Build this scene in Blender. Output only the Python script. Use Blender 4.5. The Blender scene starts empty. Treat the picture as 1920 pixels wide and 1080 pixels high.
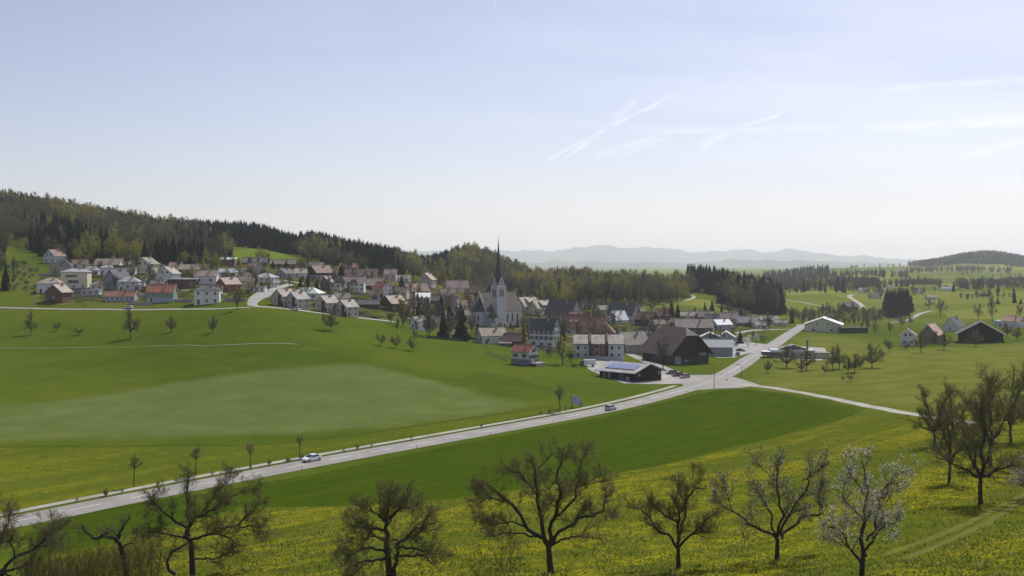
import bpy, math, random
import numpy as np
from mathutils import Vector

S = bpy.context.scene
COL = S.collection
R = math.radians
F = 2059.0            # focal length in pixels of a 1920 px wide frame
CX, HY = 960.0, 500.0 # column of the optical axis, row of the horizon
CAMZ = 41.0

# ------------------------------------------------------------------ camera
cam = bpy.data.cameras.new('camera')
cam_o = bpy.data.objects.new('camera', cam)
COL.objects.link(cam_o)
cam_o.location = (0, 0, CAMZ)
cam_o.rotation_euler = (R(90), 0, 0)
cam.sensor_width = 36.0
cam.lens = F / 1920 * 36.0
cam.shift_y = -(540 - HY) / 1920.0
cam.clip_start = 0.5
cam.clip_end = 90000
S.camera = cam_o

# ------------------------------------------------------------------ sun and sky
SUN_DIR = Vector((0.46, 0.78, 1.08)).normalized()      # towards the sun
SUN_EL = math.asin(SUN_DIR.z)
SUN_AZ = math.atan2(SUN_DIR.x, SUN_DIR.y)
SKY_STRENGTH = 0.10
world = bpy.data.worlds.new('World')
S.world = world
world.use_nodes = True
sun = bpy.data.lights.new('sun', 'SUN')
sun.energy = 4.6
sun.angle = R(0.53)
sun.color = (1.0, 0.97, 0.93)
sun_o = bpy.data.objects.new('sun', sun)
COL.objects.link(sun_o)
sun_o.location = (200, 300, 400)
sun_o.rotation_euler = SUN_DIR.to_track_quat('Z', 'Y').to_euler()

S.view_settings.view_transform = 'Standard'
S.view_settings.look = 'None'
S.view_settings.exposure = 0.08
S.view_settings.gamma = 1.0
S.view_settings.use_curve_mapping = False
S.render.engine = 'CYCLES'
S.cycles.use_denoising = True
S.cycles.volume_bounces = 3
S.cycles.max_bounces = 8
S.cycles.diffuse_bounces = 3
S.cycles.transparent_max_bounces = 6

HAZE_DENSITY = 6.2e-5
HAZE_COLOR = (0.92, 0.943, 1.0)


def build_sky():
    nt = world.node_tree
    nt.nodes.clear()
    N, L = nt.nodes.new, nt.links.new
    out = N('ShaderNodeOutputWorld')
    bg = N('ShaderNodeBackground')
    sky = N('ShaderNodeTexSky')
    sky.sky_type = 'NISHITA'
    sky.sun_disc = False
    sky.sun_elevation = SUN_EL
    sky.sun_rotation = SUN_AZ
    sky.altitude = 450
    sky.air_density = 1.0
    sky.dust_density = 0.9
    sky.ozone_density = 1.0
    bg.inputs['Strength'].default_value = SKY_STRENGTH
    tc = N('ShaderNodeTexCoord')
    sep = N('ShaderNodeSeparateXYZ')
    L(tc.outputs['Generated'], sep.inputs[0])

    def M(op, a, b=None, c=None, clamp=False):
        n = N('ShaderNodeMath')
        n.operation = op
        n.use_clamp = clamp
        for i, v in enumerate((a, b, c)):
            if v is None:
                continue
            if isinstance(v, (int, float)):
                n.inputs[i].default_value = v
            else:
                L(v, n.inputs[i])
        return n.outputs[0]
    # slopes of the view direction to east and up, seen from due north
    yy = M('MAXIMUM', sep.outputs['Y'], 0.05)
    a = M('DIVIDE', sep.outputs['X'], yy)
    b = M('DIVIDE', sep.outputs['Z'], yy)
    # soft noise that breaks the trails up
    cmb = N('ShaderNodeCombineXYZ')
    L(M('MULTIPLY', a, 14.0), cmb.inputs[0])
    L(M('MULTIPLY', b, 40.0), cmb.inputs[1])
    nz = N('ShaderNodeTexNoise')
    nz.inputs['Scale'].default_value = 1.6
    nz.inputs['Detail'].default_value = 6
    nz.inputs['Roughness'].default_value = 0.62
    L(cmb.outputs[0], nz.inputs['Vector'])
    wob = M('MULTIPLY', M('SUBTRACT', nz.outputs['Fac'], 0.5), 0.006)
    bw = M('ADD', b, wob)
    total = None

    def P(px, py):
        return ((px - CX) / F, (HY - py) / F)
    trails = [  # ends, half width at each end, strength
        (P(1055, 302), P(1140, 238), 3.0, 5.0, .62), (P(1140, 238), P(1282, 170), 4.0, 2.0, .40),
        (P(1018, 304), P(1110, 256), 3.0, 4.0, .40), (P(1150, 228), P(1196, 182), 10.0, 3.0, .26),
        (P(1310, 276), P(1380, 240), 8.0, 6.0, .34), (P(1370, 244), P(1470, 212), 4.0, 2.5, .36),
        (P(1100, 300), P(1260, 244), 7.0, 5.0, .22), (P(1150, 300), P(1320, 222), 5.0, 3.0, .18),
        (P(1160, 246), P(1600, 240), 5.0, 9.0, .26), (P(1600, 240), P(1960, 226), 9.0, 12.0, .34),
        (P(1640, 168), P(1960, 146), 5.0, 9.0, .30), (P(1780, 300), P(1960, 254), 6.0, 9.0, .26),
        (P(926, -10), P(930, 22), 2.0, 2.0, .15), (P(1290, 40), P(1308, -20), 2.0, 3.0, .12)]
    for (p, q, w0, w1, s) in trails:
        dx, dy = q[0] - p[0], q[1] - p[1]
        ln = math.hypot(dx, dy)
        dx, dy = dx / ln, dy / ln
        ra = M('SUBTRACT', a, p[0])
        rb = M('SUBTRACT', bw, p[1])
        t = M('DIVIDE', M('ADD', M('MULTIPLY', ra, dx), M('MULTIPLY', rb, dy)), ln)
        d = M('ABSOLUTE', M('SUBTRACT', M('MULTIPLY', ra, dy), M('MULTIPLY', rb, dx)))
        tc_ = M('MINIMUM', M('MAXIMUM', t, 0.0), 1.0)
        w = M('ADD', M('MULTIPLY', tc_, (w1 - w0) / F), w0 / F)
        g = M('MAXIMUM', M('SUBTRACT', 1.0, M('DIVIDE', d, M('MULTIPLY', w, 1.9))), 0.0)
        g = M('POWER', g, 1.4)
        e = M('MULTIPLY', M('MINIMUM', M('MAXIMUM', M('MULTIPLY', t, 7.0), 0.0), 1.0),
              M('MINIMUM', M('MAXIMUM', M('MULTIPLY', M('SUBTRACT', 1.0, t), 7.0), 0.0), 1.0))
        g = M('MULTIPLY', M('MULTIPLY', g, e), s * 1.5)
        total = g if total is None else M('MAXIMUM', total, g)
    nf = M('MULTIPLY', M('SUBTRACT', nz.outputs['Fac'], 0.25), 1.9, clamp=True)
    total = M('MULTIPLY', total, nf)
    # thin veil of cirrus
    cm2 = N('ShaderNodeCombineXYZ')
    L(M('ADD', M('MULTIPLY', a, 2.2), M('MULTIPLY', b, 3.0)), cm2.inputs[0])
    L(M('MULTIPLY', b, 16.0), cm2.inputs[1])
    n2 = N('ShaderNodeTexNoise')
    n2.inputs['Scale'].default_value = 1.3
    n2.inputs['Detail'].default_value = 5
    n2.inputs['Distortion'].default_value = 0.6
    L(cm2.outputs[0], n2.inputs['Vector'])
    veil = M('MULTIPLY', M('SUBTRACT', n2.outputs['Fac'], 0.36), 1.2, clamp=True)
    side = M('MULTIPLY', M('ADD', a, 0.42), 1.1, clamp=True)
    veil = M('MULTIPLY', M('ADD', M('MULTIPLY', veil, side), M('MULTIPLY', side, .12)), 0.55)
    fac = M('ADD', veil, M('MULTIPLY', total, 0.8), clamp=True)
    hsv = N('ShaderNodeHueSaturation')
    hsv.inputs['Saturation'].default_value = 0.84
    wb = N('ShaderNodeMix')
    wb.data_type = 'RGBA'
    wb.blend_type = 'MULTIPLY'
    wb.inputs['Factor'].default_value = 1.0
    wb.inputs['B'].default_value = (1.06, .945, 1.04, 1)
    L(sky.outputs[0], wb.inputs['A'])
    L(wb.outputs['Result'], hsv.inputs['Color'])
    mix = N('ShaderNodeMix')
    mix.data_type = 'RGBA'
    L(fac, mix.inputs['Factor'])
    L(hsv.outputs[0], mix.inputs['A'])
    mix.inputs['B'].default_value = (12.0, 12.0, 12.4, 1)
    L(mix.outputs['Result'], bg.inputs['Color'])
    L(bg.outputs[0], out.inputs['Surface'])


build_sky()

# ------------------------------------------------------------------ object helpers


def tag(o, label=None, cat=None, group=None, kind=None):
    if label: o['label'] = label
    if cat: o['category'] = cat
    if group: o['group'] = group
    if kind: o['kind'] = kind
    return o


def thing(name, label, cat, loc=(0, 0, 0), rz=0.0, group=None):
    o = bpy.data.objects.new(name, None)
    o.empty_display_size = 0.5
    COL.objects.link(o)
    o.location = loc
    o.rotation_euler = (0, 0, rz)
    return tag(o, label, cat, group)


def link(name, me, parent=None, loc=None):
    o = bpy.data.objects.new(name, me)
    COL.objects.link(o)
    if parent is not None: o.parent = parent
    if loc is not None: o.location = loc
    return o


def dup(root, loc, rz=0.0, s=1.0, label=None, group=None):
    r = root.copy(); COL.objects.link(r)
    r.location = loc; r.rotation_euler = (0, 0, rz)
    r.scale = (s, s, s) if isinstance(s, (int, float)) else s
    if label: r['label'] = label
    if group: r['group'] = group
    for ch in root.children:
        c = ch.copy(); COL.objects.link(c); c.parent = r
        for g in ch.children:
            d = g.copy(); COL.objects.link(d); d.parent = c
    return r


class MB:
    def __init__(s):
        s.v = []; s.f = []; s.m = []

    def add(s, verts, faces, mi=0):
        n = len(s.v)
        s.v.extend([tuple(map(float, p)) for p in verts])
        for f in faces:
            s.f.append(tuple(i + n for i in f)); s.m.append(mi)

    def box(s, x0, x1, y0, y1, z0, z1, mi=0):
        s.add([(x0, y0, z0), (x1, y0, z0), (x1, y1, z0), (x0, y1, z0), (x0, y0, z1), (x1, y0, z1), (x1, y1, z1), (x0, y1, z1)],
              [(3, 2, 1, 0), (4, 5, 6, 7), (0, 1, 5, 4), (1, 2, 6, 5), (2, 3, 7, 6), (3, 0, 4, 7)], mi)

    def prism(s, poly, axis, a, b, mi=0):
        """poly: list of 2-D points, extruded along axis ('x','y','z') from a to b"""
        n = len(poly)
        def P(p, t):
            if axis == 'x': return (t, p[0], p[1])
            if axis == 'y': return (p[0], t, p[1])
            return (p[0], p[1], t)
        vs = [P(p, a) for p in poly] + [P(p, b) for p in poly]
        fs = [tuple(range(n))[::-1], tuple(range(n, 2 * n))]
        fs += [(i, (i + 1) % n, n + (i + 1) % n, n + i) for i in range(n)]
        s.add(vs, fs, mi)

    def slab(s, quad, t, mi=0):
        """thick plate: polygon of 3-D points with thickness t below it"""
        q = [np.array(p, float) for p in quad]
        n = len(q)
        nn = np.cross(q[1] - q[0], q[2] - q[0]); nn /= np.linalg.norm(nn)
        if nn[2] < 0: nn = -nn
        vs = q + [p - nn * t for p in q]
        fs = [tuple(range(n)), tuple(range(2 * n - 1, n - 1, -1))]
        fs += [(i, n + i, n + (i + 1) % n, (i + 1) % n) for i in range(n)]
        s.add(vs, fs, mi)

    def cyl(s, p, q, r0, r1=None, n=8, mi=0):
        r1 = r0 if r1 is None else r1
        s.tube([p, q], [r0, r1], n, mi, True)

    def tube(s, pts, rad, n=6, mi=0, cap=False):
        P = [np.array(p, float) for p in pts]
        k0 = len(s.v)
        up = np.array((0.0, 0.0, 1.0))
        for i, p in enumerate(P):
            d = P[min(i + 1, len(P) - 1)] - P[max(i - 1, 0)]
            d = d / (np.linalg.norm(d) + 1e-9)
            a = np.cross(d, up)
            if np.linalg.norm(a) < 0.15: a = np.cross(d, (1.0, 0, 0))
            a /= np.linalg.norm(a); b = np.cross(d, a)
            for j in range(n):
                t = 2 * math.pi * j / n
                s.v.append(tuple(p + rad[i] * (math.cos(t) * a + math.sin(t) * b)))
        for i in range(len(P) - 1):
            for j in range(n):
                s.f.append((k0 + i * n + j, k0 + i * n + (j + 1) % n, k0 + (i + 1) * n + (j + 1) % n, k0 + (i + 1) * n + j)); s.m.append(mi)
        if cap:
            s.f.append(tuple(k0 + j for j in range(n))[::-1]); s.m.append(mi)
            e = k0 + (len(P) - 1) * n
            s.f.append(tuple(e + j for j in range(n))); s.m.append(mi)

    def mesh(s, name, mats, smooth=False):
        me = bpy.data.meshes.new(name)
        me.from_pydata(s.v, [], s.f)
        for m in (mats if isinstance(mats, (list, tuple)) else [mats]): me.materials.append(m)
        me.polygons.foreach_set('material_index', s.m)
        if smooth: me.polygons.foreach_set('use_smooth', [True] * len(s.f))
        me.update()
        return me

    def build(s, name, mats, parent=None, smooth=False):
        return link(name, s.mesh(name, mats, smooth), parent)


def np_mesh(name, V, Fc, mats, mi=None, smooth=False):
    """V (n,3), Fc (m,3) or (m,4) arrays"""
    me = bpy.data.meshes.new(name)
    n, m, k = len(V), len(Fc), Fc.shape[1]
    me.vertices.add(n); me.vertices.foreach_set('co', np.ascontiguousarray(V, np.float32).ravel())
    me.loops.add(m * k); me.loops.foreach_set('vertex_index', np.ascontiguousarray(Fc, np.int32).ravel())
    me.polygons.add(m)
    me.polygons.foreach_set('loop_start', np.arange(0, m * k, k, dtype=np.int32))
    me.polygons.foreach_set('loop_total', np.full(m, k, np.int32))
    for mt in (mats if isinstance(mats, (list, tuple)) else [mats]): me.materials.append(mt)
    if mi is not None: me.polygons.foreach_set('material_index', np.ascontiguousarray(mi, np.int32))
    me.polygons.foreach_set('use_smooth', np.full(m, smooth, bool))
    me.update(calc_edges=True)
    me.validate()
    return me

# ------------------------------------------------------------------ materials


class NT:
    def __init__(s, name):
        s.mat = bpy.data.materials.new(name); s.mat.use_nodes = True
        s.nt = s.mat.node_tree; s.nt.nodes.clear()
        s.out = s.N('ShaderNodeOutputMaterial')

    def N(s, t, **kw):
        n = s.nt.nodes.new(t)
        for k, v in kw.items(): setattr(n, k, v)
        return n

    def L(s, a, b): s.nt.links.new(a, b)

    def set(s, sock, v):
        if isinstance(v, bpy.types.NodeSocket): s.L(v, sock)
        elif isinstance(v, (tuple, list)) and len(v) == 3 and sock.type == 'RGBA': sock.default_value = (*v, 1)
        else: sock.default_value = v

    def M(s, op, a, b=None, c=None, clamp=False):
        n = s.N('ShaderNodeMath', operation=op, use_clamp=clamp)
        for i, v in enumerate((a, b, c)):
            if v is not None: s.set(n.inputs[i], v)
        return n.outputs[0]

    def mix(s, f, a, b, mode='MIX'):
        n = s.N('ShaderNodeMix', data_type='RGBA', blend_type=mode)
        s.set(n.inputs['Factor'], f); s.set(n.inputs['A'], a); s.set(n.inputs['B'], b)
        return n.outputs['Result']

    def noise(s, vec, scale, detail=4, rough=.55, dist=0.0):
        n = s.N('ShaderNodeTexNoise')
        if vec is not None: s.L(vec, n.inputs['Vector'])
        n.inputs['Scale'].default_value = scale; n.inputs['Detail'].default_value = detail
        n.inputs['Roughness'].default_value = rough; n.inputs['Distortion'].default_value = dist
        return n.outputs['Fac']

    def ramp(s, f, lo, hi):
        n = s.N('ShaderNodeMapRange'); n.clamp = True; n.interpolation_type = 'SMOOTHSTEP'
        s.set(n.inputs['Value'], f); n.inputs['From Min'].default_value = lo; n.inputs['From Max'].default_value = hi
        return n.outputs['Result']

    def bsdf(s, col, rough=.8, spec=.3, metal=0.0, normal=None):
        p = s.N('ShaderNodeBsdfPrincipled')
        s.set(p.inputs['Base Color'], col); s.set(p.inputs['Roughness'], rough)
        p.inputs['Metallic'].default_value = metal
        p.inputs['Specular IOR Level'].default_value = spec
        if normal is not None: s.L(normal, p.inputs['Normal'])
        return p.outputs[0]

    def done(s, sh):
        s.L(sh, s.out.inputs['Surface']); return s.mat


def sc(c, k): return tuple(x * k for x in c)


MATS = {}


def paint(name, col, var=.18, scale=.6, rough=.85, spec=.25, metal=0.0):
    """a plain surface with weathering blotches and fine grain"""
    if name in MATS: return MATS[name]
    n = NT(name)
    tc = n.N('ShaderNodeTexCoord').outputs['Object']
    inf = n.N('ShaderNodeObjectInfo').outputs['Random']
    a = n.noise(tc, scale, 5, .6); b = n.noise(tc, scale * 9, 3, .6)
    f = n.M('ADD', n.M('MULTIPLY', a, .7), n.M('MULTIPLY', b, .3))
    f = n.ramp(f, .3, .7)
    c = n.mix(f, sc(col, 1 - var), sc(col, 1 + var * .6))
    MATS[name] = n.done(n.bsdf(c, rough, spec, metal))
    return MATS[name]


def tiles(name, col, var=.25, rows=2.6, rough=.75, spec=.3):
    """roof covering: courses of tiles with patches of moss and paler weathering"""
    if name in MATS: return MATS[name]
    n = NT(name)
    tc = n.N('ShaderNodeTexCoord').outputs['Object']
    sp = n.N('ShaderNodeSeparateXYZ'); n.L(tc, sp.inputs[0])
    saw = n.M('FRACT', n.M('MULTIPLY', sp.outputs['Z'], rows))
    col_f = n.ramp(saw, 0.0, .35)
    a = n.noise(tc, .35, 5, .65); b = n.noise(tc, 3.5, 3, .7)
    c = n.mix(n.ramp(a, .35, .68), sc(col, 1 - var), sc(col, 1 + var * .7))
    c = n.mix(n.M('MULTIPLY', n.ramp(b, .45, .75), .35), c, sc(col, .6))
    c = n.mix(n.M('MULTIPLY', n.M('SUBTRACT', 1.0, col_f), .3), c, sc(col, .45))
    MATS[name] = n.done(n.bsdf(c, rough, spec))
    return MATS[name]


def boards(name, col, var=.3, freq=4.0, rough=.85):
    """vertical timber boarding"""
    if name in MATS: return MATS[name]
    n = NT(name)
    tc = n.N('ShaderNodeTexCoord').outputs['Object']
    sp = n.N('ShaderNodeSeparateXYZ'); n.L(tc, sp.inputs[0])
    u = n.M('MULTIPLY', n.M('ADD', sp.outputs['X'], sp.outputs['Y']), freq)
    cell = n.N('ShaderNodeTexWhiteNoise', noise_dimensions='1D'); n.L(n.M('FLOOR', u), cell.inputs['W'])
    gap = n.ramp(n.M('FRACT', u), 0.0, .14)
    a = n.noise(tc, .5, 5, .65)
    c = n.mix(cell.outputs['Value'], sc(col, 1 - var), sc(col, 1 + var * .5))
    c = n.mix(n.M('MULTIPLY', n.ramp(a, .4, .75), .4), c, sc(col, 1.5))
    c = n.mix(n.M('MULTIPLY', n.M('SUBTRACT', 1.0, gap), .7), c, sc(col, .3))
    MATS[name] = n.done(n.bsdf(c, rough, .2))
    return MATS[name]


def leafy(name, col, var=.35, trans=.35, hue=.0):
    if name in MATS: return MATS[name]
    n = NT(name)
    geo = n.N('ShaderNodeNewGeometry')
    rnd = n.N('ShaderNodeObjectInfo').outputs['Random']
    isl = geo.outputs['Random Per Island']
    f = n.M('ADD', n.M('MULTIPLY', isl, .6), n.M('MULTIPLY', rnd, .4))
    c = n.mix(f, sc(col, 1 - var), sc(col, 1 + var))
    if hue:
        c = n.mix(n.M('MULTIPLY', rnd, hue), c, (col[0] * 1.7, col[1] * 1.25, col[2] * .8))
    d = n.N('ShaderNodeBsdfDiffuse'); n.set(d.inputs['Color'], c)
    t = n.N('ShaderNodeBsdfTranslucent'); n.set(t.inputs['Color'], c)
    m = n.N('ShaderNodeMixShader'); m.inputs[0].default_value = trans
    n.L(d.outputs[0], m.inputs[1]); n.L(t.outputs[0], m.inputs[2])
    MATS[name] = n.done(m.outputs[0])
    return MATS[name]


GLASS = None


def glass():
    global GLASS
    if GLASS is None:
        n = NT('window_glass')
        tc = n.N('ShaderNodeTexCoord').outputs['Object']
        c = n.mix(n.noise(tc, .9, 2), (.012, .014, .018), (.05, .055, .065))
        GLASS = n.done(n.bsdf(c, .12, .5))
    return GLASS

# ------------------------------------------------------------------ terrain


PROF = {
    -800: [(0, 38), (30, 28), (60, 19), (90, 13), (120, 8), (150, 4), (178, 1), (255, 0), (300, 3), (360, 8), (420, 13), (450, 16), (480, 21), (500, 26), (560, 36), (660, 52), (800, 76), (1000, 112), (1200, 125), (2000, 120), (4000, 95), (10000, 60)],
    -150: [(0, 38), (30, 27), (60, 17.5), (90, 11.5), (120, 6.5), (150, 2.2), (178, 0), (255, -.5), (300, 2.5), (360, 7), (420, 12), (450, 15), (480, 20), (500, 25), (560, 33), (660, 46), (800, 68), (1000, 101), (1200, 115), (2000, 110), (4000, 90), (10000, 60)],
    0: [(0, 38), (30, 27), (60, 18), (90, 12.5), (120, 7.5), (150, 2.6), (181, 0), (255, -1), (300, 1.7), (360, 5.4), (420, 10.2), (450, 12.8), (480, 18), (500, 22.3), (560, 30), (660, 43), (800, 64), (1000, 96), (1150, 106), (1400, 100), (2000, 90), (4000, 80), (10000, 60)],
    120: [(0, 38), (30, 27.5), (60, 18.7), (90, 13.3), (120, 8), (150, 3), (190, 0), (255, -1), (300, 1.6), (360, 5.3), (420, 10.1), (450, 12.7), (480, 18), (500, 22.3), (560, 30), (660, 42.5), (760, 54), (1000, 85), (1150, 92), (1400, 88), (2000, 80), (4000, 70), (10000, 60)],
    240: [(0, 38), (30, 28), (60, 19.5), (90, 14), (120, 8.6), (150, 3.5), (199, 0), (255, -.9), (300, 1.6), (360, 5.2), (420, 10), (450, 12.6), (480, 17.7), (500, 22.3), (560, 30), (640, 41), (720, 48), (800, 57), (1000, 75), (1150, 78), (1500, 62), (2500, 50), (4000, 50), (10000, 50)],
    480: [(0, 38), (30, 28.5), (60, 20.5), (90, 15), (120, 10), (150, 5.3), (190, 1), (228, 0), (255, -.5), (300, 2), (350, 6.5), (400, 13.5), (440, 21), (470, 24.5), (500, 26), (576, 31), (650, 36), (720, 41), (780, 46.5), (850, 53.5), (950, 60), (1100, 66), (1300, 60), (1700, 40), (3000, 30), (10000, 40)],
    720: [(0, 38), (30, 29), (60, 21), (90, 15.5), (120, 11.2), (150, 7), (190, 2.2), (225, .3), (257, 0), (285, 0), (320, 2.5), (360, 6), (410, 11), (460, 14), (520, 16), (600, 22), (680, 28), (780, 34), (900, 41), (1100, 46), (1250, 46), (1500, 36), (2000, 25), (3000, 20), (10000, 30)],
    880: [(0, 38), (30, 29), (60, 21), (90, 15.6), (120, 11.8), (150, 8), (190, 3.2), (230, .6), (284, 0), (310, .3), (350, 2), (400, 4.5), (450, 6.5), (520, 7), (600, 5.5), (700, 3.5), (800, 14), (900, 23), (1050, 35), (1300, 46), (1500, 40), (2200, 20), (3500, 15), (10000, 25)],
    1040: [(0, 38), (30, 29), (60, 21), (90, 15.8), (120, 12.2), (150, 8.8), (190, 4.5), (240, 1.2), (290, 0), (307, 0), (340, 1), (380, 3), (430, 4), (480, 5), (520, 5), (600, 4.5), (700, 4), (800, 9), (900, 13), (1050, 20), (1300, 21), (1600, 12), (2500, 8), (4000, 10), (10000, 25)],
    1200: [(0, 38), (30, 29), (60, 21.2), (90, 16), (120, 12.6), (150, 9.5), (190, 5.6), (240, 1.8), (290, .2), (327, 0), (360, .8), (390, 1), (460, 1), (520, 1.5), (600, 2), (700, 5), (800, 11), (900, 16), (1050, 19), (1300, 16), (1700, 5), (2500, 5), (4000, 10), (10000, 25)],
    1320: [(0, 38), (30, 29), (60, 21.3), (90, 16.2), (120, 12.8), (150, 9.8), (190, 6.4), (240, 2.5), (300, .5), (370, 0), (460, .5), (600, 1), (700, 3), (800, 8), (900, 14), (1000, 19), (1100, 20), (1300, 12), (1700, 3), (2500, 5), (4000, 12), (10000, 25)],
    1440: [(0, 38), (30, 29), (60, 21.5), (90, 16.4), (120, 13), (150, 10), (190, 7), (240, 3), (300, 1), (380, .4), (545, 0), (700, 0), (850, 0), (1000, 3), (1100, 5), (1200, 5), (1500, 6), (2000, 5), (2600, 8), (3500, 18), (5000, 18), (10000, 25)],
    1560: [(0, 38), (30, 29.3), (60, 22), (90, 17), (120, 14), (150, 11.5), (190, 8.4), (240, 5), (280, 2.8), (320, 1.6), (400, .8), (500, .2), (600, 0), (720, -.6), (850, -4), (980, -3), (1200, 4.6), (1500, 7), (2000, 7), (2600, 12), (3200, 26), (3700, 34), (4500, 34), (10000, 25)],
    1680: [(0, 38), (30, 29.5), (60, 22.6), (75, 20.2), (90, 17.9), (120, 15), (150, 12.8), (190, 10), (240, 7), (280, 5), (320, 3.5), (400, 1.5), (500, .5), (600, 0), (700, -1), (850, -4), (1000, -2), (1200, 5), (1500, 8), (2000, 8), (2600, 14), (3200, 30), (3600, 37), (4500, 37), (10000, 25)],
    1920: [(0, 38), (30, 29.6), (60, 22.9), (75, 20.4), (90, 18.4), (120, 15.6), (150, 13.9), (190, 11.8), (240, 9), (300, 6), (400, 3), (500, 2), (600, 1.5), (700, 1.5), (850, 1), (1000, 4), (1200, 8), (1500, 10), (2000, 12), (2600, 16), (3200, 30), (4000, 40), (10000, 25)],
    2700: [(0, 38), (30, 30), (60, 24), (90, 20), (120, 18), (150, 17), (190, 15), (240, 12), (300, 9), (400, 5), (500, 4), (600, 4), (700, 4), (850, 5), (1000, 8), (1200, 12), (1500, 16), (2000, 22), (2600, 28), (3200, 40), (4000, 50), (10000, 30)],
}
NY = 560
YL = np.linspace(math.log(3.0), math.log(10000.0), NY)
YG = np.exp(YL)
PXG = np.concatenate([np.arange(-1000, -60, 24), np.arange(-60, 1980, 6), np.arange(1980, 2920, 24)]).astype(float)


def gauss(a, sig, axis):
    k = int(3 * sig) + 1
    w = np.exp(-.5 * (np.arange(-k, k + 1) / sig) ** 2); w /= w.sum()
    pad = [(0, 0)] * a.ndim; pad[axis] = (k, k)
    return np.apply_along_axis(lambda r: np.convolve(r, w, 'valid'), axis, np.pad(a, pad, mode='edge'))


def make_grid():
    keys = sorted(PROF)
    C = np.array([np.interp(YG, *zip(*PROF[k])) for k in keys])
    C = gauss(C, 3.0, 1)
    fine = np.arange(-1000, 2921, 10.0)
    Z = np.array([np.interp(fine, keys, C[:, j]) for j in range(NY)]).T
    Z = gauss(Z, 4.5, 0)
    return np.array([np.interp(PXG, fine, Z[:, j]) for j in range(NY)]).T      # (px, Y)


ZG = make_grid()
XX = (PXG[:, None] - CX) / F * YG[None, :]
YY = np.broadcast_to(YG[None, :], XX.shape)
# wooded hill on the right horizon
ZG += 43 * np.exp(-((PXG[:, None] - 1850) / 92) ** 2 - ((YG[None, :] - 4050) / 560) ** 2)
# steps of the wooded skyline
for (bpx, bY, sp, sY, h_) in ((470, 1100, 55, 200, 3), (545, 1150, 22, 200, -5), (600, 1150, 42, 200, 4), (795, 1250, 46, 260, -9), (885, 1290, 62, 240, 9), (1010, 1290, 40, 260, -6), (330, 1120, 40, 160, -3), (1240, 1000, 40, 200, -4)):
    ZG += h_ * np.exp(-((PXG[:, None] - bpx) / sp) ** 2 - ((YG[None, :] - bY) / sY) ** 2)
# rolling far pastures
for (bpx, bY, sp, sY, h_) in ((1620, 2500, 90, 500, 10), (1790, 2700, 90, 500, 12), (1520, 2700, 60, 500, 8), (1710, 1500, 80, 220, 4), (1860, 1250, 70, 180, 4), (1560, 1330, 60, 150, 3)):
    ZG += h_ * np.exp(-((PXG[:, None] - bpx) / sp) ** 2 - ((YG[None, :] - bY) / sY) ** 2)
# swells and small unevenness of the meadows
amp = np.clip((YY - 40) / 100, 0, 1) * np.clip((1400 - YY) / 600, .35, 1)
ZG += amp * (.22 * np.sin(XX * .071 + YY * .023) * np.sin(YY * .052 - XX * .017 + 1.3) + .10 * np.sin(XX * .19 - YY * .11) * np.sin(YY * .17 + 2))
ZG += np.clip((YY - 1600) / 800, 0, 1) * 5 * np.sin(XX * .006 + 1) * np.sin(YY * .004)


def gz(x, y):
    x = np.asarray(x, float); y = np.asarray(y, float)
    px = x / y * F + CX
    i = np.clip(np.searchsorted(PXG, px) - 1, 0, len(PXG) - 2)
    fx = np.clip((px - PXG[i]) / (PXG[i + 1] - PXG[i]), 0, 1)
    t = (np.log(y) - YL[0]) / (YL[1] - YL[0])
    j = np.clip(np.floor(t).astype(int), 0, NY - 2)
    fy = np.clip((y - YG[j]) / (YG[j + 1] - YG[j]), 0, 1)
    return (ZG[i, j] * (1 - fx) + ZG[i + 1, j] * fx) * (1 - fy) + (ZG[i, j + 1] * (1 - fx) + ZG[i + 1, j + 1] * fx) * fy


def at(px, py, y0=25.0):
    """the first point of the ground met by the sight line through a pixel"""
    y = YG[YG > y0]
    x = (px - CX) / F * y
    row = HY + (CAMZ - gz(x, y)) / y * F
    k = np.argmax(row <= py)
    if row[k] > py: k = len(y) - 1
    if k == 0: yy = y[0]
    else:
        t = (row[k - 1] - py) / max(row[k - 1] - row[k], 1e-6)
        yy = y[k - 1] + (y[k] - y[k - 1]) * min(max(t, 0), 1)
    xx = (px - CX) / F * yy
    return float(xx), float(yy), float(gz(xx, yy))


def to_px(x, y, z): return CX + x / y * F, HY + (CAMZ - z) / y * F


def seg_dist(X, Y, pts, closed=False):
    """distance to a polyline and the arc parameter of the nearest point"""
    best = np.full(X.shape, 1e9); arc = np.zeros(X.shape); s0 = 0.0
    P = list(pts) + ([pts[0]] if closed else [])
    for (ax, ay), (bx, by) in zip(P[:-1], P[1:]):
        dx, dy = bx - ax, by - ay; l2 = dx * dx + dy * dy + 1e-9
        t = np.clip(((X - ax) * dx + (Y - ay) * dy) / l2, 0, 1)
        d = np.hypot(X - ax - t * dx, Y - ay - t * dy)
        m = d < best
        best = np.where(m, d, best); arc = np.where(m, s0 + t * math.sqrt(l2), arc); s0 += math.sqrt(l2)
    return best, arc


def poly_sd(X, Y, poly):
    """signed distance, positive inside"""
    d, _ = seg_dist(X, Y, poly, True)
    ins = np.zeros(X.shape, bool); n = len(poly)
    for i in range(n):
        (x0, y0), (x1, y1) = poly[i], poly[(i + 1) % n]
        c = (y0 > Y) != (y1 > Y)
        ins ^= c & (X < (x1 - x0) * (Y - y0) / (y1 - y0 + 1e-12) + x0)
    return np.where(ins, d, -d)


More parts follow.
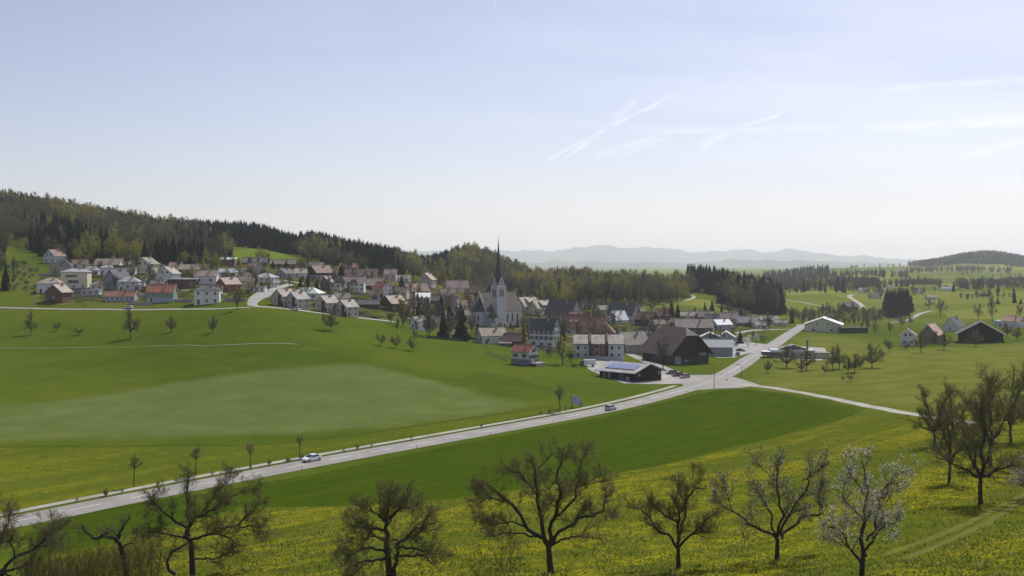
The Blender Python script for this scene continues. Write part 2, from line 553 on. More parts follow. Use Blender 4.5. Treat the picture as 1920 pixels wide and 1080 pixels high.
def smooth_line(pts, step):
    """Catmull-Rom through 2-D/3-D points, resampled to about one step"""
    P = [np.array(p, float) for p in pts]
    P = [2 * P[0] - P[1]] + P + [2 * P[-1] - P[-2]]
    out = []
    for i in range(1, len(P) - 2):
        a, b, c, d = P[i - 1:i + 3]
        n = max(1, int(np.linalg.norm(c - b) / step))
        for k in range(n):
            t = k / n
            out.append(.5 * (2 * b + (c - a) * t + (2 * a - 5 * b + 4 * c - d) * t * t + (3 * b - a - 3 * c + d) * t ** 3))
    out.append(P[-2])
    return np.array(out)


# low scarps and old field terraces in the meadows
for line, hgt, wid in (([(862, 696), (920, 704), (980, 714), (1042, 728)], 1.1, 3.2), ([(520, 641), (575, 642), (640, 645)], .8, 3.0), ([(250, 633), (340, 633), (430, 631)], .9, 3.4), ([(0, 660), (200, 654), (420, 650), (640, 652), (740, 648)], .5, 2.2), ([(560, 690), (700, 700), (850, 728)], .4, 5.0)):
    _l = [at(*p)[:2] for p in line]
    _m = (YY > 250) & (YY < 700)
    _dd, _aa = seg_dist(XX[_m], YY[_m], _l)
    _tot = sum(math.hypot(b[0] - a[0], b[1] - a[1]) for a, b in zip(_l[:-1], _l[1:]))
    ZG[_m] += hgt * np.exp(-(_dd / wid) ** 2) * np.clip(np.minimum(_aa, _tot - _aa) / (.2 * _tot), 0, 1)

# the main road: centre line in metres; the ground is levelled along it
ROAD = smooth_line([(-140, 99), (-104, 148), (-82, 174.5), (-68.5, 193.5), (-43.0, 227.5), (-6.5, 272), (26.5, 313), (50, 350), (72, 393), (90, 440), (106, 487), (127, 545), (161, 645), (196, 748), (212, 800)], 4.0)
_d, _a = seg_dist(XX, YY, [tuple(p) for p in ROAD])
_rz0 = gz(ROAD[:, 0], ROAD[:, 1])
_rz = gauss(np.where(ROAD[:, 1] < 235, -.15, np.clip(_rz0, -1.5, 6)), 10, 0)
_rs = np.concatenate([[0], np.cumsum(np.hypot(*np.diff(ROAD, axis=0).T))])
_w = np.clip((_d - 9.0) / 16.0, 0, 1); _w = _w * _w * (3 - 2 * _w)
ZG = np.interp(_a, _rs, _rz) * (1 - _w) + ZG * _w
# ------------------------------------------------------------------ ground sheet
def W2(pts): return [at(*p)[:2] for p in pts]


# the strip beside the road and the fields, traced on the ground
DARK = W2([(20, 1012), (120, 972), (240, 945), (400, 922), (577, 892), (720, 862), (860, 832), (1000, 806), (1150, 778), (1255, 752), (1345, 731), (1400, 729), (1480, 738), (1560, 752), (1622, 766), (1590, 783), (1500, 806), (1400, 832), (1300, 858), (1200, 879), (1100, 898), (1000, 914), (820, 938), (700, 946), (560, 950), (460, 948), (330, 985), (200, 1015), (80, 1040)])
GREY = W2([(-120, 768), (100, 752), (300, 722), (450, 698), (560, 686), (650, 681), (700, 686), (780, 705), (880, 730), (975, 755), (990, 762), (900, 778), (760, 797), (560, 813), (300, 822), (0, 828), (-120, 830)])
STRIP = W2([(-140, 841), (0, 839), (240, 838), (480, 836), (620, 822), (760, 803), (900, 783), (1030, 764), (1040, 770), (900, 797), (760, 824), (577, 857), (400, 889), (240, 920), (100, 944), (-120, 985)])
MEAD = [(-400, 20), (400, 20), (400, 330), (300, 330)] + W2([(1760, 772), (1700, 774), (1640, 776), (1590, 785), (1500, 808), (1400, 834), (1300, 860), (1200, 881), (1100, 900), (1000, 916), (820, 940), (700, 948), (460, 952), (330, 990), (200, 1020), (60, 1050)]) + [(-200, 70)]
BRIGHT = W2([(430, 493), (425, 474), (450, 468), (520, 468), (556, 472), (552, 486), (540, 494)])
SOIL = W2([(25, 545), (20, 520), (30, 500), (62, 497), (72, 505), (70, 540), (60, 553), (40, 552)])
BANK = W2([(150, 575), (160, 565), (205, 562), (262, 563), (275, 575)])
WARM = W2([(1395, 722), (1440, 668), (1480, 630), (1580, 630), (1690, 655), (1960, 640), (1960, 795), (1700, 773), (1550, 744)])
TOWN = W2([(60, 572), (70, 530), (90, 490), (120, 480), (260, 476), (420, 486), (560, 494), (700, 512), (800, 530), (900, 552), (1000, 574), (1120, 582), (1240, 590), (1420, 604), (1470, 612), (1400, 640), (1380, 660), (1330, 664), (1200, 668), (1100, 664), (1050, 672), (1000, 655), (940, 640), (870, 630), (770, 612), (740, 600), (640, 588), (560, 577), (500, 566), (470, 560), (420, 566), (300, 566), (160, 570)])
TRACKS = [W2([(1990, 905), (1905, 948), (1840, 985), (1760, 1022), (1690, 1050)]), W2([(1990, 892), (1890, 942), (1820, 978), (1740, 1012), (1660, 1040)])]


def build_ground():
    nx, ny = len(PXG), NY
    V = np.stack([XX, YY, ZG], -1).reshape(-1, 3)
    i, j = np.meshgrid(np.arange(nx - 1), np.arange(ny - 1), indexing='ij')
    k = (i * ny + j).ravel()
    Fc = np.stack([k, k + ny, k + ny + 1, k + 1], -1)
    me = np_mesh('ground', V, Fc, ground_mat(), smooth=True)
    near = (YY < 1500)
    def attr(name, arr):
        a = me.attributes.new(name, 'FLOAT', 'POINT')
        a.data.foreach_set('value', np.ascontiguousarray(arr, np.float32).ravel())
    def sd(poly):
        out = np.full(XX.shape, -50.0); out[near] = np.clip(poly_sd(XX[near], YY[near], poly), -50, 50); return out
    attr('dark', sd(DARK)); attr('grey', sd(GREY)); attr('strip', sd(STRIP)); attr('meadow', sd(MEAD))
    attr('bright', sd(BRIGHT)); attr('warm', sd(WARM)); attr('town', sd(TOWN))
    attr('soil', np.maximum(sd(SOIL), sd(BANK)))
    tr = np.full(XX.shape, 50.0)
    m = YY < 200
    for t in TRACKS: tr[m] = np.minimum(tr[m], seg_dist(XX[m], YY[m], [tuple(p) for p in smooth_line(t, 3)])[0])
    attr('track', tr)
    o = link('ground', me)
    tag(o, kind='structure')
    return o


def ground_mat():
    n = NT('meadow_grass')
    P = n.N('ShaderNodeNewGeometry').outputs['Position']
    A = lambda s: n.N('ShaderNodeAttribute', attribute_name=s).outputs['Fac']
    sep = n.N('ShaderNodeSeparateXYZ'); n.L(P, sep.inputs[0])
    # stretched coordinates: rows and mowing run along the road
    rot = n.N('ShaderNodeVectorRotate', rotation_type='Z_AXIS'); n.L(P, rot.inputs['Vector']); rot.inputs['Angle'].default_value = R(-50)
    st = n.N('ShaderNodeMapping'); n.L(rot.outputs[0], st.inputs['Vector']); st.inputs['Scale'].default_value = (.12, 1, 1)
    big = n.noise(P, .012, 5, .6); mid = n.noise(P, .07, 5, .62); fine = n.noise(P, .8, 5, .7); grain = n.noise(P, 5.5, 3, .75)
    row = n.noise(st.outputs[0], .45, 4, .65)
    edge = n.M('MULTIPLY', n.M('SUBTRACT', n.noise(P, .35, 4, .6), .5), 5.0)

    def inside(a, w=.7): return n.ramp(n.M('ADD', A(a), edge), -w, w)
    # pasture grass
    g = n.mix(n.ramp(big, .35, .68), (.070, .112, .016), (.118, .152, .026))
    g = n.mix(n.M('MULTIPLY', n.ramp(mid, .4, .7), .55), g, (.132, .152, .036))
    g = n.mix(n.M('MULTIPLY', n.ramp(row, .45, .72), .5), g, (.062, .10, .014))
    # green winter crop
    dk = n.mix(n.ramp(row, .35, .7), (.042, .074, .006), (.066, .102, .008))
    dk = n.mix(n.M('MULTIPLY', n.ramp(mid, .45, .75), .45), dk, (.074, .110, .009))
    tl = n.M('ABSOLUTE', n.M('SUBTRACT', n.M('FRACT', n.M('MULTIPLY', n.N('ShaderNodeSeparateXYZ').outputs['Y'], .05)), .5))
    s2 = n.N('ShaderNodeSeparateXYZ'); n.L(rot.outputs[0], s2.inputs[0])
    wv = n.M('ADD', n.M('MULTIPLY', s2.outputs['Y'], 1 / 17.0), n.M('MULTIPLY', mid, .35))
    ln = n.M('ABSOLUTE', n.M('SUBTRACT', n.M('FRACT', wv), .5))
    ln = n.M('SUBTRACT', 1.0, n.ramp(ln, .0, .05))
    dk = n.mix(n.M('MULTIPLY', n.M('MULTIPLY', ln, .45), n.ramp(big, .3, .55)), dk, (.026, .055, .007))
    g = n.mix(inside('dark', .5), g, dk)
    # freshly spread, greyish field: dry stalks over short grass
    gr = n.mix(n.ramp(mid, .35, .7), (.128, .166, .086), (.165, .198, .120))
    gr = n.mix(n.M('MULTIPLY', n.ramp(row, .4, .7), .5), gr, (.125, .150, .075))
    g = n.mix(n.M('MULTIPLY', n.ramp(n.M('ADD', A('grey'), n.M('MULTIPLY', edge, 1.6)), -4, 6), n.M('ADD', .95, n.M('MULTIPLY', n.M('SUBTRACT', mid, .5), .6))), g, gr)
    # parcels of the far country, their colours lightened to suggest haze
    pv = n.N('ShaderNodeTexVoronoi'); pv.inputs['Scale'].default_value = .0052; pv.inputs['Randomness'].default_value = .9
    n.L(P, pv.inputs['Vector'])
    pc = n.N('ShaderNodeSeparateColor'); n.L(pv.outputs['Color'], pc.inputs[0])
    pcol = n.mix(pc.outputs[0], (.11, .15, .028), (.29, .29, .11))
    g = n.mix(n.M('MULTIPLY', n.ramp(sep.outputs['Y'], 760, 900), .8), g, pcol)
    # bright and warm pastures
    g = n.mix(n.M('MULTIPLY', inside('bright', 2.0), .9), g, (.152, .205, .035))
    g = n.mix(n.M('MULTIPLY', n.ramp(n.M('ADD', A('warm'), n.M('MULTIPLY', edge, 3.0)), -12, 14), .8), g, n.mix(n.ramp(mid, .35, .65), (.150, .168, .052), (.215, .220, .085)))
    # rough tufts in the hay meadows and verge
    md = n.ramp(n.M('ADD', A('meadow'), edge), -.8, .8); sp = n.ramp(n.M('ADD', A('strip'), n.M('MULTIPLY', edge, .3)), -.6, .6)
    flow = n.M('MAXIMUM', md, n.M('MULTIPLY', sp, .6))
    mg = n.mix(n.ramp(fine, .35, .7), (.088, .108, .017), (.148, .158, .032))
    g = n.mix(n.M('MULTIPLY', flow, .75), g, mg)
    # gardens, drives and yards between the houses, coloured darker for shadowed gaps too
    tn = n.noise(P, .11, 4, .6); tn2 = n.noise(P, .21, 3, .6, .6)
    gd = n.mix(n.ramp(tn2, .42, .6), (.030, .042, .018), (.13, .108, .075))
    tw_ = n.ramp(n.M('ADD', A('town'), n.M('MULTIPLY', edge, 2.0)), -3, 8)
    g = n.mix(n.M('MULTIPLY', n.M('MULTIPLY', tw_, n.ramp(tn, .32, .44)), .92), g, gd)
    g = n.mix(n.M('MULTIPLY', n.M('MULTIPLY', tw_, n.ramp(tn, .57, .63)), .85), g, (.31, .29, .30))
    # dandelions: drifts of small yellow flower heads
    drift = n.noise(st.outputs[0], .085, 5, .66); dr2 = n.noise(P, .33, 4, .65)
    dens = n.M('ADD', n.M('MULTIPLY', drift, .62), n.M('MULTIPLY', dr2, .38))
    dens = n.ramp(dens, .455, .585)
    vo = n.N('ShaderNodeTexVoronoi'); n.L(P, vo.inputs['Vector']); vo.inputs['Scale'].default_value = 2.6
    vf = n.N('ShaderNodeTexVoronoi'); n.L(P, vf.inputs['Vector']); vf.inputs['Scale'].default_value = 8.0
    spot = n.M('SUBTRACT', 1.0, n.ramp(vo.outputs['Distance'], .18, .52))
    sp2 = n.M('SUBTRACT', 1.0, n.ramp(vf.outputs['Distance'], .15, .5))
    fl = n.M('MULTIPLY', n.M('ADD', n.M('MULTIPLY', spot, .55), n.M('MULTIPLY', sp2, .55)), dens, clamp=True)
    far = n.ramp(sep.outputs['Y'], 330, 180)
    g = n.mix(n.M('MULTIPLY', n.M('MULTIPLY', n.M('MULTIPLY', fl, flow), .95), n.M('ADD', .25, n.M('MULTIPLY', far, .75))), g, (.80, .60, .02))
    # taller dark grass along the field edge above the verge meadow
    el = n.M('MULTIPLY', n.ramp(A('strip'), -2.4, -.6), n.ramp(A('strip'), .5, -.3))
    g = n.mix(n.M('MULTIPLY', n.M('MULTIPLY', el, n.ramp(sep.outputs['Y'], 215, 235)), .55), g, (.04, .065, .012))
    # wheel tracks in the grass and bare soil
    tw = n.M('MULTIPLY', n.M('SUBTRACT', 1.0, n.ramp(n.M('ADD', A('track'), n.M('MULTIPLY', edge, .12)), .15, .6)), .65)
    g = n.mix(tw, g, (.19, .19, .12))
    so = n.mix(n.ramp(fine, .35, .7), (.085, .070, .055), (.24, .21, .18))
    g = n.mix(n.M('MULTIPLY', n.M('MULTIPLY', inside('soil', 3.0), n.ramp(fine, .42, .6)), .75), g, so)
    # grain of the sward
    g = n.mix(n.M('MULTIPLY', n.ramp(grain, .3, .7), .32), g, (.04, .065, .01))
    g = n.mix(n.M('MULTIPLY', n.ramp(fine, .5, .75), .18), g, (.17, .19, .06))
    bump = n.N('ShaderNodeBump'); bump.inputs['Strength'].default_value = .6; bump.inputs['Distance'].default_value = .25
    n.L(n.M('ADD', n.M('MULTIPLY', fine, .7), n.M('MULTIPLY', grain, .5)), bump.inputs['Height'])
    g = n.mix(1.0, g, (.795, .79, .42), 'MULTIPLY')
    d = n.N('ShaderNodeBsdfDiffuse'); n.L(g, d.inputs['Color']); n.L(bump.outputs[0], d.inputs['Normal'])
    return n.done(d.outputs[0])


GROUND = build_ground()

# ------------------------------------------------------------------ roads and paths


def road_mat(name, col, var=.14, stain=(.5, .5, .5)):
    if name in MATS: return MATS[name]
    n = NT(name)
    P = n.N('ShaderNodeNewGeometry').outputs['Position']
    a = n.noise(P, .12, 5, .65); b = n.noise(P, 1.4, 4, .7)
    c = n.mix(n.ramp(a, .33, .7), sc(col, 1 - var), sc(col, 1 + var))
    c = n.mix(n.M('MULTIPLY', n.ramp(b, .5, .75), .3), c, sc(col, .72))
    u = n.N('ShaderNodeAttribute', attribute_name='across').outputs['Fac']
    wh = n.M('ABSOLUTE', n.M('SUBTRACT', n.M('ABSOLUTE', n.M('SUBTRACT', n.M('ABSOLUTE', u), .48)), .17))
    c = n.mix(n.M('MULTIPLY', n.M('SUBTRACT', 1.0, n.ramp(wh, .02, .13)), n.M('MULTIPLY', n.ramp(a, .3, .7), .32)), c, sc(col, .70))
    ed = n.ramp(n.M('ADD', n.M('ABSOLUTE', u), n.M('MULTIPLY', n.M('SUBTRACT', n.noise(P, .9, 4, .7), .5), .22)), .88, .99)
    c = n.mix(n.M('MULTIPLY', ed, .75), c, (.115, .125, .045))
    pt = n.N('ShaderNodeTexVoronoi'); n.L(P, pt.inputs['Vector']); pt.inputs['Scale'].default_value = .11
    ps = n.N('ShaderNodeSeparateColor'); n.L(pt.outputs['Color'], ps.inputs[0])
    c = n.mix(n.M('MULTIPLY', n.ramp(ps.outputs[0], .72, .76), .22), c, sc(col, .62))
    MATS[name] = n.done(n.bsdf(c, .85, .25))
    return MATS[name]


ASPHALT = lambda: road_mat('road_asphalt', (.245, .228, .205))
GRAVEL = lambda: road_mat('gravel', (.30, .285, .225), .2)
PAVE = lambda: road_mat('yard_paving', (.28, .265, .24), .16)
WHITE_LINE = lambda: paint('road_paint', (.74, .74, .72), .15, 2.0)


def ribbon(name, line, width, mat, zo=.06, cross=5, off=0.0, kind='structure', step=3.0, drop=.25):
    """a strip laid on the ground along a centre line; its rims dip below the turf"""
    L2 = smooth_line([p[:2] for p in line], step)
    T = np.gradient(L2, axis=0); T /= np.linalg.norm(T, axis=1)[:, None] + 1e-9
    Nn = np.stack([T[:, 1], -T[:, 0]], 1)           # to the right of the walking direction
    w = np.full(len(L2), width) if np.isscalar(width) else np.interp(np.linspace(0, 1, len(L2)), np.linspace(0, 1, len(width)), width)
    us = np.linspace(-.5, .5, cross)
    V = []
    for u in us:
        p = L2 + Nn * (off + u * w)[:, None]
        V.append(np.column_stack([p, gz(p[:, 0], p[:, 1]) + zo]))
    rim = [np.column_stack([V[0][:, :2] - Nn * .05, V[0][:, 2] - drop]), np.column_stack([V[-1][:, :2] + Nn * .05, V[-1][:, 2] - drop])]
    V = [rim[0]] + V + [rim[1]]
    c, m = len(V), len(L2)
    V = np.stack(V, 1).reshape(-1, 3)
    i, j = np.meshgrid(np.arange(m - 1), np.arange(c - 1), indexing='ij'); k = (i * c + j).ravel()
    Fc = np.stack([k, k + 1, k + c + 1, k + c], -1)
    me = np_mesh(name, V, Fc, mat)
    at_ = me.attributes.new('across', 'FLOAT', 'POINT')
    at_.data.foreach_set('value', np.tile(np.concatenate([[-1.0], us * 2, [1.0]]), m).astype(np.float32))
    return tag(link(name, me), kind=kind)


def patch(name, poly, mat, zo=.05, kind='structure', step=4.0):
    """a paved area draped on the ground: polygon filled with a fine grid"""
    P = np.array(poly); x0, y0 = P.min(0); x1, y1 = P.max(0)
    nx, ny = max(2, int((x1 - x0) / step)), max(2, int((y1 - y0) / step))
    import mathutils.geometry as G
    pts = [Vector(p) for p in poly]
    ring = []
    for a, b in zip(poly, list(poly[1:]) + [poly[0]]):
        a, b = np.array(a), np.array(b); k = max(1, int(np.linalg.norm(b - a) / step))
        ring += [a + (b - a) * t / k for t in range(k)]
    gx, gy = np.meshgrid(np.linspace(x0, x1, nx), np.linspace(y0, y1, ny))
    q = np.column_stack([gx.ravel(), gy.ravel()])
    q = q[poly_sd(q[:, 0], q[:, 1], [tuple(p) for p in poly]) > step * .4]
    allp = [Vector((float(p[0]), float(p[1]))) for p in list(ring) + list(q)]
    n = len(ring)
    vs, es, fs, *_ = G.delaunay_2d_cdt(allp, [(i, (i + 1) % n) for i in range(n)], [], 1, 1e-4)
    mb = MB()
    X = np.array([v[0] for v in vs]); Y = np.array([v[1] for v in vs]); Z = gz(X, Y) + zo
    mb.add(list(zip(X, Y, Z)), fs)
    return tag(mb.build(name, mat), kind=kind)


road = ribbon('road', ROAD, [8.2, 8.2, 8.2, 8.0, 8.0, 7.8, 7.6], ASPHALT(), zo=.07, cross=7)
foot_line = ROAD[(ROAD[:, 1] > 95) & (ROAD[:, 1] < 372)]
foot = ribbon('footpath', foot_line, 2.1, GRAVEL(), zo=.10, off=-6.6, cross=4)
edge_l = None


def dashes(name, line, off, on, gap, w, zo=.085, a=0.0, b=1.0):
    L2 = smooth_line(line, 1.0)
    s = np.concatenate([[0], np.cumsum(np.hypot(*np.diff(L2, axis=0).T))])
    T = np.gradient(L2, axis=0); T /= np.linalg.norm(T, axis=1)[:, None]
    Nn = np.stack([T[:, 1], -T[:, 0]], 1)
    mb = MB(); t = s[-1] * a
    while t + on < s[-1] * b:
        q = []
        for ss in np.linspace(t, t + on, max(2, int(on / 2) + 1)):
            c = np.array([np.interp(ss, s, L2[:, 0]), np.interp(ss, s, L2[:, 1])]); nn = np.array([np.interp(ss, s, Nn[:, 0]), np.interp(ss, s, Nn[:, 1])])
            for u in (-.5, .5):
                p = c + nn * (off + u * w); q.append((p[0], p[1], float(gz(p[0], p[1])) + zo))
        mb.add(q, [(2 * i, 2 * i + 1, 2 * i + 3, 2 * i + 2) for i in range(len(q) // 2 - 1)])
        t += on + gap
    return tag(mb.build(name, WHITE_LINE()), kind='structure')


dashes('road_marking', ROAD, 0.0, 6.0, 6.0, .2, zo=.10, b=.62)
dashes('road_marking', ROAD, 0.0, 9.0, 1.5, .2, zo=.10, a=.40, b=.56)

# junction: flare, side street into the village, farm track to the right
SIDE = W2([(1330, 716), (1300, 711), (1262, 698), (1225, 683), (1190, 668), (1165, 658)])
ribbon('village_road', SIDE, [10, 8, 6.0, 5.5, 5.0, 5.0], PAVE(), zo=.055, cross=5)
patch('road_junction', W2([(1290, 733), (1275, 716), (1262, 700), (1290, 703), (1330, 703), (1352, 700), (1400, 714), (1425, 722), (1392, 727), (1345, 729)]), ASPHALT(), zo=.05, step=3)
TRACK = W2([(1372, 718), (1400, 722), (1470, 731), (1560, 747), (1640, 764), (1700, 775), (1760, 784), (1850, 796)])
ribbon('farm_track', TRACK, [5.5, 3.6, 3.2, 3.0, 3.0, 2.8], GRAVEL(), zo=.07)
patch('paved_yard', W2([(1098, 678), (1140, 676), (1205, 682), (1262, 698), (1310, 716), (1300, 719), (1170, 719), (1128, 704), (1102, 692)]), PAVE(), zo=.06, step=3)
patch('paved_yard', W2([(1318, 664), (1345, 671), (1375, 671), (1405, 662), (1425, 658), (1438, 661), (1452, 653), (1440, 646), (1400, 641), (1376, 640), (1370, 655)]), PAVE(), zo=.06, step=3)
patch('paved_yard', W2([(1440, 664), (1462, 673), (1540, 676), (1552, 664), (1546, 652), (1470, 648), (1452, 656)]), PAVE(), zo=.06, step=3)
ribbon('farm_road', W2([(-60, 576), (0, 577), (120, 580), (240, 581), (330, 580), (420, 579), (470, 577)]), 2.6, PAVE(), zo=.12)
ribbon('village_road', W2([(545, 533), (520, 541), (495, 552), (478, 562), (474, 573), (500, 576), (560, 582), (620, 590), (680, 597), (742, 604)]), [4, 4.5, 6, 9, 7, 4.4, 4.2, 4.0, 4.0], PAVE(), zo=.12)
ribbon('field_path', W2([(-60, 655), (0, 653), (140, 652), (280, 649), (420, 647), (560, 646)]), .42, GRAVEL(), zo=.09)
ribbon('village_road', W2([(1380, 625), (1420, 619), (1460, 618), (1502, 617)]), 4.0, PAVE(), zo=.12)
ribbon('farm_road', W2([(1472, 563), (1500, 567), (1530, 573), (1562, 579), (1600, 581)]), 4.0, GRAVEL(), zo=.35)
ribbon('farm_road', W2([(1600, 553), (1592, 556), (1601, 563), (1612, 570), (1620, 579)]), 5.0, GRAVEL(), zo=.4)
ribbon('farm_road', W2([(1664, 606), (1700, 601), (1713, 595), (1727, 588), (1748, 583)]), [3, 3.5, 5, 5, 4], GRAVEL(), zo=.3)
ribbon('farm_road', W2([(1282, 566), (1296, 561), (1301, 557), (1292, 553)]), 3.5, GRAVEL(), zo=.35)
ribbon('village_road', W2([(516, 527), (540, 527), (572, 533)]), 5, PAVE(), zo=.15)

# ------------------------------------------------------------------ far mountains


def mountains():
    prof = [(-1500, 478), (0, 472), (500, 470), (900, 472), (985, 470), (1060, 467), (1135, 461), (1160, 464), (1190, 465), (1240, 464), (1300, 469), (1345, 471), (1400, 468), (1440, 473), (1485, 468), (1530, 476), (1590, 477), (1640, 483), (1700, 489), (1750, 495), (1900, 499), (2300, 486), (3500, 480)]
    prof2 = [(-1500, 492), (600, 490), (1000, 492), (1320, 493), (1370, 489), (1420, 487), (1460, 491), (1500, 490), (1545, 489), (1600, 493), (1660, 497), (1900, 503), (2300, 494), (3500, 490)]
    n = NT('wooded_mountain')
    P = n.N('ShaderNodeNewGeometry').outputs['Position']
    c = n.mix(n.ramp(n.noise(P, .0011, 5, .65), .4, .65), (.03, .05, .028), (.085, .11, .04))
    m = n.done(n.bsdf(c, .95, .1))
    rng = np.random.default_rng(4)
    for (pf, Y0, dep, seed) in ((prof, 22000, 4200, 1), (prof2, 14500, 2600, 2)):
        px = np.arange(-600, 2500, 4.0)
        top = np.interp(px, *zip(*pf))
        wob = sum(np.sin(px * k + rng.uniform(0, 6)) * a for k, a in ((.021, .9), (.047, .8), (.093, .7), (.19, .5), (.41, .3)))
        top = gauss(top, 2, 0) + wob * 1.6
        rows = []
        for t in np.linspace(-1, 1, 25):
            Y = Y0 + t * dep
            crest = (HY - top) / F * Y0 + CAMZ
            s = np.clip(1 - abs(t), 0, 1)
            rid = sum(np.sin(px * k + t * q + rng.uniform(0, 6)) * a for k, q, a in ((.013, 3, 60), (.035, -5, 45), (.08, 7, 25)))
            base = 25.0
            z = base + (crest - base) * s ** 1.15 + rid * s * (1 - s) * 1.6
            rows.append(np.column_stack([(px - CX) / F * Y0 + (px - CX) / F * t * dep * .3, np.full(len(px), Y) + 300 * np.sin(px * .01 + seed), z]))
        V = np.stack(rows, 1).reshape(-1, 3); c_ = 25
        i, j = np.meshgrid(np.arange(len(px) - 1), np.arange(c_ - 1), indexing='ij'); k = (i * c_ + j).ravel()
        o = link('mountains', np_mesh('mountains', V, np.stack([k, k + c_, k + c_ + 1, k + 1], -1), m, smooth=True))
        tag(o, kind='structure')
    # plain between the nearer hills and the mountains
    mb = MB(); mb.add([(-19500, 8500, 20), (19500, 8500, 20), (19500, 27500, 20), (-19500, 27500, 20)], [(0, 1, 2, 3)])
    tag(mb.build('plain', m), kind='structure')


mountains()


def haze():
    mb = MB(); mb.box(-20000, 20000, -400, 28000, -30, 540)
    m = bpy.data.materials.new('haze'); m.use_nodes = True
    nt = m.node_tree; nt.nodes.clear()
    o = nt.nodes.new('ShaderNodeOutputMaterial'); v = nt.nodes.new('ShaderNodeVolumePrincipled')
    v.inputs['Color'].default_value = (*HAZE_COLOR, 1); v.inputs['Density'].default_value = HAZE_DENSITY
    v.inputs['Anisotropy'].default_value = .25
    nt.links.new(v.outputs[0], o.inputs['Volume'])
    ob = mb.build('haze', m)
    tag(ob, kind='stuff')
    ob.display_type = 'WIRE'


haze()
# ------------------------------------------------------------------ building kit
WALL = {k: (lambda k=k, c=c: paint('render_' + k, c, .10, .5)) for k, c in {
    'white': (.63, .62, .62), 'offwhite': (.58, .57, .54), 'cream': (.58, .54, .41), 'beige': (.42, .385, .34), 'grey': (.33, .33, .34),
    'lightgrey': (.47, .47, .48), 'bluegrey': (.23, .245, .29), 'paleblue': (.34, .38, .46), 'green': (.20, .27, .24), 'palegreen': (.52, .58, .52),
    'yellow': (.60, .55, .26), 'darkred': (.15, .075, .065), 'red': (.30, .075, .055), 'redbrown': (.22, .11, .09), 'pinkish': (.50, .42, .38),
    'violet': (.15, .13, .17), 'stone': (.30, .275, .25), 'dark': (.06, .055, .052), 'slate': (.18, .18, .2)}.items()}
WALL.update({'brownwood': lambda: boards('brown_boards', (.115, .075, .052)), 'darkwood': lambda: boards('dark_boards', (.045, .034, .028)),
             'blackwood': lambda: boards('black_boards', (.018, .016, .018)), 'greywood': lambda: boards('grey_boards', (.17, .15, .125)),
             'greymetal': lambda: boards('grey_cladding', (.27, .275, .29), .08, 2.5, .5)})
ROOF = {k: (lambda k=k, c=c: tiles('tiles_' + k, c)) for k, c in {
    'brown': (.20, .132, .095), 'tan': (.34, .275, .215), 'grey': (.25, .215, .185), 'slate': (.085, .083, .088), 'red': (.27, .085, .06), 'redbrown': (.20, .098, .07),
    'orange': (.42, .185, .105), 'salmon': (.44, .25, .18), 'pink': (.38, .28, .24), 'brick': (.36, .17, .115), 'olive': (.20, .195, .125), 'dark': (.05, .045, .043),
    'tanorange': (.42, .295, .205), 'beige': (.34, .29, .25), 'lightgrey': (.34, .335, .33), 'darkbrown': (.098, .072, .053)}.items()}
ROOF.update({'white': lambda: paint('pale_sheet', (.62, .61, .60), .08, .4, .5), 'palegreen': lambda: paint('pale_green_sheet', (.50, .54, .48), .08, .4, .5),
             'zinc': lambda: paint('zinc_sheet', (.40, .41, .43), .1, .4, .45)})
TRIM = lambda: paint('painted_trim', (.62, .61, .60), .06)
DARKTRIM = lambda: paint('dark_trim', (.05, .045, .045), .1)
SHUT = {'green': lambda: paint('shutter_green', (.05, .085, .06)), 'grey': lambda: paint('shutter_grey', (.16, .17, .18)), 'brown': lambda: paint('shutter_brown', (.11, .06, .045)), 'red': lambda: paint('shutter_red', (.22, .05, .04))}
_wm = {}


def window_mesh(w, h, shut=None):
    """frame with a recessed pane, sill, and shutters if any, looking along -Y"""
    key = (round(w, 1), round(h, 1), shut)
    if key in _wm: return _wm[key]
    w, h = key[0], key[1]
    f = MB(); t = .11
    f.box(-w / 2, w / 2, -.05, .06, -t, 0, 0); f.box(-w / 2, w / 2, -.05, .06, h - t, h, 0)
    f.box(-w / 2, -w / 2 + t, -.05, .06, 0, h - t, 0); f.box(w / 2 - t, w / 2, -.05, .06, 0, h - t, 0)
    n = max(1, int(w / 1.1))
    for i in range(1, n): f.box(-w / 2 + w * i / n - .04, -w / 2 + w * i / n + .04, -.045, .05, 0, h - t, 0)
    f.box(-w / 2 - .1, w / 2 + .1, -.14, .02, -t - .08, -t, 0)
    if shut:
        for sx in (-1, 1):
            a, b = sorted((sx * (w / 2 + .02), sx * (w / 2 + .5)))
            f.box(a, b, -.09, -.03, -.05, h, 1)
    p = MB(); p.box(-w / 2 + t, w / 2 - t, -.015, .03, 0, h - t)
    fm = f.mesh('window', [TRIM()] + ([SHUT[shut]()] if shut else [])); pm = p.mesh('pane', glass())
    _wm[key] = (fm, pm)
    return _wm[key]


def put_window(root, x, y, z, rz, w, h, shut=None):
    fm, pm = window_mesh(w, h, shut)
    o = link('window', fm, root, (x, y, z)); o.rotation_euler = (0, 0, rz)
    link('pane', pm, o)
    return o


def put_door(root, x, y, z, rz, w, h, mat, name='door'):
    mb = MB(); mb.box(-w / 2, w / 2, -.06, .05, 0, h); mb.box(-w / 2 - .1, -w / 2, -.09, .05, 0, h + .1, 1); mb.box(w / 2, w / 2 + .1, -.09, .05, 0, h + .1, 1)
    mb.box(-w / 2, w / 2, -.09, .05, h, h + .1, 1)
    if w > 2:
        k = int(w / .9)
        for i in range(1, k): mb.box(-w / 2 + w * i / k - .03, -w / 2 + w * i / k + .03, -.085, -.06, .05, h - .05, 1)
    o = mb.build(name, [mat, TRIM() if w < 2 else DARKTRIM()], root); o.location = (x, y, z); o.rotation_euler = (0, 0, rz)
    return o


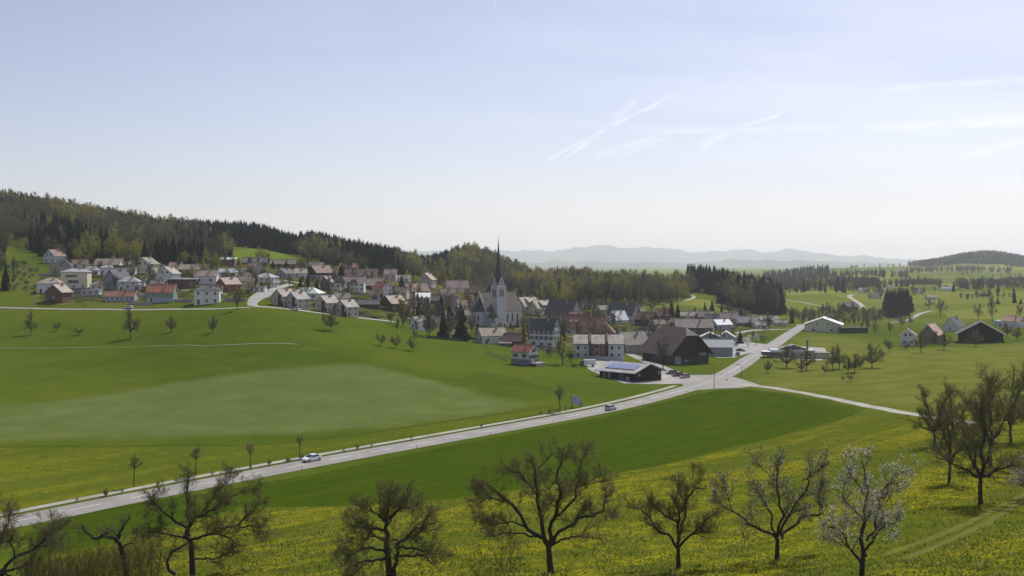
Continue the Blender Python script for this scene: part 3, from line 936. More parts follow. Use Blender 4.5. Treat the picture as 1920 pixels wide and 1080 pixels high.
FACES = {'F': 0.0, 'R': R(90), 'B': R(180), 'L': R(-90)}


def face_pt(face, u, L, D):
    """a point on a wall: u runs left to right seen from outside"""
    if face == 'F': return (u, -D / 2)
    if face == 'B': return (-u, D / 2)
    if face == 'R': return (L / 2, u)
    return (-L / 2, -u)


def roof_mesh(kind, L, D, He, Ri, ov, th=.28):
    mb = MB(); l, d = L / 2 + ov, D / 2 + ov
    drop = Ri / (D / 2) * ov
    if kind == 'gable':
        zb = He - drop
        mb.slab([(-l, -d, zb + th), (l, -d, zb + th), (l, 0, He + Ri + th), (-l, 0, He + Ri + th)], th)
        mb.slab([(l, d, zb + th), (-l, d, zb + th), (-l, 0, He + Ri + th), (l, 0, He + Ri + th)], th)
        mb.box(-l, l, -.14, .14, He + Ri + th - .09, He + Ri + th + .07)
        for sx in (-1, 1):                                                # verge boards
            a, b = sorted((sx * l, sx * (l + .06)))
            mb.prism([(-d, zb - .04), (0, He + Ri - .04), (d, zb - .04), (d, zb + th), (0, He + Ri + th), (-d, zb + th)], 'x', a, b, 1)
    elif kind == 'halfhip':
        zb = He - drop; k = .66; zc = He + Ri * k; yc = D / 2 * (1 - k); hx = min(L * .14, D / 2 * (1 - k)); T = th
        rg = He + Ri
        A = [(-l, -d, zb), (l, -d, zb), (l, -yc, zc), (L / 2 - hx, 0, rg), (-L / 2 + hx, 0, rg), (-l, -yc, zc)]
        B = [(-x, -y, z) for x, y, z in A]
        for q in (A, B): mb.slab([(x, y, z + T) for x, y, z in q], T)
        for s in (-1, 1): mb.slab([(s * l, -yc, zc + T), (s * (L / 2 - hx), 0, rg + T), (s * l, yc, zc + T)], T)
    elif kind == 'hip':
        zb = He - drop; hx = min(L / 2 - .3, D / 2); rg = He + Ri
        mb.slab([(-l, -d, zb + th), (l, -d, zb + th), (L / 2 - hx, 0, rg + th), (-L / 2 + hx, 0, rg + th)], th)
        mb.slab([(l, d, zb + th), (-l, d, zb + th), (-L / 2 + hx, 0, rg + th), (L / 2 - hx, 0, rg + th)], th)
        mb.slab([(l, -d, zb + th), (l, d, zb + th), (L / 2 - hx, 0, rg + th)], th)
        mb.slab([(-l, d, zb + th), (-l, -d, zb + th), (-L / 2 + hx, 0, rg + th)], th)
        mb.box(-l, l, -d - .1, -d, zb - .02, zb + .14, 1)
    elif kind == 'flat':
        mb.box(-l, l, -d, d, He, He + max(Ri, .35)); mb.box(-l + .3, l - .3, -d + .3, d - .3, He + max(Ri, .35), He + max(Ri, .35) + .06, 0)
    elif kind == 'shed':
        mb.slab([(-l, -d, He - Ri * ov / D + th), (l, -d, He - Ri * ov / D + th), (l, d, He + Ri + th), (-l, d, He + Ri + th)], th)
    return mb


def wall_mesh(kind, L, D, He, Ri, deep=2.5):
    l, d = L / 2, D / 2; mb = MB()
    if kind == 'gable':
        mb.prism([(-d, -deep), (d, -deep), (d, He), (0, He + Ri - .02), (-d, He)], 'x', -l, l)
    elif kind == 'halfhip':
        k = .66; yc = d * (1 - k); zc = He + Ri * k
        mb.prism([(-d, -deep), (d, -deep), (d, He), (yc, zc), (-yc, zc), (-d, He)], 'x', -l, l)
    elif kind == 'shed':
        mb.prism([(-d, -deep), (d, -deep), (d, He + Ri), (-d, He)], 'x', -l, l)
    else:
        mb.box(-l, l, -d, d, -deep, He)
    return mb


HOUSES = []
HOUSE_ROOTS = []


def house(px, py, L, D, He, Ri, rz, kind, wall, roof, label, wins='', name='house', cat='house', ov=None, chim=1, shut=None, door='F', base=None, group=None, push=None, y0=60):
    """all sizes in photo pixels at the building's own distance"""
    x, y, z = at(px, py, y0)
    a = R(rz)
    back = (abs(L * math.sin(a)) + abs(D * math.cos(a))) / 2 * y / F if push is None else push
    yc = y + back; xc = (px - CX) / F * yc
    s = y / F
    L, D, He, Ri = L * s, D * s, He * s, Ri * s
    z = min(z, float(gz(xc, yc)) + .3)
    HOUSES.append((px, py, y, L, D, He, Ri))
    t = thing(name, label, cat, (xc, yc, z), a, group)
    HOUSE_ROOTS.append(t)
    w = wall_mesh(kind, L, D, He, Ri).build('wall', WALL[wall](), t)
    if ov is None: ov = min(.75, .06 * D) if kind != 'flat' else .25
    rf = roof_mesh(kind, L, D, He, Ri, ov).build('roof', [ROOF[roof](), TRIM() if wall not in ('dark', 'darkwood', 'blackwood', 'brownwood') else DARKTRIM()], t)
    t['dim'] = 0; del t['dim']
    if base:
        mb = MB(); mb.box(-L / 2 - .04, L / 2 + .04, -D / 2 - .04, D / 2 + .04, -2.6, base[0] * s); mb.build('basement', WALL[base[1]](), t)
    if chim and kind in ('gable', 'hip', 'halfhip'):
        mb = MB(); cx = L * .18; cy = -D * .12; zc = He + Ri * .72
        mb.box(cx - .35, cx + .35, cy - .35, cy + .35, zc - .8, He + Ri + 1.0); mb.box(cx - .45, cx + .45, cy - .45, cy + .45, He + Ri + 1.0, He + Ri + 1.12, 1)
        mb.build('chimney', [paint('chimney_render', (.34, .30, .27)), DARKTRIM()], rf)
    for spec in wins.split():
        # FACE cols x rows [@ z0,z1 as share of the wall height] [:w,h in metres]
        f = spec[0]; body = spec[1:]; wh = None; zr = None; ur = None
        if ':' in body: body, q = body.split(':'); wh = tuple(float(v) for v in q.split(','))
        if '@' in body: body, q = body.split('@'); zr = tuple(float(v) for v in q.split(','))
        if '/' in body: body, q = body.split('/'); ur = tuple(float(v) for v in q.split(','))
        nc, nr = (int(v) for v in body.split('x'))
        wid = L if f in 'FB' else D
        top = He + (Ri * .62 if (f in 'LR' and kind == 'gable' and nr > 1) else 0)
        w_, h_ = wh or (min(1.2, wid / nc * .5), min(1.4, He / max(nr, 1) * .55))
        for r_ in range(nr):
            if zr: zz = He * (zr[0] + (zr[1] - zr[0]) * (r_ / max(nr - 1, 1)))
            else: zz = top * (r_ + .5) / nr - h_ / 2 + .15
            lo, hi = ur or (-.5 + .5 / nc, .5 - .5 / nc)
            for c_ in range(nc):
                u = wid * (lo + (hi - lo) * (c_ / max(nc - 1, 1)) if nc > 1 else (lo + hi) / 2)
                if f in 'LR' and kind in ('gable',) and zz + h_ > He:           # stay inside the gable triangle
                    lim = D / 2 * (1 - (zz + h_ - He) / Ri) - w_ / 2 - .2
                    if lim < -.3: continue
                    u = max(-lim, min(lim, u * .6)) if lim > 0 else 0
                    if nc > 1 and lim <= w_ * .6: u = 0
                    if nc > 1 and u == 0 and c_ > 0: continue
                fx, fy = face_pt(f, u, L, D)
                put_window(t, fx, fy, zz, FACES[f], w_, h_, shut)
    if door and He > 2.4 and min(L, D) > 5:
        u = (L if door in 'FB' else D) * -.32
        fx, fy = face_pt(door, u, L, D)
        put_door(t, fx, fy, 0.02, FACES[door], 1.1, 2.1, paint('door_paint', (.10, .07, .055)))
    return t, L, D, He, Ri


h = house
# --- new housing on the left slope
h(103, 494, 30, 26, 14, 12, 72, 'gable', 'white', 'brown', 'white steep gabled house with three small windows, highest at the left end', 'L2x2')
h(116, 516, 38, 26, 17, 12, 12, 'hip', 'grey', 'slate', 'grey house with a broad dark hip roof below the steep white gable', 'F2x1 L1x1')
h(143, 541, 48, 30, 31, 5, 6, 'hip', 'cream', 'lightgrey', 'tall cream house with two long dark window bands', 'F1x1/-.1,-.1@.68,.8:5.8,1.4 F1x1/-.02,-.02@.32,.4:5.6,1.7 F3x1@.06,.1:1.2,1.2', cat='house', name='house')
h(95, 550, 42, 30, 19, 9, 8, 'hip', 'white', 'tan', 'low white house with a pale hip roof behind the dark red gable', 'L1x1 F1x1')
h(110, 568, 30, 37, 20, 14, 76, 'gable', 'darkred', 'tan', 'dark red gabled house, lowest at the left edge of the village', 'L1x1:1.0,1.1', door='L')
h(205, 506, 46, 26, 10, 11, 0, 'gable', 'cream', 'tan', 'cream bungalow with a broad tan roof and three windows under the wood', 'F3x1')
h(235, 518, 34, 24, 17, 3, -8, 'flat', 'white', 'dark', 'white box-shaped house with a dark flat roof', 'F2x1 R1x1')
h(203, 518, 26, 20, 16, 4, 0, 'hip', 'white', 'lightgrey', 'small white house squeezed beside the white box-shaped house', 'F2x1')
h(220, 541, 34, 30, 20, 16, 64, 'gable', 'bluegrey', 'slate', 'blue grey house with a plain dark gable, behind the small pale grey house', 'F2x1')
h(243, 546, 38, 24, 18, 8, 4, 'hip', 'lightgrey', 'lightgrey', 'pale grey two storey house behind the long low brick red roof', 'F1x1@.35,.4 F2x1@.7,.8')
h(275, 514, 32, 34, 19, 12, 80, 'gable', 'cream', 'olive', 'tall cream gabled house standing alone under a pale green tree', 'L2x2')
h(228, 565, 55, 22, 9, 10, 0, 'gable', 'paleblue', 'brick', 'long low house with a brick red roof and pale blue wall', 'F6x1')
h(304, 567, 50, 26, 19, 14, 0, 'gable', 'green', 'orange', 'green walled house under a bright orange roof', 'F2x1@.55,.6', base=(8, 'paleblue'))
h(316, 528, 28, 34, 15, 12, 78, 'gable', 'white', 'tan', 'white gabled house with two upper windows behind the brown flat roofed house', 'L2x2')
h(341, 542, 44, 30, 18, 2, -28, 'flat', 'brownwood', 'white', 'brown box-shaped house with an oversailing white flat roof', 'R1x1', ov=.9)
h(361, 516, 44, 24, 11, 9, 0, 'gable', 'redbrown', 'tan', 'long red brown house with a plain tan roof under the wood', 'F3x1')
h(388, 533, 42, 26, 15, 11, 0, 'gable', 'white', 'tan', 'white house with a wide tan roof and two lower windows', 'F2x1 F2x1')
h(389, 571, 46, 32, 27, 7, 10, 'hip', 'white', 'slate', 'white two storey house with a dark hip roof beside the lower farm road', 'F3x2 L1x2')
h(435, 520, 46, 24, 9, 7, 0, 'gable', 'slate', 'zinc', 'long dark house under a pale metal roof above the red house', 'F3x1')
h(474, 513, 26, 22, 10, 9, -45, 'gable', 'grey', 'salmon', 'small house with a salmon roof side and grey gable', 'R1x1')
h(428, 498, 28, 18, 11, 4, 0, 'shed', 'redbrown', 'white', 'red brown hut with a white lean-to roof at the edge of the wood', 'F2x1', chim=0)
h(428, 547, 34, 30, 14, 12, 52, 'gable', 'red', 'tan', 'bright red wooden house with its gable to the left', 'L2x1 F2x1')
h(464, 539, 34, 22, 12, 9, -18, 'gable', 'yellow', 'tan', 'yellow house with a tan roof between the red house and the balcony villa', 'R1x1 F2x1')
h(484, 547, 30, 16, 8, 2, -4, 'flat', 'white', 'lightgrey', 'low white garage block below the yellow house', 'F3x1', name='garage', cat='garage', ov=.15)
villa, vL, vD, vHe, vRi = h(499, 538, 38, 28, 18, 7, -22, 'hip', 'white', 'lightgrey', 'white villa with balconies and a pale hip roof', 'F3x2 R2x2')
mb = MB()
for k in (.45,):
    mb.box(vL / 2 - .02, vL / 2 + 1.4, -vD / 2 + .5, vD / 2 - .5, vHe * k, vHe * k + .18); mb.box(vL / 2 + 1.3, vL / 2 + 1.4, -vD / 2 + .5, vD / 2 - .5, vHe * k + .18, vHe * k + 1.1)
    mb.box(-vL / 2 + .5, vL / 2 - .5, -vD / 2 - 1.3, -vD / 2 + .02, vHe * k, vHe * k + .18); mb.box(-vL / 2 + .5, vL / 2 - .5, -vD / 2 - 1.3, -vD / 2 - 1.2, vHe * k + .18, vHe * k + 1.1)
mb.build('balcony', WALL['white'](), villa)
h(534, 522, 24, 26, 9, 9, 62, 'gable', 'grey', 'slate', 'grey gabled house with a dark roof across the lane from the balcony villa', 'L1x1')
h(479, 497, 46, 20, 5, 9, 0, 'gable', 'brownwood', 'grey', 'long grey roofed house at the foot of the bright hill pasture', 'F3x1', chim=2)
h(531, 501, 50, 20, 6, 8, 0, 'gable', 'brownwood', 'grey', 'long low grey house among dark conifers below the bright hill pasture', 'F3x1')
h(588, 503, 38, 18, 4, 7, 0, 'gable', 'dark', 'grey', 'grey roof half hidden behind the brown roofed house with a dark gable', 'F2x1')
h(600, 523, 40, 30, 12, 13, 48, 'gable', 'darkwood', 'brown', 'brown roofed house with a dark wooden gable over grey walls', 'L2x1', base=(7, 'grey'))
for i, (px, py, lb) in enumerate(((532, 575, 'first stepped beige row house from the left, beside the lane junction'), (558, 580, 'second stepped beige row house, with a white car parked before it'),
                                  (613, 587, 'third stepped beige row house, behind a bare tree'), (650, 595, 'last stepped beige row house, nearest to the tan poplar'))):
    t, L_, D_, He_, Ri_ = h(px, py, 33, 30, 19, 13, 57, 'gable', 'beige', 'beige', lb, 'F2x2', name='row_house', cat='row house', group='stepped row houses beside the lane', door='F')
    mb = MB(); x0 = -L_ / 2 - .05
    mb.box(x0 - .12, x0 + .06, D_ * -.30, D_ * -.06, 0, He_ + Ri_ * .30); mb.build('gable_panel', boards('rust_boards', (.10, .05, .042)), t)
    put_window(t, -L_ / 2, D_ * .2, He_ * .55, FACES['L'], 1.1, 1.2); put_door(t, -L_ / 2, -D_ * .30, .02, FACES['L'], 2.4, 2.2, DARKTRIM(), 'garage_door')
h(578, 562, 54, 34, 12, 10, -14, 'hip', 'white', 'palegreen', 'broad hall with a pale greenish roof behind the stepped row houses', 'R2x1 F3x1', name='hall', cat='hall')
t, L_, D_, He_, Ri_ = h(662, 546, 44, 24, 15, 12, 0, 'gable', 'white', 'pink', 'white villa with an arched dormer over violet shuttered windows', 'F5x2')
mb = MB(); arc = [(2.2 * math.cos(q), 1.9 * math.sin(q)) for q in np.linspace(0, math.pi, 9)]
mb.prism([(2.2, -1.2)] + arc + [(-2.2, -1.2)], 'y', -D_ / 2 - .3, -D_ * .05); o = mb.build('dormer', WALL['violet'](), t); o.location = (0.8, 0, He_ + .4)
h(613, 544, 20, 17, 15, 11, 70, 'gable', 'violet', 'pink', 'narrow dark violet gabled house among conifers', 'L1x1')
h(632, 544, 22, 18, 14, 9, -15, 'gable', 'white', 'slate', 'small white house joined beside the violet gable', 'F2x1')
h(678, 525, 58, 26, 8, 13, 0, 'gable', 'pinkish', 'brown', 'wide brown roofed farmhouse behind the white villa with the arched dormer', 'F4x1')
h(697, 544, 46, 28, 9, 13, -5, 'gable', 'darkwood', 'tan', 'dark timber barn under a wide light tan roof', '', name='barn', cat='barn', chim=0)
h(718, 555, 36, 24, 15, 11, -50, 'gable', 'white', 'red', 'white gabled house with a bright red roof side, between lawns', 'R2x3 F2x1')
h(690, 578, 42, 24, 7, 8, 5, 'gable', 'dark', 'slate', 'low dark shed behind the last row house', '', name='shed', cat='shed', chim=0)
t, L_, D_, He_, Ri_ = h(737, 585, 38, 32, 16, 14, 50, 'gable', 'brownwood', 'tan', 'brown wooden chalet with a balcony next to the tan poplar', 'L2x1', name='chalet')
mb = MB(); mb.box(-L_ / 2 - 1.1, -L_ / 2 + .02, -D_ / 2 + .4, D_ / 2 - .4, He_ * .42, He_ * .42 + .2); mb.box(-L_ / 2 - 1.1, -L_ / 2 - .98, -D_ / 2 + .4, D_ / 2 - .4, He_ * .42 + .2, He_ * .42 + 1.1); mb.build('balcony', WALL['beige'](), t)
h(792, 568, 28, 20, 10, 8, 0, 'shed', 'grey', 'white', 'grey shed with a bright white tilted roof among conifers', '', name='shed', cat='shed', chim=0)
h(779, 552, 46, 28, 6, 14, 35, 'gable', 'darkwood', 'brown', 'brown roofed house with a dark low gable above the white tilted roof', 'L1x1')
h(801, 537, 24, 26, 13, 12, 74, 'gable', 'pinkish', 'pink', 'pinkish gabled house with rows of windows below the wooded hill', 'L2x2')
h(732, 525, 22, 18, 11, 9, 0, 'gable', 'pinkish', 'pink', 'pink house beside a round dark tree under the wood', 'F2x1')
h(754, 530, 28, 18, 8, 6, 0, 'gable', 'lightgrey', 'grey', 'low pale house beside the pink house under the wood', 'F3x1')
h(784, 619, 26, 17, 15, 10, 48, 'gable', 'white', 'grey', 'small white gabled cottage at the edge of the field', 'L1x1')
h(823, 613, 26, 18, 8, 10, 0, 'gable', 'cream', 'tan', 'small tan roofed cottage beside the white cottage at the field edge', 'F2x1')
h(857, 548, 40, 22, 9, 13, 10, 'gable', 'cream', 'pink', 'cream house with a pinkish roof left of the spire', 'F3x1')
h(900, 557, 44, 28, 8, 15, -40, 'gable', 'darkwood', 'brown', 'brown roofed house with a dark gable directly left of the bell tower', 'R2x1')
h(846, 575, 30, 20, 9, 10, -20, 'gable', 'offwhite', 'brown', 'brown roofed house between dark conifers left of the church', 'F2x1')
h(864, 598, 26, 18, 7, 10, 20, 'gable', 'beige', 'tan', 'tan roofed cottage hidden behind trees by the church choir', 'F2x1')
h(970, 558, 24, 20, 10, 7, 0, 'hip', 'grey', 'slate', 'grey hip roofed house on the slope right of the bell tower', 'F1x1')
for px, py, L, D, lb in ((988, 586, 36, 32, 'chalet with a tiered tan roof just right of the church'), (1014, 592, 38, 32, 'second tiered tan roofed chalet right of the church, before the large dark roof')):
    t, L_, D_, He_, Ri_ = h(px, py, L, D, 13, 15, 40, 'gable', 'cream', 'tan', lb, 'L2x2 F3x1', name='chalet', ov=1.1)
    mb = MB(); mb.slab([(-L_ * .25, -D_ * .52, He_ + Ri_ * .42), (L_ * .2, -D_ * .52, He_ + Ri_ * .42), (L_ * .2, -D_ * .1, He_ + Ri_ * .98), (-L_ * .25, -D_ * .1, He_ + Ri_ * .98)], .3)
    mb.box(-L_ * .2, L_ * .15, -D_ * .44, -D_ * .1, He_ + Ri_ * .2, He_ + Ri_ * .5, 1); mb.build('dormer', [ROOF['tan'](), WALL['brownwood']()], t)
t, L_, D_, He_, Ri_ = h(1056, 599, 58, 36, 10, 25, -33, 'gable', 'beige', 'slate', 'large house with a steep dark roof and a pale gable, behind the parish house', 'R2x2')
h(921, 646, 52, 28, 16, 14, 28, 'gable', 'offwhite', 'tan', 'long whitewashed annex with a tan roof below the church choir', 'L2x1 F2x1', name='annex', cat='annex')
t, L_, D_, He_, Ri_ = h(963, 651, 38, 26, 11, 13, -25, 'gable', 'brownwood', 'brown', 'brown timber shed between the annex and the red roofed house', '', name='shed', cat='shed', chim=0)
mb = MB(); mb.slab([(-L_ * .62, -D_ * .78, He_ * .62), (L_ * .1, -D_ * .78, He_ * .62), (L_ * .1, -D_ * .45, He_ * 1.05), (-L_ * .62, -D_ * .45, He_ * 1.05)], .25); mb.box(-L_ * .58, L_ * .06, -D_ * .72, -D_ * .46, -1, He_ * .58, 1); mb.build('lean_to', [ROOF['grey'](), WALL['greywood']()], t)
t, L_, D_, He_, Ri_ = h(984, 686, 42, 31, 25, 12, -38, 'gable', 'palegreen', 'red', 'pale green house with a red roof on a dark basement, standing at the meadow edge', 'R3x1@.52,.6 R2x1@.98,1.0 F2x1@.6,.7', base=(12, 'slate'), shut='green', door='')
put_door(t, L_ / 2 + .04, D_ * -.1, .02, FACES['R'], 1.1, 2.2, WALL['lightgrey']())
mb = MB(); mb.box(L_ / 2 + .02, L_ / 2 + 3.5, D_ * -.5, D_ * .5, .9, 1.1); mb.box(L_ / 2 + 3.2, L_ / 2 + 3.5, D_ * -.5, D_ * .5, -1.5, .9); mb.build('terrace', WALL['stone'](), t)
t, L_, D_, He_, Ri_ = h(1021, 650, 50, 27, 31, 19, -28, 'gable', 'white', 'slate', 'white parish house with a steep dark roof and two rows of shuttered windows', 'F5x2@.40,.72:1.0,1.7 R2x2@.40,.72:1.0,1.6 R1x1@1.12,1.2:1.1,1.4 F3x1@.06,.1:1.0,1.2', shut='grey', name='parish_house')
mb = MB(); mb.box(-L_ / 2 - .03, L_ / 2 + .03, -D_ / 2 - .05, -D_ / 2 + .02, He_ * .33, He_ * .35); mb.box(L_ / 2 - .02, L_ / 2 + .06, -D_ / 2 + .02, D_ / 2, He_ - .1, He_ + .15); mb.build('cornice', TRIM(), t)
t, L_, D_, He_, Ri_ = h(1094, 626, 82, 40, 12, 23, -7, 'gable', 'white', 'redbrown', 'very long house with a red brown roof and two skylights beside the parish house', 'F4x1')
mb = MB()
for u in (-.28, -.16):
    q = [(L_ * u - .6, -D_ * .30, 0), (L_ * u + .6, -D_ * .30, 0), (L_ * u + .6, -D_ * .24, 0), (L_ * u - .6, -D_ * .24, 0)]
    mb.slab([(x, y, He_ + Ri_ * (1 + y / (D_ / 2)) + .42) for x, y, _ in q], .12)
mb.build('skylight', paint('bright_glass', (.6, .62, .66), .05, 1, .1, .6), t)
h(1122, 634, 62, 36, 10, 19, -12, 'hip', 'brownwood', 'redbrown', 'brown timber barn with a red brown hip roof behind the three part house', '', name='barn', cat='barn', chim=1, door='')
h(1159, 607, 32, 22, 7, 16, 40, 'gable', 'white', 'white', 'house with a bright white roof behind the red brown roofs', 'L1x1')
t, L_, D_, He_, Ri_ = h(1169, 603, 52, 36, 13, 21, -30, 'gable', 'grey', 'slate', 'large house with a near black roof and pale stone gable', 'R2x2')
h(1212, 612, 36, 26, 13, 13, -35, 'gable', 'darkwood', 'brown', 'brown house with a dark gable between the near black roof and the salmon roof', 'R2x1')
h(1243, 600, 30, 20, 9, 12, -8, 'gable', 'brownwood', 'salmon', 'brown wooden house under a salmon roof beside tall conifers', 'F2x1')
t, L_, D_, He_, Ri_ = h(1184, 664, 60, 36, 18, 22, 36, 'gable', 'stone', 'grey', 'stone farmhouse with a long sagging tan grey roof behind the three part house', 'L2x2 F3x1@.4,.5', door='F')
h(1207, 648, 30, 24, 18, 13, -62, 'gable', 'white', 'slate', 'white gabled wing rising behind the stone farmhouse', 'R2x2', chim=0)
h(1300, 628, 68, 36, 14, 15, -3, 'gable', 'brownwood', 'grey', 'long brown farm building with a broad grey roof behind the big dark barn', 'F3x1', name='farm_building', cat='farm building')
h(1352, 618, 36, 22, 9, 9, 30, 'gable', 'paleblue', 'white', 'pale blue house with a white roof right of the long grey farm roof', 'L2x1 F2x1')
h(1288, 599, 26, 18, 7, 7, 0, 'gable', 'cream', 'tan', 'small cream house with a tan roof behind the long grey farm roof', 'F2x1')
h(1322, 600, 36, 22, 6, 10, -30, 'gable', 'darkwood', 'pink', 'house with a pinkish roof and dark gable behind the long grey farm roof', 'R1x1')
h(1367, 607, 34, 22, 10, 10, -30, 'gable', 'beige', 'tan', 'tan house with a brown roof behind the pale blue house', 'R1x1 F2x1')
h(1403, 613, 36, 24, 8, 11, -14, 'gable', 'brownwood', 'lightgrey', 'brown house with a glaring pale roof at the right end of the village', 'F2x1')
h(1440, 606, 34, 20, 6, 7, 5, 'gable', 'greywood', 'grey', 'low grey house half hidden by trees where the road leaves the village', 'F2x1')
h(1464, 612, 24, 16, 6, 6, -20, 'gable', 'beige', 'tan', 'small tan roofed cottage beside the road at the right end of the village', 'F1x1')
h(1105, 577, 30, 18, 8, 8, 5, 'gable', 'offwhite', 'brown', 'brown roofed house at the foot of the wood right of the church', 'F2x1')
h(1250, 626, 34, 20, 7, 9, -20, 'gable', 'stone', 'brown', 'low stone outbuilding behind the roof of the big dark barn', 'F2x1')

# --- roofs glimpsed between the others
for a in ((655, 507, 34, 18, 6, 8, 0, 'gable', 'offwhite', 'salmon', 'house under a salmon roof directly behind the wide brown roofed farmhouse', 'F2x1'), (640, 568, 28, 20, 9, 9, 20, 'gable', 'cream', 'grey', 'cream house with a grey brown roof between the pale green hall and the wooden chalet', 'F2x1'),
          (836, 536, 26, 16, 6, 8, -15, 'gable', 'offwhite', 'brown', 'brown roofed house just under the wood, left of the cream pinkish roofed house', 'F2x1'), (880, 536, 22, 16, 6, 8, 10, 'gable', 'cream', 'pink', 'small house with a pinkish roof highest behind the church', 'F1x1'),
          (815, 572, 26, 18, 8, 9, -25, 'gable', 'brownwood', 'tan', 'brown cottage with a tan roof behind the tallest conifer', 'R1x1'), (770, 582, 24, 18, 8, 9, 20, 'gable', 'beige', 'brown', 'beige cottage right of the wooden chalet', 'F2x1'),
          (875, 580, 26, 18, 8, 9, 30, 'gable', 'cream', 'redbrown', 'cream house with a red brown roof behind the church choir', 'F1x1'), (1030, 570, 26, 18, 7, 9, -20, 'gable', 'offwhite', 'redbrown', 'house with a red brown roof above the tiered chalets', 'R1x1'),
          (1135, 588, 26, 18, 7, 8, 15, 'gable', 'beige', 'tan', 'tan roofed house behind the long red brown roof', 'F1x1'), (1272, 612, 30, 18, 7, 8, -10, 'gable', 'cream', 'brown', 'brown roofed house left of the long grey farm roof', 'F2x1'),
          (1195, 590, 22, 16, 6, 8, 10, 'gable', 'offwhite', 'tan', 'small tan roofed house right of the near black roof', 'F1x1'), (1385, 596, 26, 16, 6, 7, -15, 'gable', 'cream', 'redbrown', 'red brown roofed house before the eastern wood', 'F1x1'),
          (150, 503, 26, 18, 8, 8, 20, 'gable', 'offwhite', 'brown', 'brown roofed house between the grey hip roof and the cream bungalow', 'F2x1'), (186, 543, 26, 18, 9, 7, -12, 'hip', 'cream', 'tan', 'small cream house between the cream window band villa and the blue grey gable', 'F2x1'),
          (262, 538, 22, 16, 8, 8, 0, 'gable', 'white', 'redbrown', 'small white house with a red brown roof right of the pale grey two storey house', 'F2x1'), (298, 512, 22, 16, 8, 8, -20, 'gable', 'beige', 'grey', 'beige house behind the white gable with two upper windows', 'F1x1'),
          (404, 552, 24, 16, 8, 7, 8, 'gable', 'offwhite', 'brown', 'brown roofed cottage between the white two storey house and the bright red house', 'F2x1'), (330, 507, 22, 16, 7, 8, 10, 'gable', 'cream', 'salmon', 'cream cottage with a salmon roof at the foot of the wood', 'F1x1'), (455, 526, 24, 16, 7, 7, 0, 'gable', 'white', 'tan', 'white cottage behind the yellow house', 'F2x1'),
          (1082, 601, 28, 18, 7, 9, 12, 'gable', 'cream', 'brown', 'brown roofed house between the large steep dark roof and the long red brown roof', 'F2x1'), (1218, 630, 30, 18, 8, 9, -18, 'gable', 'offwhite', 'redbrown', 'red brown roofed house behind the left corner of the huge dark barn', 'F2x1'),
          (1008, 616, 28, 18, 9, 9, 25, 'gable', 'offwhite', 'tan', 'tan roofed house behind the parish house roof', 'F2x1'), (1046, 618, 26, 16, 8, 9, -15, 'gable', 'brownwood', 'brown', 'brown shed between the parish house and the long red brown roof', '', 'shed', 'shed'),
          (1232, 616, 26, 18, 7, 9, 10, 'gable', 'beige', 'tan', 'beige house before the salmon roofed wooden house', 'F2x1'), (1335, 604, 26, 16, 6, 8, 0, 'gable', 'offwhite', 'slate', 'slate roofed house behind the pale blue house', 'F2x1'), (1425, 616, 24, 16, 6, 7, 12, 'gable', 'cream', 'tan', 'cream house at the right end of the village behind trees', 'F2x1'),
          (706, 560, 24, 16, 8, 8, 8, 'gable', 'offwhite', 'brown', 'brown roofed cottage below the white gabled house with the red roof', 'F2x1'), (752, 556, 28, 18, 8, 9, -12, 'gable', 'cream', 'tan', 'cream house with a tan roof left of the dark low gable', 'F2x1'), (838, 558, 26, 18, 8, 9, 18, 'gable', 'pinkish', 'brown', 'pinkish house below the brown roofs left of the spire', 'F2x1'),
          (562, 520, 24, 18, 8, 8, 30, 'gable', 'offwhite', 'tan', 'tan roofed house among dark conifers above the lane', 'L1x1'), (296, 543, 24, 18, 9, 8, 0, 'gable', 'offwhite', 'grey', 'whitish house behind the bright orange roof', 'F2x1'),
          (172, 516, 28, 20, 9, 7, 10, 'hip', 'white', 'lightgrey', 'white bungalow right of the broad dark hip roof', 'F3x1'), (172, 553, 34, 16, 8, 2, 0, 'flat', 'lightgrey', 'lightgrey', 'long low pale carport left of the brick red roof', 'F3x1')):
    h(*a)

# --- right side
t, L_, D_, He_, Ri_ = h(1544, 623, 60, 66, 14, 12, 71, 'gable', 'cream', 'white', 'cream yellow farmhouse with a wide low white edged gable beside the far road', 'L2x1@.95,1:1.0,1.3 L2x1@.1,.2:1.6,1.5', ov=1.2)
h(1600, 625, 50, 16, 8, 3, 0, 'flat', 'dark', 'slate', 'long black shed row right of the cream yellow farmhouse', '', name='shed', cat='shed', chim=0, door='')
h(1703, 649, 28, 28, 20, 11, 68, 'gable', 'offwhite', 'salmon', 'whitish house with a salmon roof beside the tan roofed barn on the right', 'L2x2 F2x1')
h(1746, 645, 48, 34, 17, 19, 55, 'gable', 'greywood', 'tanorange', 'grey timber barn with a tan to orange roof side', '', name='barn', cat='barn', chim=0)
h(1788, 622, 44, 28, 10, 16, 52, 'gable', 'offwhite', 'slate', 'house with a dark slate roof and pale gable behind the black barn', 'L1x1')
h(1838, 644, 58, 78, 17, 22, 69, 'gable', 'blackwood', 'darkbrown', 'big black timber barn with a wide low gable on the right meadow', '', name='barn', cat='barn', chim=0, ov=1.6, door='')
h(1901, 615, 36, 22, 12, 9, -62, 'gable', 'white', 'salmon', 'white house with a salmon roof at the right edge', 'R2x2')
h(1878, 612, 22, 18, 8, 3, 0, 'flat', 'lightgrey', 'white', 'small pale flat roofed block beside the white house at the right edge', 'F2x1')
h(1593, 583, 26, 16, 8, 7, 22, 'gable', 'darkwood', 'slate', 'dark farmhouse in the hollow below the pale winding road', 'L1x1')
h(1618, 549, 16, 9, 5, 4, 0, 'gable', 'white', 'lightgrey', 'far white house above the pale winding road', '', chim=0, door='')
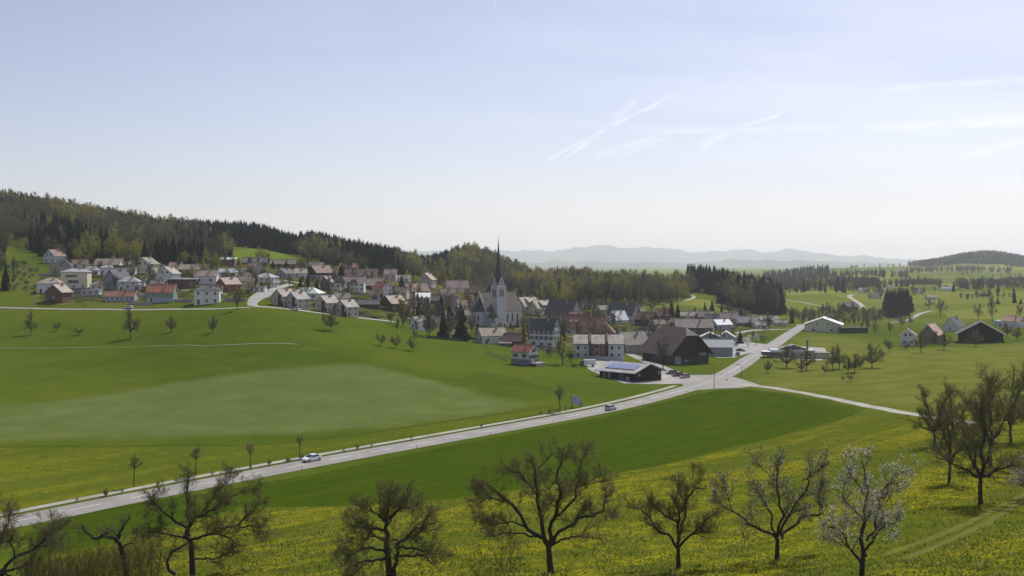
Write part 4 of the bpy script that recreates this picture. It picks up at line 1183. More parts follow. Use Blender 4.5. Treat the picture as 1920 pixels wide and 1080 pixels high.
h(1724, 550, 12, 8, 4, 3, 0, 'gable', 'white', 'lightgrey', 'far white farmhouse before the dark wood on the right', '', chim=0, door='')
h(1778, 545, 26, 8, 4, 3, 0, 'gable', 'white', 'lightgrey', 'far long white farmstead before the dark wood on the right', '', chim=0, door='')
h(1640, 560, 22, 10, 6, 5, 10, 'gable', 'beige', 'brown', 'far brown roofed house among trees beside the dark conifer block', '', chim=0, door='')
h(1668, 541, 12, 8, 4, 3, 0, 'gable', 'white', 'brown', 'far white house right of the one above the pale winding road', '', chim=0, door='')
h(1652, 549, 14, 9, 5, 4, 0, 'gable', 'cream', 'grey', 'far cream farmhouse before the middle wood band', '', chim=0, door='')
h(1745, 562, 18, 10, 5, 4, 8, 'gable', 'beige', 'tan', 'far tan roofed farm beside the dusty track on the right pasture', '', chim=0, door='')
h(1846, 556, 14, 8, 4, 3, 0, 'gable', 'darkwood', 'brown', 'far brown shed on the right pasture below the wood', '', chim=0, door='')
h(1536, 510, 12, 6, 3, 3, 0, 'gable', 'white', 'salmon', 'far house with a salmon roof on the skyline ridge', '', chim=0, door='')
h(1691, 509, 9, 5, 3, 2, 0, 'gable', 'white', 'lightgrey', 'tiny far white house high on the green ridge', '', chim=0, door='')
# ------------------------------------------------------------------ the church


def church():
    s = at(935, 613)[1] / F
    x, y, z = at(935, 613)
    rz = R(39); ca, sa = math.cos(rz), math.sin(rz)
    root = thing('church', 'white village church with a slender black needle spire', 'church', (0, 0, z), rz)
    W, SL = paint('church_render', (.50, .49, .49), .1, .4), tiles('church_spire_shingle', (.035, .034, .038), .2, 3.0, .6, .4)
    RF = tiles('church_roof', (.118, .102, .085))
    a = 6.1                                             # tower side
    L, D, He, Ri = 27.0, 14.5, 9.6, 11.2                # nave
    ty = -D / 2 - a / 2 + 2.2; tx = -5.2
    # the tower's centre sits on the traced pixel
    cx, cy = (934.5 - CX) / F * (y + 4.5), y + 4.5
    root.location = (cx - (ca * tx - sa * ty), cy - (sa * tx + ca * ty), z)
    mb = MB(); l, d = L / 2, D / 2
    mb.prism([(-d, -3), (d, -3), (d, He), (0, He + Ri - .05), (-d, He)], 'x', -l, l); mb.build('wall', W, root)
    rf = roof_mesh('gable', L, D, He, Ri, .55, .3).build('roof', [RF, TRIM()], root)
    mb = MB(); mb.prism([(-d - .7, He - 1.2), (0, He + Ri + .75), (d + .7, He - 1.2), (d + .15, He - 1.2), (0, He + Ri - .2), (-d - .15, He - 1.2)], 'x', -l - .45, -l - .02)
    mb.build('gable_coping', TRIM(), root)
    # tall nave windows with pointed heads
    for u in (2.6, 6.4, 10.4):
        w = MB(); w.prism([(-.55, 0), (.55, 0), (.55, 4.2), (0, 5.2), (-.55, 4.2)], 'y', -.08, .05); o = w.build('window', DARKTRIM(), root); o.location = (u, -d, 2.6)
        p = MB(); p.prism([(-.42, .12), (.42, .12), (.42, 4.1), (0, 4.9), (-.42, 4.1)], 'y', -.11, -.08); p.build('pane', glass(), o)
    b = MB()
    for u in (.6, 4.5, 8.4, 12.6): b.prism([(-d - .75, -2), (-d + .02, -2), (-d + .02, He - 1.2), (-d - .35, He - 2.2)], 'x', u - .3, u + .3)
    b.build('buttress', W, root)
    # choir: polygonal end with a steep dark hood
    n = 6; rr = 4.9; ch = 9.3
    pts = [(-l - .2 - rr * .95 * math.sin(math.pi * i / n), -rr * math.cos(math.pi * i / n)) for i in range(n + 1)]
    c = MB(); c.prism(pts + [(-l + .5, rr), (-l + .5, -rr)], 'z', -3, ch); cw = c.build('choir', W, root)
    c = MB(); top = (-l + .1, 0, ch + 8.6)
    pr = [(-l - .2 - (rr + .45) * .95 * math.sin(math.pi * i / n), -(rr + .45) * math.cos(math.pi * i / n), ch - .1) for i in range(n + 1)]
    c.add(pr + [top], [(i, i + 1, n + 1) for i in range(n)] + [(n, 0, n + 1)] + [tuple(range(n, -1, -1))]); c.build('choir_roof', SL, root)
    for i in (1, 2, 3, 4):
        qx = (pts[i][0] + pts[i + 1][0]) / 2; qy = (pts[i][1] + pts[i + 1][1]) / 2
        w = MB(); w.prism([(-.4, 0), (.4, 0), (.4, 3), (0, 3.8), (-.4, 3)], 'y', -.07, .05); o = w.build('window', glass(), root)
        o.location = (qx, qy, 3.6); o.rotation_euler = (0, 0, math.atan2(qx + l, -qy))
    # sacristy with a small dark pyramid roof and turret, between choir and tower
    v = MB(); v.box(-l + .2, tx - a / 2 + .2, -d - 4.6, -d + .2, -3, 5.6); v.build('sacristy', W, root)
    v = MB(); x0, x1, y0, y1 = -l - .1, tx - a / 2 + .4, -d - 4.9, -d + .1; mx, my = (x0 + x1) / 2, (y0 + y1) / 2
    v.add([(x0, y0, 5.6), (x1, y0, 5.6), (x1, y1, 5.6), (x0, y1, 5.6), (mx, my + 1, 9.2)], [(0, 1, 4), (1, 2, 4), (2, 3, 4), (3, 0, 4), (3, 2, 1, 0)])
    sr = v.build('sacristy_roof', SL, root)
    v = MB(); v.cyl((mx, my + 1, 8.6), (mx, my + 1, 10.6), .55, .5, 8); v.cyl((mx, my + 1, 10.6), (mx, my + 1, 14.6), .62, .03, 8); v.cyl((mx, my + 1, 14.5), (mx, my + 1, 15.6), .05, .05, 5); v.build('turret', SL, sr)
    put_window(root, mx, -d - 4.6, 1.8, 0, .9, 2.2)
    # bell tower
    TH = 25.2; h_ = a / 2
    t = MB(); t.box(tx - h_, tx + h_, ty - h_, ty + h_, -3, TH)
    for ax in 'xy':                                       # a gable over every face
        if ax == 'y': t.prism([(tx - h_, TH), (tx + h_, TH), (tx, TH + 6.6)], 'y', ty - h_, ty + h_)
        else: t.prism([(ty - h_, TH), (ty + h_, TH), (ty, TH + 6.6)], 'x', tx - h_ + .003, tx + h_ - .003)
    tw = t.build('tower', W, root)
    q = MB()
    for zz in (8.5, 16.6, TH - .1): q.box(tx - h_ - .12, tx + h_ + .12, ty - h_ - .12, ty + h_ + .12, zz, zz + .22)
    for sx in (-1, 1):
        for sy in (-1, 1): q.box(tx + sx * h_ - .2, tx + sx * h_ + .2, ty + sy * h_ - .2, ty + sy * h_ + .2, -2, TH + .4)
    q.build('cornice', TRIM(), tw)
    for (ox, oy, ang) in ((0, -h_, 0), (h_, 0, R(90)), (-h_, 0, R(-90)), (0, h_, R(180))):
        lv = MB()
        for u in (-.95, .95):
            lv.prism([(u - .62, 0), (u + .62, 0), (u + .62, 4.0), (u, 5.0), (u - .62, 4.0)], 'y', -.10, .06)
            for k in range(7): lv.box(u - .6, u + .6, -.2, -.10, .25 + k * .52, .38 + k * .52)
        o = lv.build('louvre_window', paint('louvre_grey', (.17, .16, .17)), tw); o.location = (tx + ox, ty + oy, 18.3); o.rotation_euler = (0, 0, ang)
        cl = MB(); cl.cyl((0, -.16, 0), (0, .05, 0), 1.0, 1.0, 20); cl.box(-.05, .05, -.2, -.16, 0, .8, 1); cl.box(-.04, .5, -.2, -.16, -.05, .05, 1)
        o = cl.build('clock', [paint('clock_face', (.30, .29, .30)), paint('clock_hand', (.5, .42, .2))], tw); o.location = (tx + ox, ty + oy, TH + 2.2); o.rotation_euler = (0, 0, ang)
    # spire: broached foot drawn out to an octagonal needle
    g = MB(); rows = [(-.9, h_ * .66), (1.5, h_ * .98), (6.8, 2.05), (12.0, 1.28), (20.0, .62), (27.2, .10)]
    vs = []
    for zz, r_ in rows:
        for i in range(8):
            q_ = math.pi / 8 + i * math.pi / 4; vs.append((tx + r_ * 1.06 * math.cos(q_), ty + r_ * 1.06 * math.sin(q_), TH + zz))
    fs = [(k * 8 + i, k * 8 + (i + 1) % 8, (k + 1) * 8 + (i + 1) % 8, (k + 1) * 8 + i) for k in range(len(rows) - 1) for i in range(8)]
    g.add(vs, fs + [tuple(range(len(vs) - 8, len(vs)))])
    for ax in 'xy':                                       # the little saddle roofs behind the gables
        for sg in (-1, 1):
            e = .35
            if ax == 'y': quad = [(tx + sg * (h_ + .15), ty - h_ - e, TH + .1), (tx + sg * (h_ + .15), ty + h_ + e, TH + .1), (tx, ty + h_ + e, TH + 6.9), (tx, ty - h_ - e, TH + 6.9)]
            else: quad = [(tx - h_ - e, ty + sg * (h_ + .15), TH + .1), (tx + h_ + e, ty + sg * (h_ + .15), TH + .1), (tx + h_ + e, ty, TH + 6.9), (tx - h_ - e, ty, TH + 6.9)]
            g.slab(quad, .18)
    sp = g.build('spire', SL, root)
    f = MB(); zt = TH + 27.0
    f.cyl((tx, ty, zt), (tx, ty, zt + 2.6), .07, .04, 6); f.cyl((tx, ty, zt + .4), (tx, ty, zt + .9), .26, .26, 8); f.box(tx - .55, tx + .55, ty - .05, ty + .05, zt + 1.7, zt + 1.85)
    f.build('cross', paint('gilded_metal', (.35, .28, .14), .1, 1, .4, .5), sp)


church()


# ------------------------------------------------------------------ landmark barns, halls and the three part house


def barn_big():
    t, L, D, He, Ri = house(1266, 684, 92, 88, 24, 43, -61, 'halfhip', 'darkwood', 'darkbrown', 'huge dark brown timber barn with a half hipped roof beside the junction', '', name='barn', cat='barn', chim=0, ov=1.7, door='', base=(12, 'dark'))
    put_door(t, L / 2 + .05, -D * .33, 0, FACES['R'], 3.0, 3.2, paint('barn_door_grey', (.30, .31, .33)), 'door')
    mb = MB(); mb.box(-1.9, 1.9, -.12, .05, 0, 1.2); o = mb.build('sign_board', paint('board_grey', (.26, .26, .25)), t); o.location = (L / 2, D * .34, He * .62); o.rotation_euler = (0, 0, R(90))
    mb = MB(); mb.box(-1.0, 1.0, -.1, .05, 0, .5); o = mb.build('window', paint('board_grey', (.26, .26, .25)), t); o.location = (L / 2 + .04, -D * .1, He * .2); o.rotation_euler = (0, 0, R(90))


def barn_solar():
    t, L, D, He, Ri = house(1182, 716, 86, 82, 17, 13, -45, 'gable', 'blackwood', 'lightgrey', 'black timber farm building with blue solar panels on its low grey roof', '', name='farm_building', cat='farm building', chim=0, ov=1.3, door='')
    k = Ri / (D / 2)
    def on(x, y, up): return (x, y, He + Ri + k * y + up)
    pm = NT('solar_panel'); tc = pm.N('ShaderNodeTexCoord').outputs['Object']
    sp = pm.N('ShaderNodeSeparateXYZ'); pm.L(tc, sp.inputs[0])
    gx = pm.M('ABSOLUTE', pm.M('SUBTRACT', pm.M('FRACT', pm.M('MULTIPLY', sp.outputs['X'], 1 / 1.02)), .5)); gy = pm.M('ABSOLUTE', pm.M('SUBTRACT', pm.M('FRACT', pm.M('MULTIPLY', sp.outputs['Y'], 1 / 1.45)), .5))
    ln = pm.ramp(pm.M('MAXIMUM', gx, gy), .46, .485)
    col = pm.mix(ln, (.17, .19, .36), (.30, .31, .36))  # sky reflection partly put into the lavender blue base colour
    pmat = pm.done(pm.bsdf(col, .14, .9))
    x0, x1, y0, y1 = -L * .40, L * .40, -D * .40, -D * .12
    mb = MB(); mb.slab([on(x0, y0, .46), on(x1, y0, .46), on(x1, y1, .46), on(x0, y1, .46)], .08); mb.build('solar_panels', pmat, t)
    mb = MB(); mb.slab([on(x0 - .2, y0 - .5, .40), on(x1 + .2, y0 - .5, .40), on(x1 + .2, y0 - .02, .42), on(x0 - .2, y0 - .02, .42)], .1); mb.build('panel_rail', DARKTRIM(), t)
    for u, w_, hh, c in ((-.36, .9, 2.2, (.16, .18, .26)), (-.22, 1.0, 2.2, (.22, .24, .33)), (.12, 2.6, 2.4, (.10, .12, .22)), (.30, 1.3, 1.2, (.2, .22, .28))):
        put_door(t, L * u, -D / 2, .1, 0, w_, hh, paint('blue_door_%d' % int(hh * 10 + w_ * 100), c))
    mb = MB(); mb.box(L * -.05, L * .22, -D / 2 - 1.0, -D / 2, 2.75, 2.86); mb.build('canopy', paint('pale_sheet', (.62, .61, .60)), t)
    put_door(t, L / 2, D * .05, .05, FACES['R'], 3.4, 2.9, WALL['blackwood'](), 'door')
    for u, s_ in ((-.33, 1.0), (.42, 1.2)):
        mb = MB(); mb.box(-s_ / 2, s_ / 2, -.08, .04, 0, s_); o = mb.build('notice_board', WALL['bluegrey'](), t); o.location = (L / 2, D * u, 1.7); o.rotation_euler = (0, 0, R(90))


def triple_house():
    x, y, z = at(1123, 674); s = y / F
    a = R(-3); L3 = 31 * s; D = 34 * s; He = 30 * s; Ri = 13 * s
    t = thing('apartment_house', 'three part house with grey monopitch roofs and a red brown middle section', 'apartment house', ((1122 - CX) / F * (y + D / 2), y + D / 2, z), a)
    HOUSES.append((1122, 674, y, L3 * 3, D, He, Ri))
    cols = ('lightgrey', 'redbrown', 'lightgrey'); offs = (-1.02, 0, 1.02)
    for i, (c, o) in enumerate(zip(cols, offs)):
        x0 = o * L3; dy = (0.0, .0, -.4)[i]
        w = MB(); w.prism([(-D / 2 + dy, -3), (D / 2, -3), (D / 2, He + Ri), (-D / 2 + dy, He)], 'x', x0 - L3 / 2 + .05, x0 + L3 / 2 - .05); w.build('wall', WALL[c](), t)
        r = MB(); d = D / 2 + .9; r.slab([(x0 - L3 * .50, -d + dy, He - .1), (x0 + L3 * .50, -d + dy, He - .1), (x0 + L3 * .44, D * .5, He + Ri * 1.12), (x0 - L3 * .44 - (.4 if i == 0 else 0), D * .5, He + Ri * 1.12)], .3)
        rf = r.build('roof', ROOF['grey'](), t)
        v = MB()
        for u, q in ((-.1, .6), (.2, .8), (-.3, .85))[:1 + i]:
            v.cyl((x0 + u * L3, -D / 2 + q * D, He + Ri * q), (x0 + u * L3, -D / 2 + q * D, He + Ri * q + 1.1), .22, .22, 8)
        v.build('vent', paint('vent_metal', (.7, .7, .7), .05, 1, .25, .5, .6), rf)
        f = MB(); f.box(x0 + L3 * .47, x0 + L3 * .53, -D / 2 - .5, D / 2, He - 1.5, He + .6) if i < 2 else None
        if i < 2:
            f = MB(); f.prism([(-D / 2 - .9, -2), (D / 2, -2), (D / 2, He + Ri + 1.1), (-D / 2 - 1.1, He + .7)], 'x', x0 + L3 * .45, x0 + L3 * .57); f.build('shaded_step_wall', DARKTRIM(), t)  # dark colour stands for the shaded side wall of the stepped roofs
        if c == 'redbrown':
            for r_ in (.16, .58):
                g = MB(); g.box(x0 - L3 * .28, x0 + L3 * .05, -D / 2 - .8, -D / 2, He * r_, He * r_ + .15); g.box(x0 - L3 * .28, x0 + L3 * .05, -D / 2 - .8, -D / 2 - .72, He * r_, He * r_ + .95); g.build('balcony', paint('balcony_grey', (.30, .27, .27)), t)
                put_window(t, x0 - L3 * .12, -D / 2, He * r_ + .25, 0, 2.0, 1.9)
                put_window(t, x0 + L3 * .30, -D / 2, He * r_ + .25, 0, .9, 1.7, None)
            g = MB(); g.box(x0 + L3 * .1, x0 + L3 * .2, -D / 2 - .12, -D / 2 + .02, 0, He - .2); g.build('red_panel', WALL['red'](), t)
        else:
            for r_ in (.18, .62):
                put_window(t, x0 - L3 * .22, -D / 2 + dy, He * r_, 0, 1.3, 1.6); put_window(t, x0 + L3 * .22, -D / 2 + dy, He * r_ + .25, 0, 1.2, 1.1)
    g = MB(); g.box(-L3 * 1.6, L3 * 1.1, -D / 2 - 3.4, -D / 2 - 3.1, -2, 1.5); g.build('garden_wall', WALL['grey'](), t)


def halls():
    t, L, D, He, Ri = house(1345, 669, 56, 34, 18, 13, -9, 'gable', 'greymetal', 'zinc', 'grey metal clad hall with a pale corrugated roof behind the big dark barn', '', name='hall', cat='hall', chim=0, ov=.5, door='')
    put_door(t, -L * .28, -D / 2, 0, 0, L * .30, He * .82, paint('hall_door', (.36, .34, .31)), 'door')
    for px, py, w, lb in ((1331, 650, 44, 'workshop hall with a low bright white gable above the grey metal clad hall'), (1362, 648, 30, 'smaller hall with a peaked bright white roof beside the low white gable')):
        house(px, py, 40, w, 11, 10, 80, 'gable', 'grey', 'white', lb, 'L3x1', name='hall', cat='hall', chim=0, ov=.6, door='', push=26)


def service_block():
    t, L, D, He, Ri = house(1484, 672, 78, 40, 12, 3, -6, 'flat', 'grey', 'zinc', 'low grey roadside workshop with stepped roofs and a tall chimney post', 'F5x1:1.6,1.2', name='workshop', cat='workshop', ov=.4)
    s = at(1484, 672)[1] / F
    mb = MB(); mb.box(-L * .72, -L * .30, -D * .6, D * .1, He * .45, He * .95); mb.box(-L * .73, -L * .29, -D * .62, D * .12, He * .95, He * 1.03, 1)
    for q in (-.70, -.32): mb.box(L * q - .15, L * q + .15, -D * .55, -D * .55 + .3, -1, He * .45, 2)
    mb.build('canopy', [paint('canopy_dark', (.10, .10, .115)), paint('pale_sheet', (.62, .61, .60)), DARKTRIM()], t)
    w = MB(); w.prism([(-L * .26, He * 1.1), (L * .32, He * 1.1), (L * .30, He * 1.45), (L * .03, He * 2.0), (-L * .24, He * 1.5)], 'y', -D * .25, D * .35); w.build('upper_storey', WALL['slate'](), t)
    r = MB(); q = D * .42
    r.slab([(-L * .30, -q * .8, He * 1.48), (L * .03, -q * .8, He * 2.08), (L * .03, q, He * 2.08), (-L * .30, q, He * 1.48)], .3); r.slab([(L * .03, -q * .8, He * 2.08), (L * .36, -q * .8, He * 1.40), (L * .36, q, He * 1.40), (L * .03, q, He * 2.08)], .3); r.build('roof', ROOF['grey'](), t)
    c = MB(); c.box(L * .36, L * .40, 0, L * .04, 0, He * 2.7); c.box(L * .355, L * .405, -.05, L * .045, He * 2.7, He * 2.76); c.build('chimney', paint('chimney_dark', (.10, .10, .10)), t)
    e = MB(); e.box(L * .52, L * .86, -D * .5, D * .3, -1, He * .8); e.box(L * .50, L * .88, -D * .56, D * .34, He * .8, He * .9, 1); e.build('annex', [WALL['beige'](), ROOF['brown']()], t)


barn_big(); barn_solar(); triple_house(); halls(); service_block()
for q in HOUSES: print('HOUSE px %d,%d Y=%.0f L=%.1f D=%.1f He=%.1f Ri=%.1f' % q) if __import__('os').environ.get('DBG') else None
# ------------------------------------------------------------------ tree kit
BARK = lambda: paint('bark_dark', (.058, .050, .040), .35, 2.0, .95, .1)
BARK2 = lambda: paint('bark_grey', (.060, .052, .042), .3, 2.0, .95, .1)
TWIG = lambda: leafy('twigs_brown', (.150, .125, .080), .3, .15)
TWIG_G = lambda: leafy('twigs_grey', (.105, .095, .082), .25, .2)
NEEDLE = lambda: leafy('needles_dark', (.021, .032, .020), .35, .15)
NEEDLE2 = lambda: leafy('needles_blue', (.020, .029, .026), .35, .15)
LEAF_Y = lambda: leafy('leaves_fresh', (.235, .255, .046), .45, .45, .3)
LEAF_O = lambda: leafy('leaves_olive', (.132, .134, .055), .3, .4, .3)
LEAF_T = lambda: leafy('leaves_tan', (.20, .165, .065), .25, .4)
BLOSSOM = lambda: leafy('blossom_white', (.80, .78, .74), .12, .35)
BUD = lambda: leafy('buds_olive', (.17, .165, .06), .3, .35)
YELLOW = lambda: leafy('flowers_yellow', (.50, .38, .02), .2, .3)


def nrm(a): return a / (np.linalg.norm(a, axis=-1, keepdims=True) + 1e-9)


def tubes(P, Rd, sides):
    """P (n,k,3) polylines, Rd (n,k) radii -> vertices and quads"""
    n, k, _ = P.shape
    d = np.empty_like(P); d[:, 1:-1] = P[:, 2:] - P[:, :-2]; d[:, 0] = P[:, 1] - P[:, 0]; d[:, -1] = P[:, -1] - P[:, -2]
    d = nrm(d); a = nrm(np.cross(d, np.array((.31, .17, .93)))); b = np.cross(d, a)
    t = np.arange(sides) * 2 * math.pi / sides
    V = P[:, :, None] + Rd[:, :, None, None] * (np.cos(t)[:, None] * a[:, :, None] + np.sin(t)[:, None] * b[:, :, None])
    i, j, s = np.meshgrid(np.arange(n), np.arange(k - 1), np.arange(sides), indexing='ij')
    q = lambda jj, ss: (i * k + jj) * sides + ss % sides
    return V.reshape(-1, 3), np.stack([q(j, s), q(j, s + 1), q(j + 1, s + 1), q(j + 1, s)], -1).reshape(-1, 4)


def spawn(rng, P, Rd, dens, l0, l1, ang, up, jit, k, rr, tmin=.2, taper=.35, out=None, fall=.45):
    """side shoots along a set of branches"""
    n, m, _ = P.shape
    seg = np.linalg.norm(np.diff(P, axis=1), axis=2).sum(1)
    cnt = rng.poisson(np.maximum(seg * dens, .2)); pi = np.repeat(np.arange(n), cnt); N = len(pi)
    if N == 0: return np.zeros((0, k, 3)), np.zeros((0, k))
    t = tmin + (1 - tmin) * rng.random(N) ** .85; f = t * (m - 1); j = np.minimum(f.astype(int), m - 2); w = (f - j)[:, None]
    p = P[pi, j] * (1 - w) + P[pi, j + 1] * w; r = Rd[pi, j] * (1 - w[:, 0]) + Rd[pi, j + 1] * w[:, 0]
    d = nrm(P[pi, j + 1] - P[pi, j]); q = nrm(np.cross(d, rng.normal(size=(N, 3))))
    a = np.radians(rng.normal(ang, 16, N))[:, None]
    d = nrm(d * np.cos(a) + q * np.sin(a) + np.array((0, 0, 1.0)) * up)
    if out is not None:
        o = p - out; o[:, 2] *= .5; d = nrm(d + nrm(o) * .45)
    L = rng.uniform(l0, l1, N) * (1 - fall * t)
    C = np.empty((N, k, 3)); C[:, 0] = p
    for s in range(1, k):
        d = nrm(d + rng.normal(size=(N, 3)) * jit + np.array((0, 0, 1.0)) * up * .22)
        C[:, s] = C[:, s - 1] + d * (L / (k - 1))[:, None]
    r0 = np.minimum(r * .8, rr * L)
    return C, r0[:, None] * np.linspace(1, taper, k)[None]


def quads_at(rng, P, size, n_each, spread):
    """small two-sided leaf faces scattered round points"""
    N = len(P) * n_each
    c = np.repeat(P, n_each, 0) + rng.normal(size=(N, 3)) * spread
    a = nrm(rng.normal(size=(N, 3))); b = nrm(np.cross(a, rng.normal(size=(N, 3)))); s = (size * rng.uniform(.6, 1.3, N))[:, None]
    V = np.stack([c - a * s * .5, c + b * s * .4, c + a * s * .5, c - b * s * .4], 1).reshape(-1, 3)
    return V, np.arange(N * 4).reshape(-1, 4)


def join(parts):
    """[(V,F,mat index)] -> V, F, mi"""
    Vs, Fs, Ms, o = [], [], [], 0
    for V, Fc, m in parts:
        if len(V) == 0: continue
        Vs.append(V); Fs.append(Fc + o); Ms.append(np.full(len(Fc), m)); o += len(V)
    return np.concatenate(Vs), np.concatenate(Fs), np.concatenate(Ms)


def bare_tree(seed, limbs, r0, decor='bud', dens=1.0, scale=1.0, gnarl=.034, n_decor=3, twig=1.0, fill=1.0):
    """limbs: list of (points, start radius share). Returns the trunk mesh and the crown mesh of an old orchard tree"""
    rng = np.random.default_rng(seed); tr = []; LP, LR = [], []
    for pts, rs in limbs:
        L = smooth_line(pts, .22 * scale)
        k = len(L); kk = 16
        idx = np.linspace(0, k - 1, kk); L = np.stack([np.interp(idx, np.arange(k), L[:, c]) for c in range(3)], 1)
        ln = np.linalg.norm(np.diff(L, axis=0), axis=1).sum()
        wob = gauss(rng.normal(size=(kk, 3)), .8, 0) * gnarl * ln; wob[0] = 0
        if rs >= .99: wob *= .25
        L = L + wob
        Rr = r0 * rs * np.linspace(1, .22, kk) ** (.9)
        if rs >= .99: Rr = r0 * np.concatenate([[1.35, 1.12], np.linspace(1.0, .72, kk - 2)])
        LP.append(L); LR.append(np.maximum(Rr, .014 * scale))
    P0, R0 = np.array(LP), np.array(LR)
    tr.append((*tubes(P0, R0, 8), 0))
    own = np.array([rs < .99 for _, rs in limbs])
    base = P0[[i for i, l_ in enumerate(limbs) if l_[1] >= .99][0]][-1]
    k = scale
    Pa, Ra = spawn(rng, P0[own], R0[own], .8 * fill / k, 1.4 * k, 3.2 * k, 52, .05, .15, 16, .020, .2, .3, base, .72)
    P0x, R0x = np.concatenate([P0[own], Pa]), np.concatenate([R0[own], Ra])
    tr.append((*tubes(Pa, np.maximum(Ra, .014 * k), 5), 0))
    P1, R1 = spawn(rng, P0x, R0x, 1.9 * dens / k, .8 * k, 2.2 * k, 56, .20, .20, 6, .019, .18, .3, base)
    P2, R2 = spawn(rng, np.concatenate([P1]), R1, 5.0 * dens / k, .35 * k, 1.1 * k, 55, .20, .26, 5, .014, .15, .35)
    P2b, R2b = spawn(rng, P0x, R0x, 2.6 * dens / k, .3 * k, .95 * k, 60, .25, .25, 5, .014, .35, .35)
    P2 = np.concatenate([P2, P2b]); R2 = np.concatenate([R2, R2b])
    P3, R3 = spawn(rng, P2, R2, 9.0 * twig / k, .15 * k, .5 * k, 50, .15, .25, 3, .014, .15, .5)
    P3b, R3b = spawn(rng, P1, R1, 5.0 * twig / k, .14 * k, .4 * k, 55, .15, .25, 3, .014, .2, .5)
    P3 = np.concatenate([P3, P3b]); R3 = np.concatenate([R3, R3b])
    parts = [(*tubes(P1, np.maximum(R1, .011 * k), 5), 0), (*tubes(P2, np.maximum(R2, .0080 * k), 4), 1), (*tubes(P3, np.maximum(R3, .006 * k), 3), 1)]
    tips = np.concatenate([P3[:, -1], P3[:, 1], P2[:, -1]])
    if decor == 'blossom':
        sel = tips[(rng.random(len(tips)) < .33)]
        parts.append((*quads_at(rng, sel, .065 * k, n_decor, .07 * k), 2)); parts.append((*quads_at(rng, sel[::2], .07 * k, 2, .09 * k), 3))
    elif decor == 'half':
        sel = tips[rng.random(len(tips)) < .40]
        parts.append((*quads_at(rng, sel[::4], .065 * k, n_decor, .07 * k), 2)); parts.append((*quads_at(rng, sel, .065 * k, 3, .08 * k), 3))
    elif decor:
        sel = tips[rng.random(len(tips)) < .8]
        parts.append((*quads_at(rng, sel, .05 * k, n_decor, .06 * k), 3))
    V, Fc, mi = join(parts)
    tm = np_mesh('trunk', *join(tr)[:2], BARK(), smooth=True)
    cm = np_mesh('crown', V, Fc, [BARK(), TWIG(), BLOSSOM(), BUD()], mi)
    return tm, cm


def tree_obj(name, meshes, loc, label, cat='tree', group=None, rz=0.0, s=1.0):
    t = thing(name, label, cat, loc, rz, group); t.scale = (s, s, s) if isinstance(s, (int, float)) else s
    link('trunk', meshes[0], t); link('crown', meshes[1], t)
    return t


def generic_limbs(rng, H, Wd, n=6, trunk=.26, upright=.5):
    """an open orchard crown H metres high and Wd metres wide"""
    th = H * trunk; limbs = [([(0, 0, -.4), (.04 * H * rng.normal() * .3, 0, th * .5), (rng.normal() * .02 * H, rng.normal() * .02 * H, th)], 1.0)]
    top = np.array(limbs[0][0][-1])
    for i in range(n):
        a = 2 * math.pi * (i + rng.uniform(-.3, .3)) / n; e = rng.uniform(.75, 1.1)
        o = np.array((math.cos(a), math.sin(a), 0)); w = Wd / 2 * e * rng.uniform(.75, 1.05); zz = H * rng.uniform(.34, .9)
        limbs.append(([top - (0, 0, rng.uniform(0, .2) * th), top + o * w * .35 + (0, 0, (zz - th) * .22), top + o * w * .72 + (0, 0, (zz - th) * .6), top + o * w + (0, 0, (zz - th) * rng.uniform(.8, 1.0))], rng.uniform(.5, .68)))
    for i in range(max(2, n // 3)):
        o = rng.normal(size=3) * Wd * .10; o[2] = 0
        limbs.append(([top - (0, 0, .1), top + o * .5 + (0, 0, (H - th) * .35), top + o + (0, 0, (H - th) * .7), top + o * 1.6 + (0, 0, (H - th) * rng.uniform(.9, 1.0))], .66))
    return limbs


def trace(base, Y, limbs, seed, dep=.55):
    """limbs traced in the photograph as pixel rows, given depth about the trunk"""
    rng = np.random.default_rng(seed); s = Y / F; out = []
    for pts, rs in limbs:
        q = []; dd = rng.uniform(-1, 1)
        for i, (px, py) in enumerate(pts):
            w = i / max(len(pts) - 1, 1); span = abs(pts[-1][0] - pts[0][0]) + abs(pts[-1][1] - pts[0][1])
            q.append(((px - base[0]) * s, 0 if rs >= .99 else dd * dep * span * s * w ** 1.3 * .8, (base[1] - py) * s))
        if rs >= .99: q[0] = (q[0][0], q[0][1], -.5)
        out.append((q, rs))
    return out


# ------------------------------------------------------------------ the orchard trees of the foreground
def fore(base, Y, limbs, r0, label, seed, decor, name='fruit_tree', dens=1.0, scale=1.0, twig=1.0, n_decor=3, fill=1.0, group='old fruit trees on the dandelion meadow'):
    x = (base[0] - CX) / F * Y; z = float(gz(x, Y)); zb = CAMZ - (base[1] - HY) / F * Y
    m = bare_tree(seed, trace(base, Y, limbs, seed), r0, decor, dens, scale, n_decor=n_decor, twig=twig, fill=fill)
    return tree_obj(name, m, (x, Y, z), label, group=group)


def ground_y(px, py): return at(px, py, 20)[1]


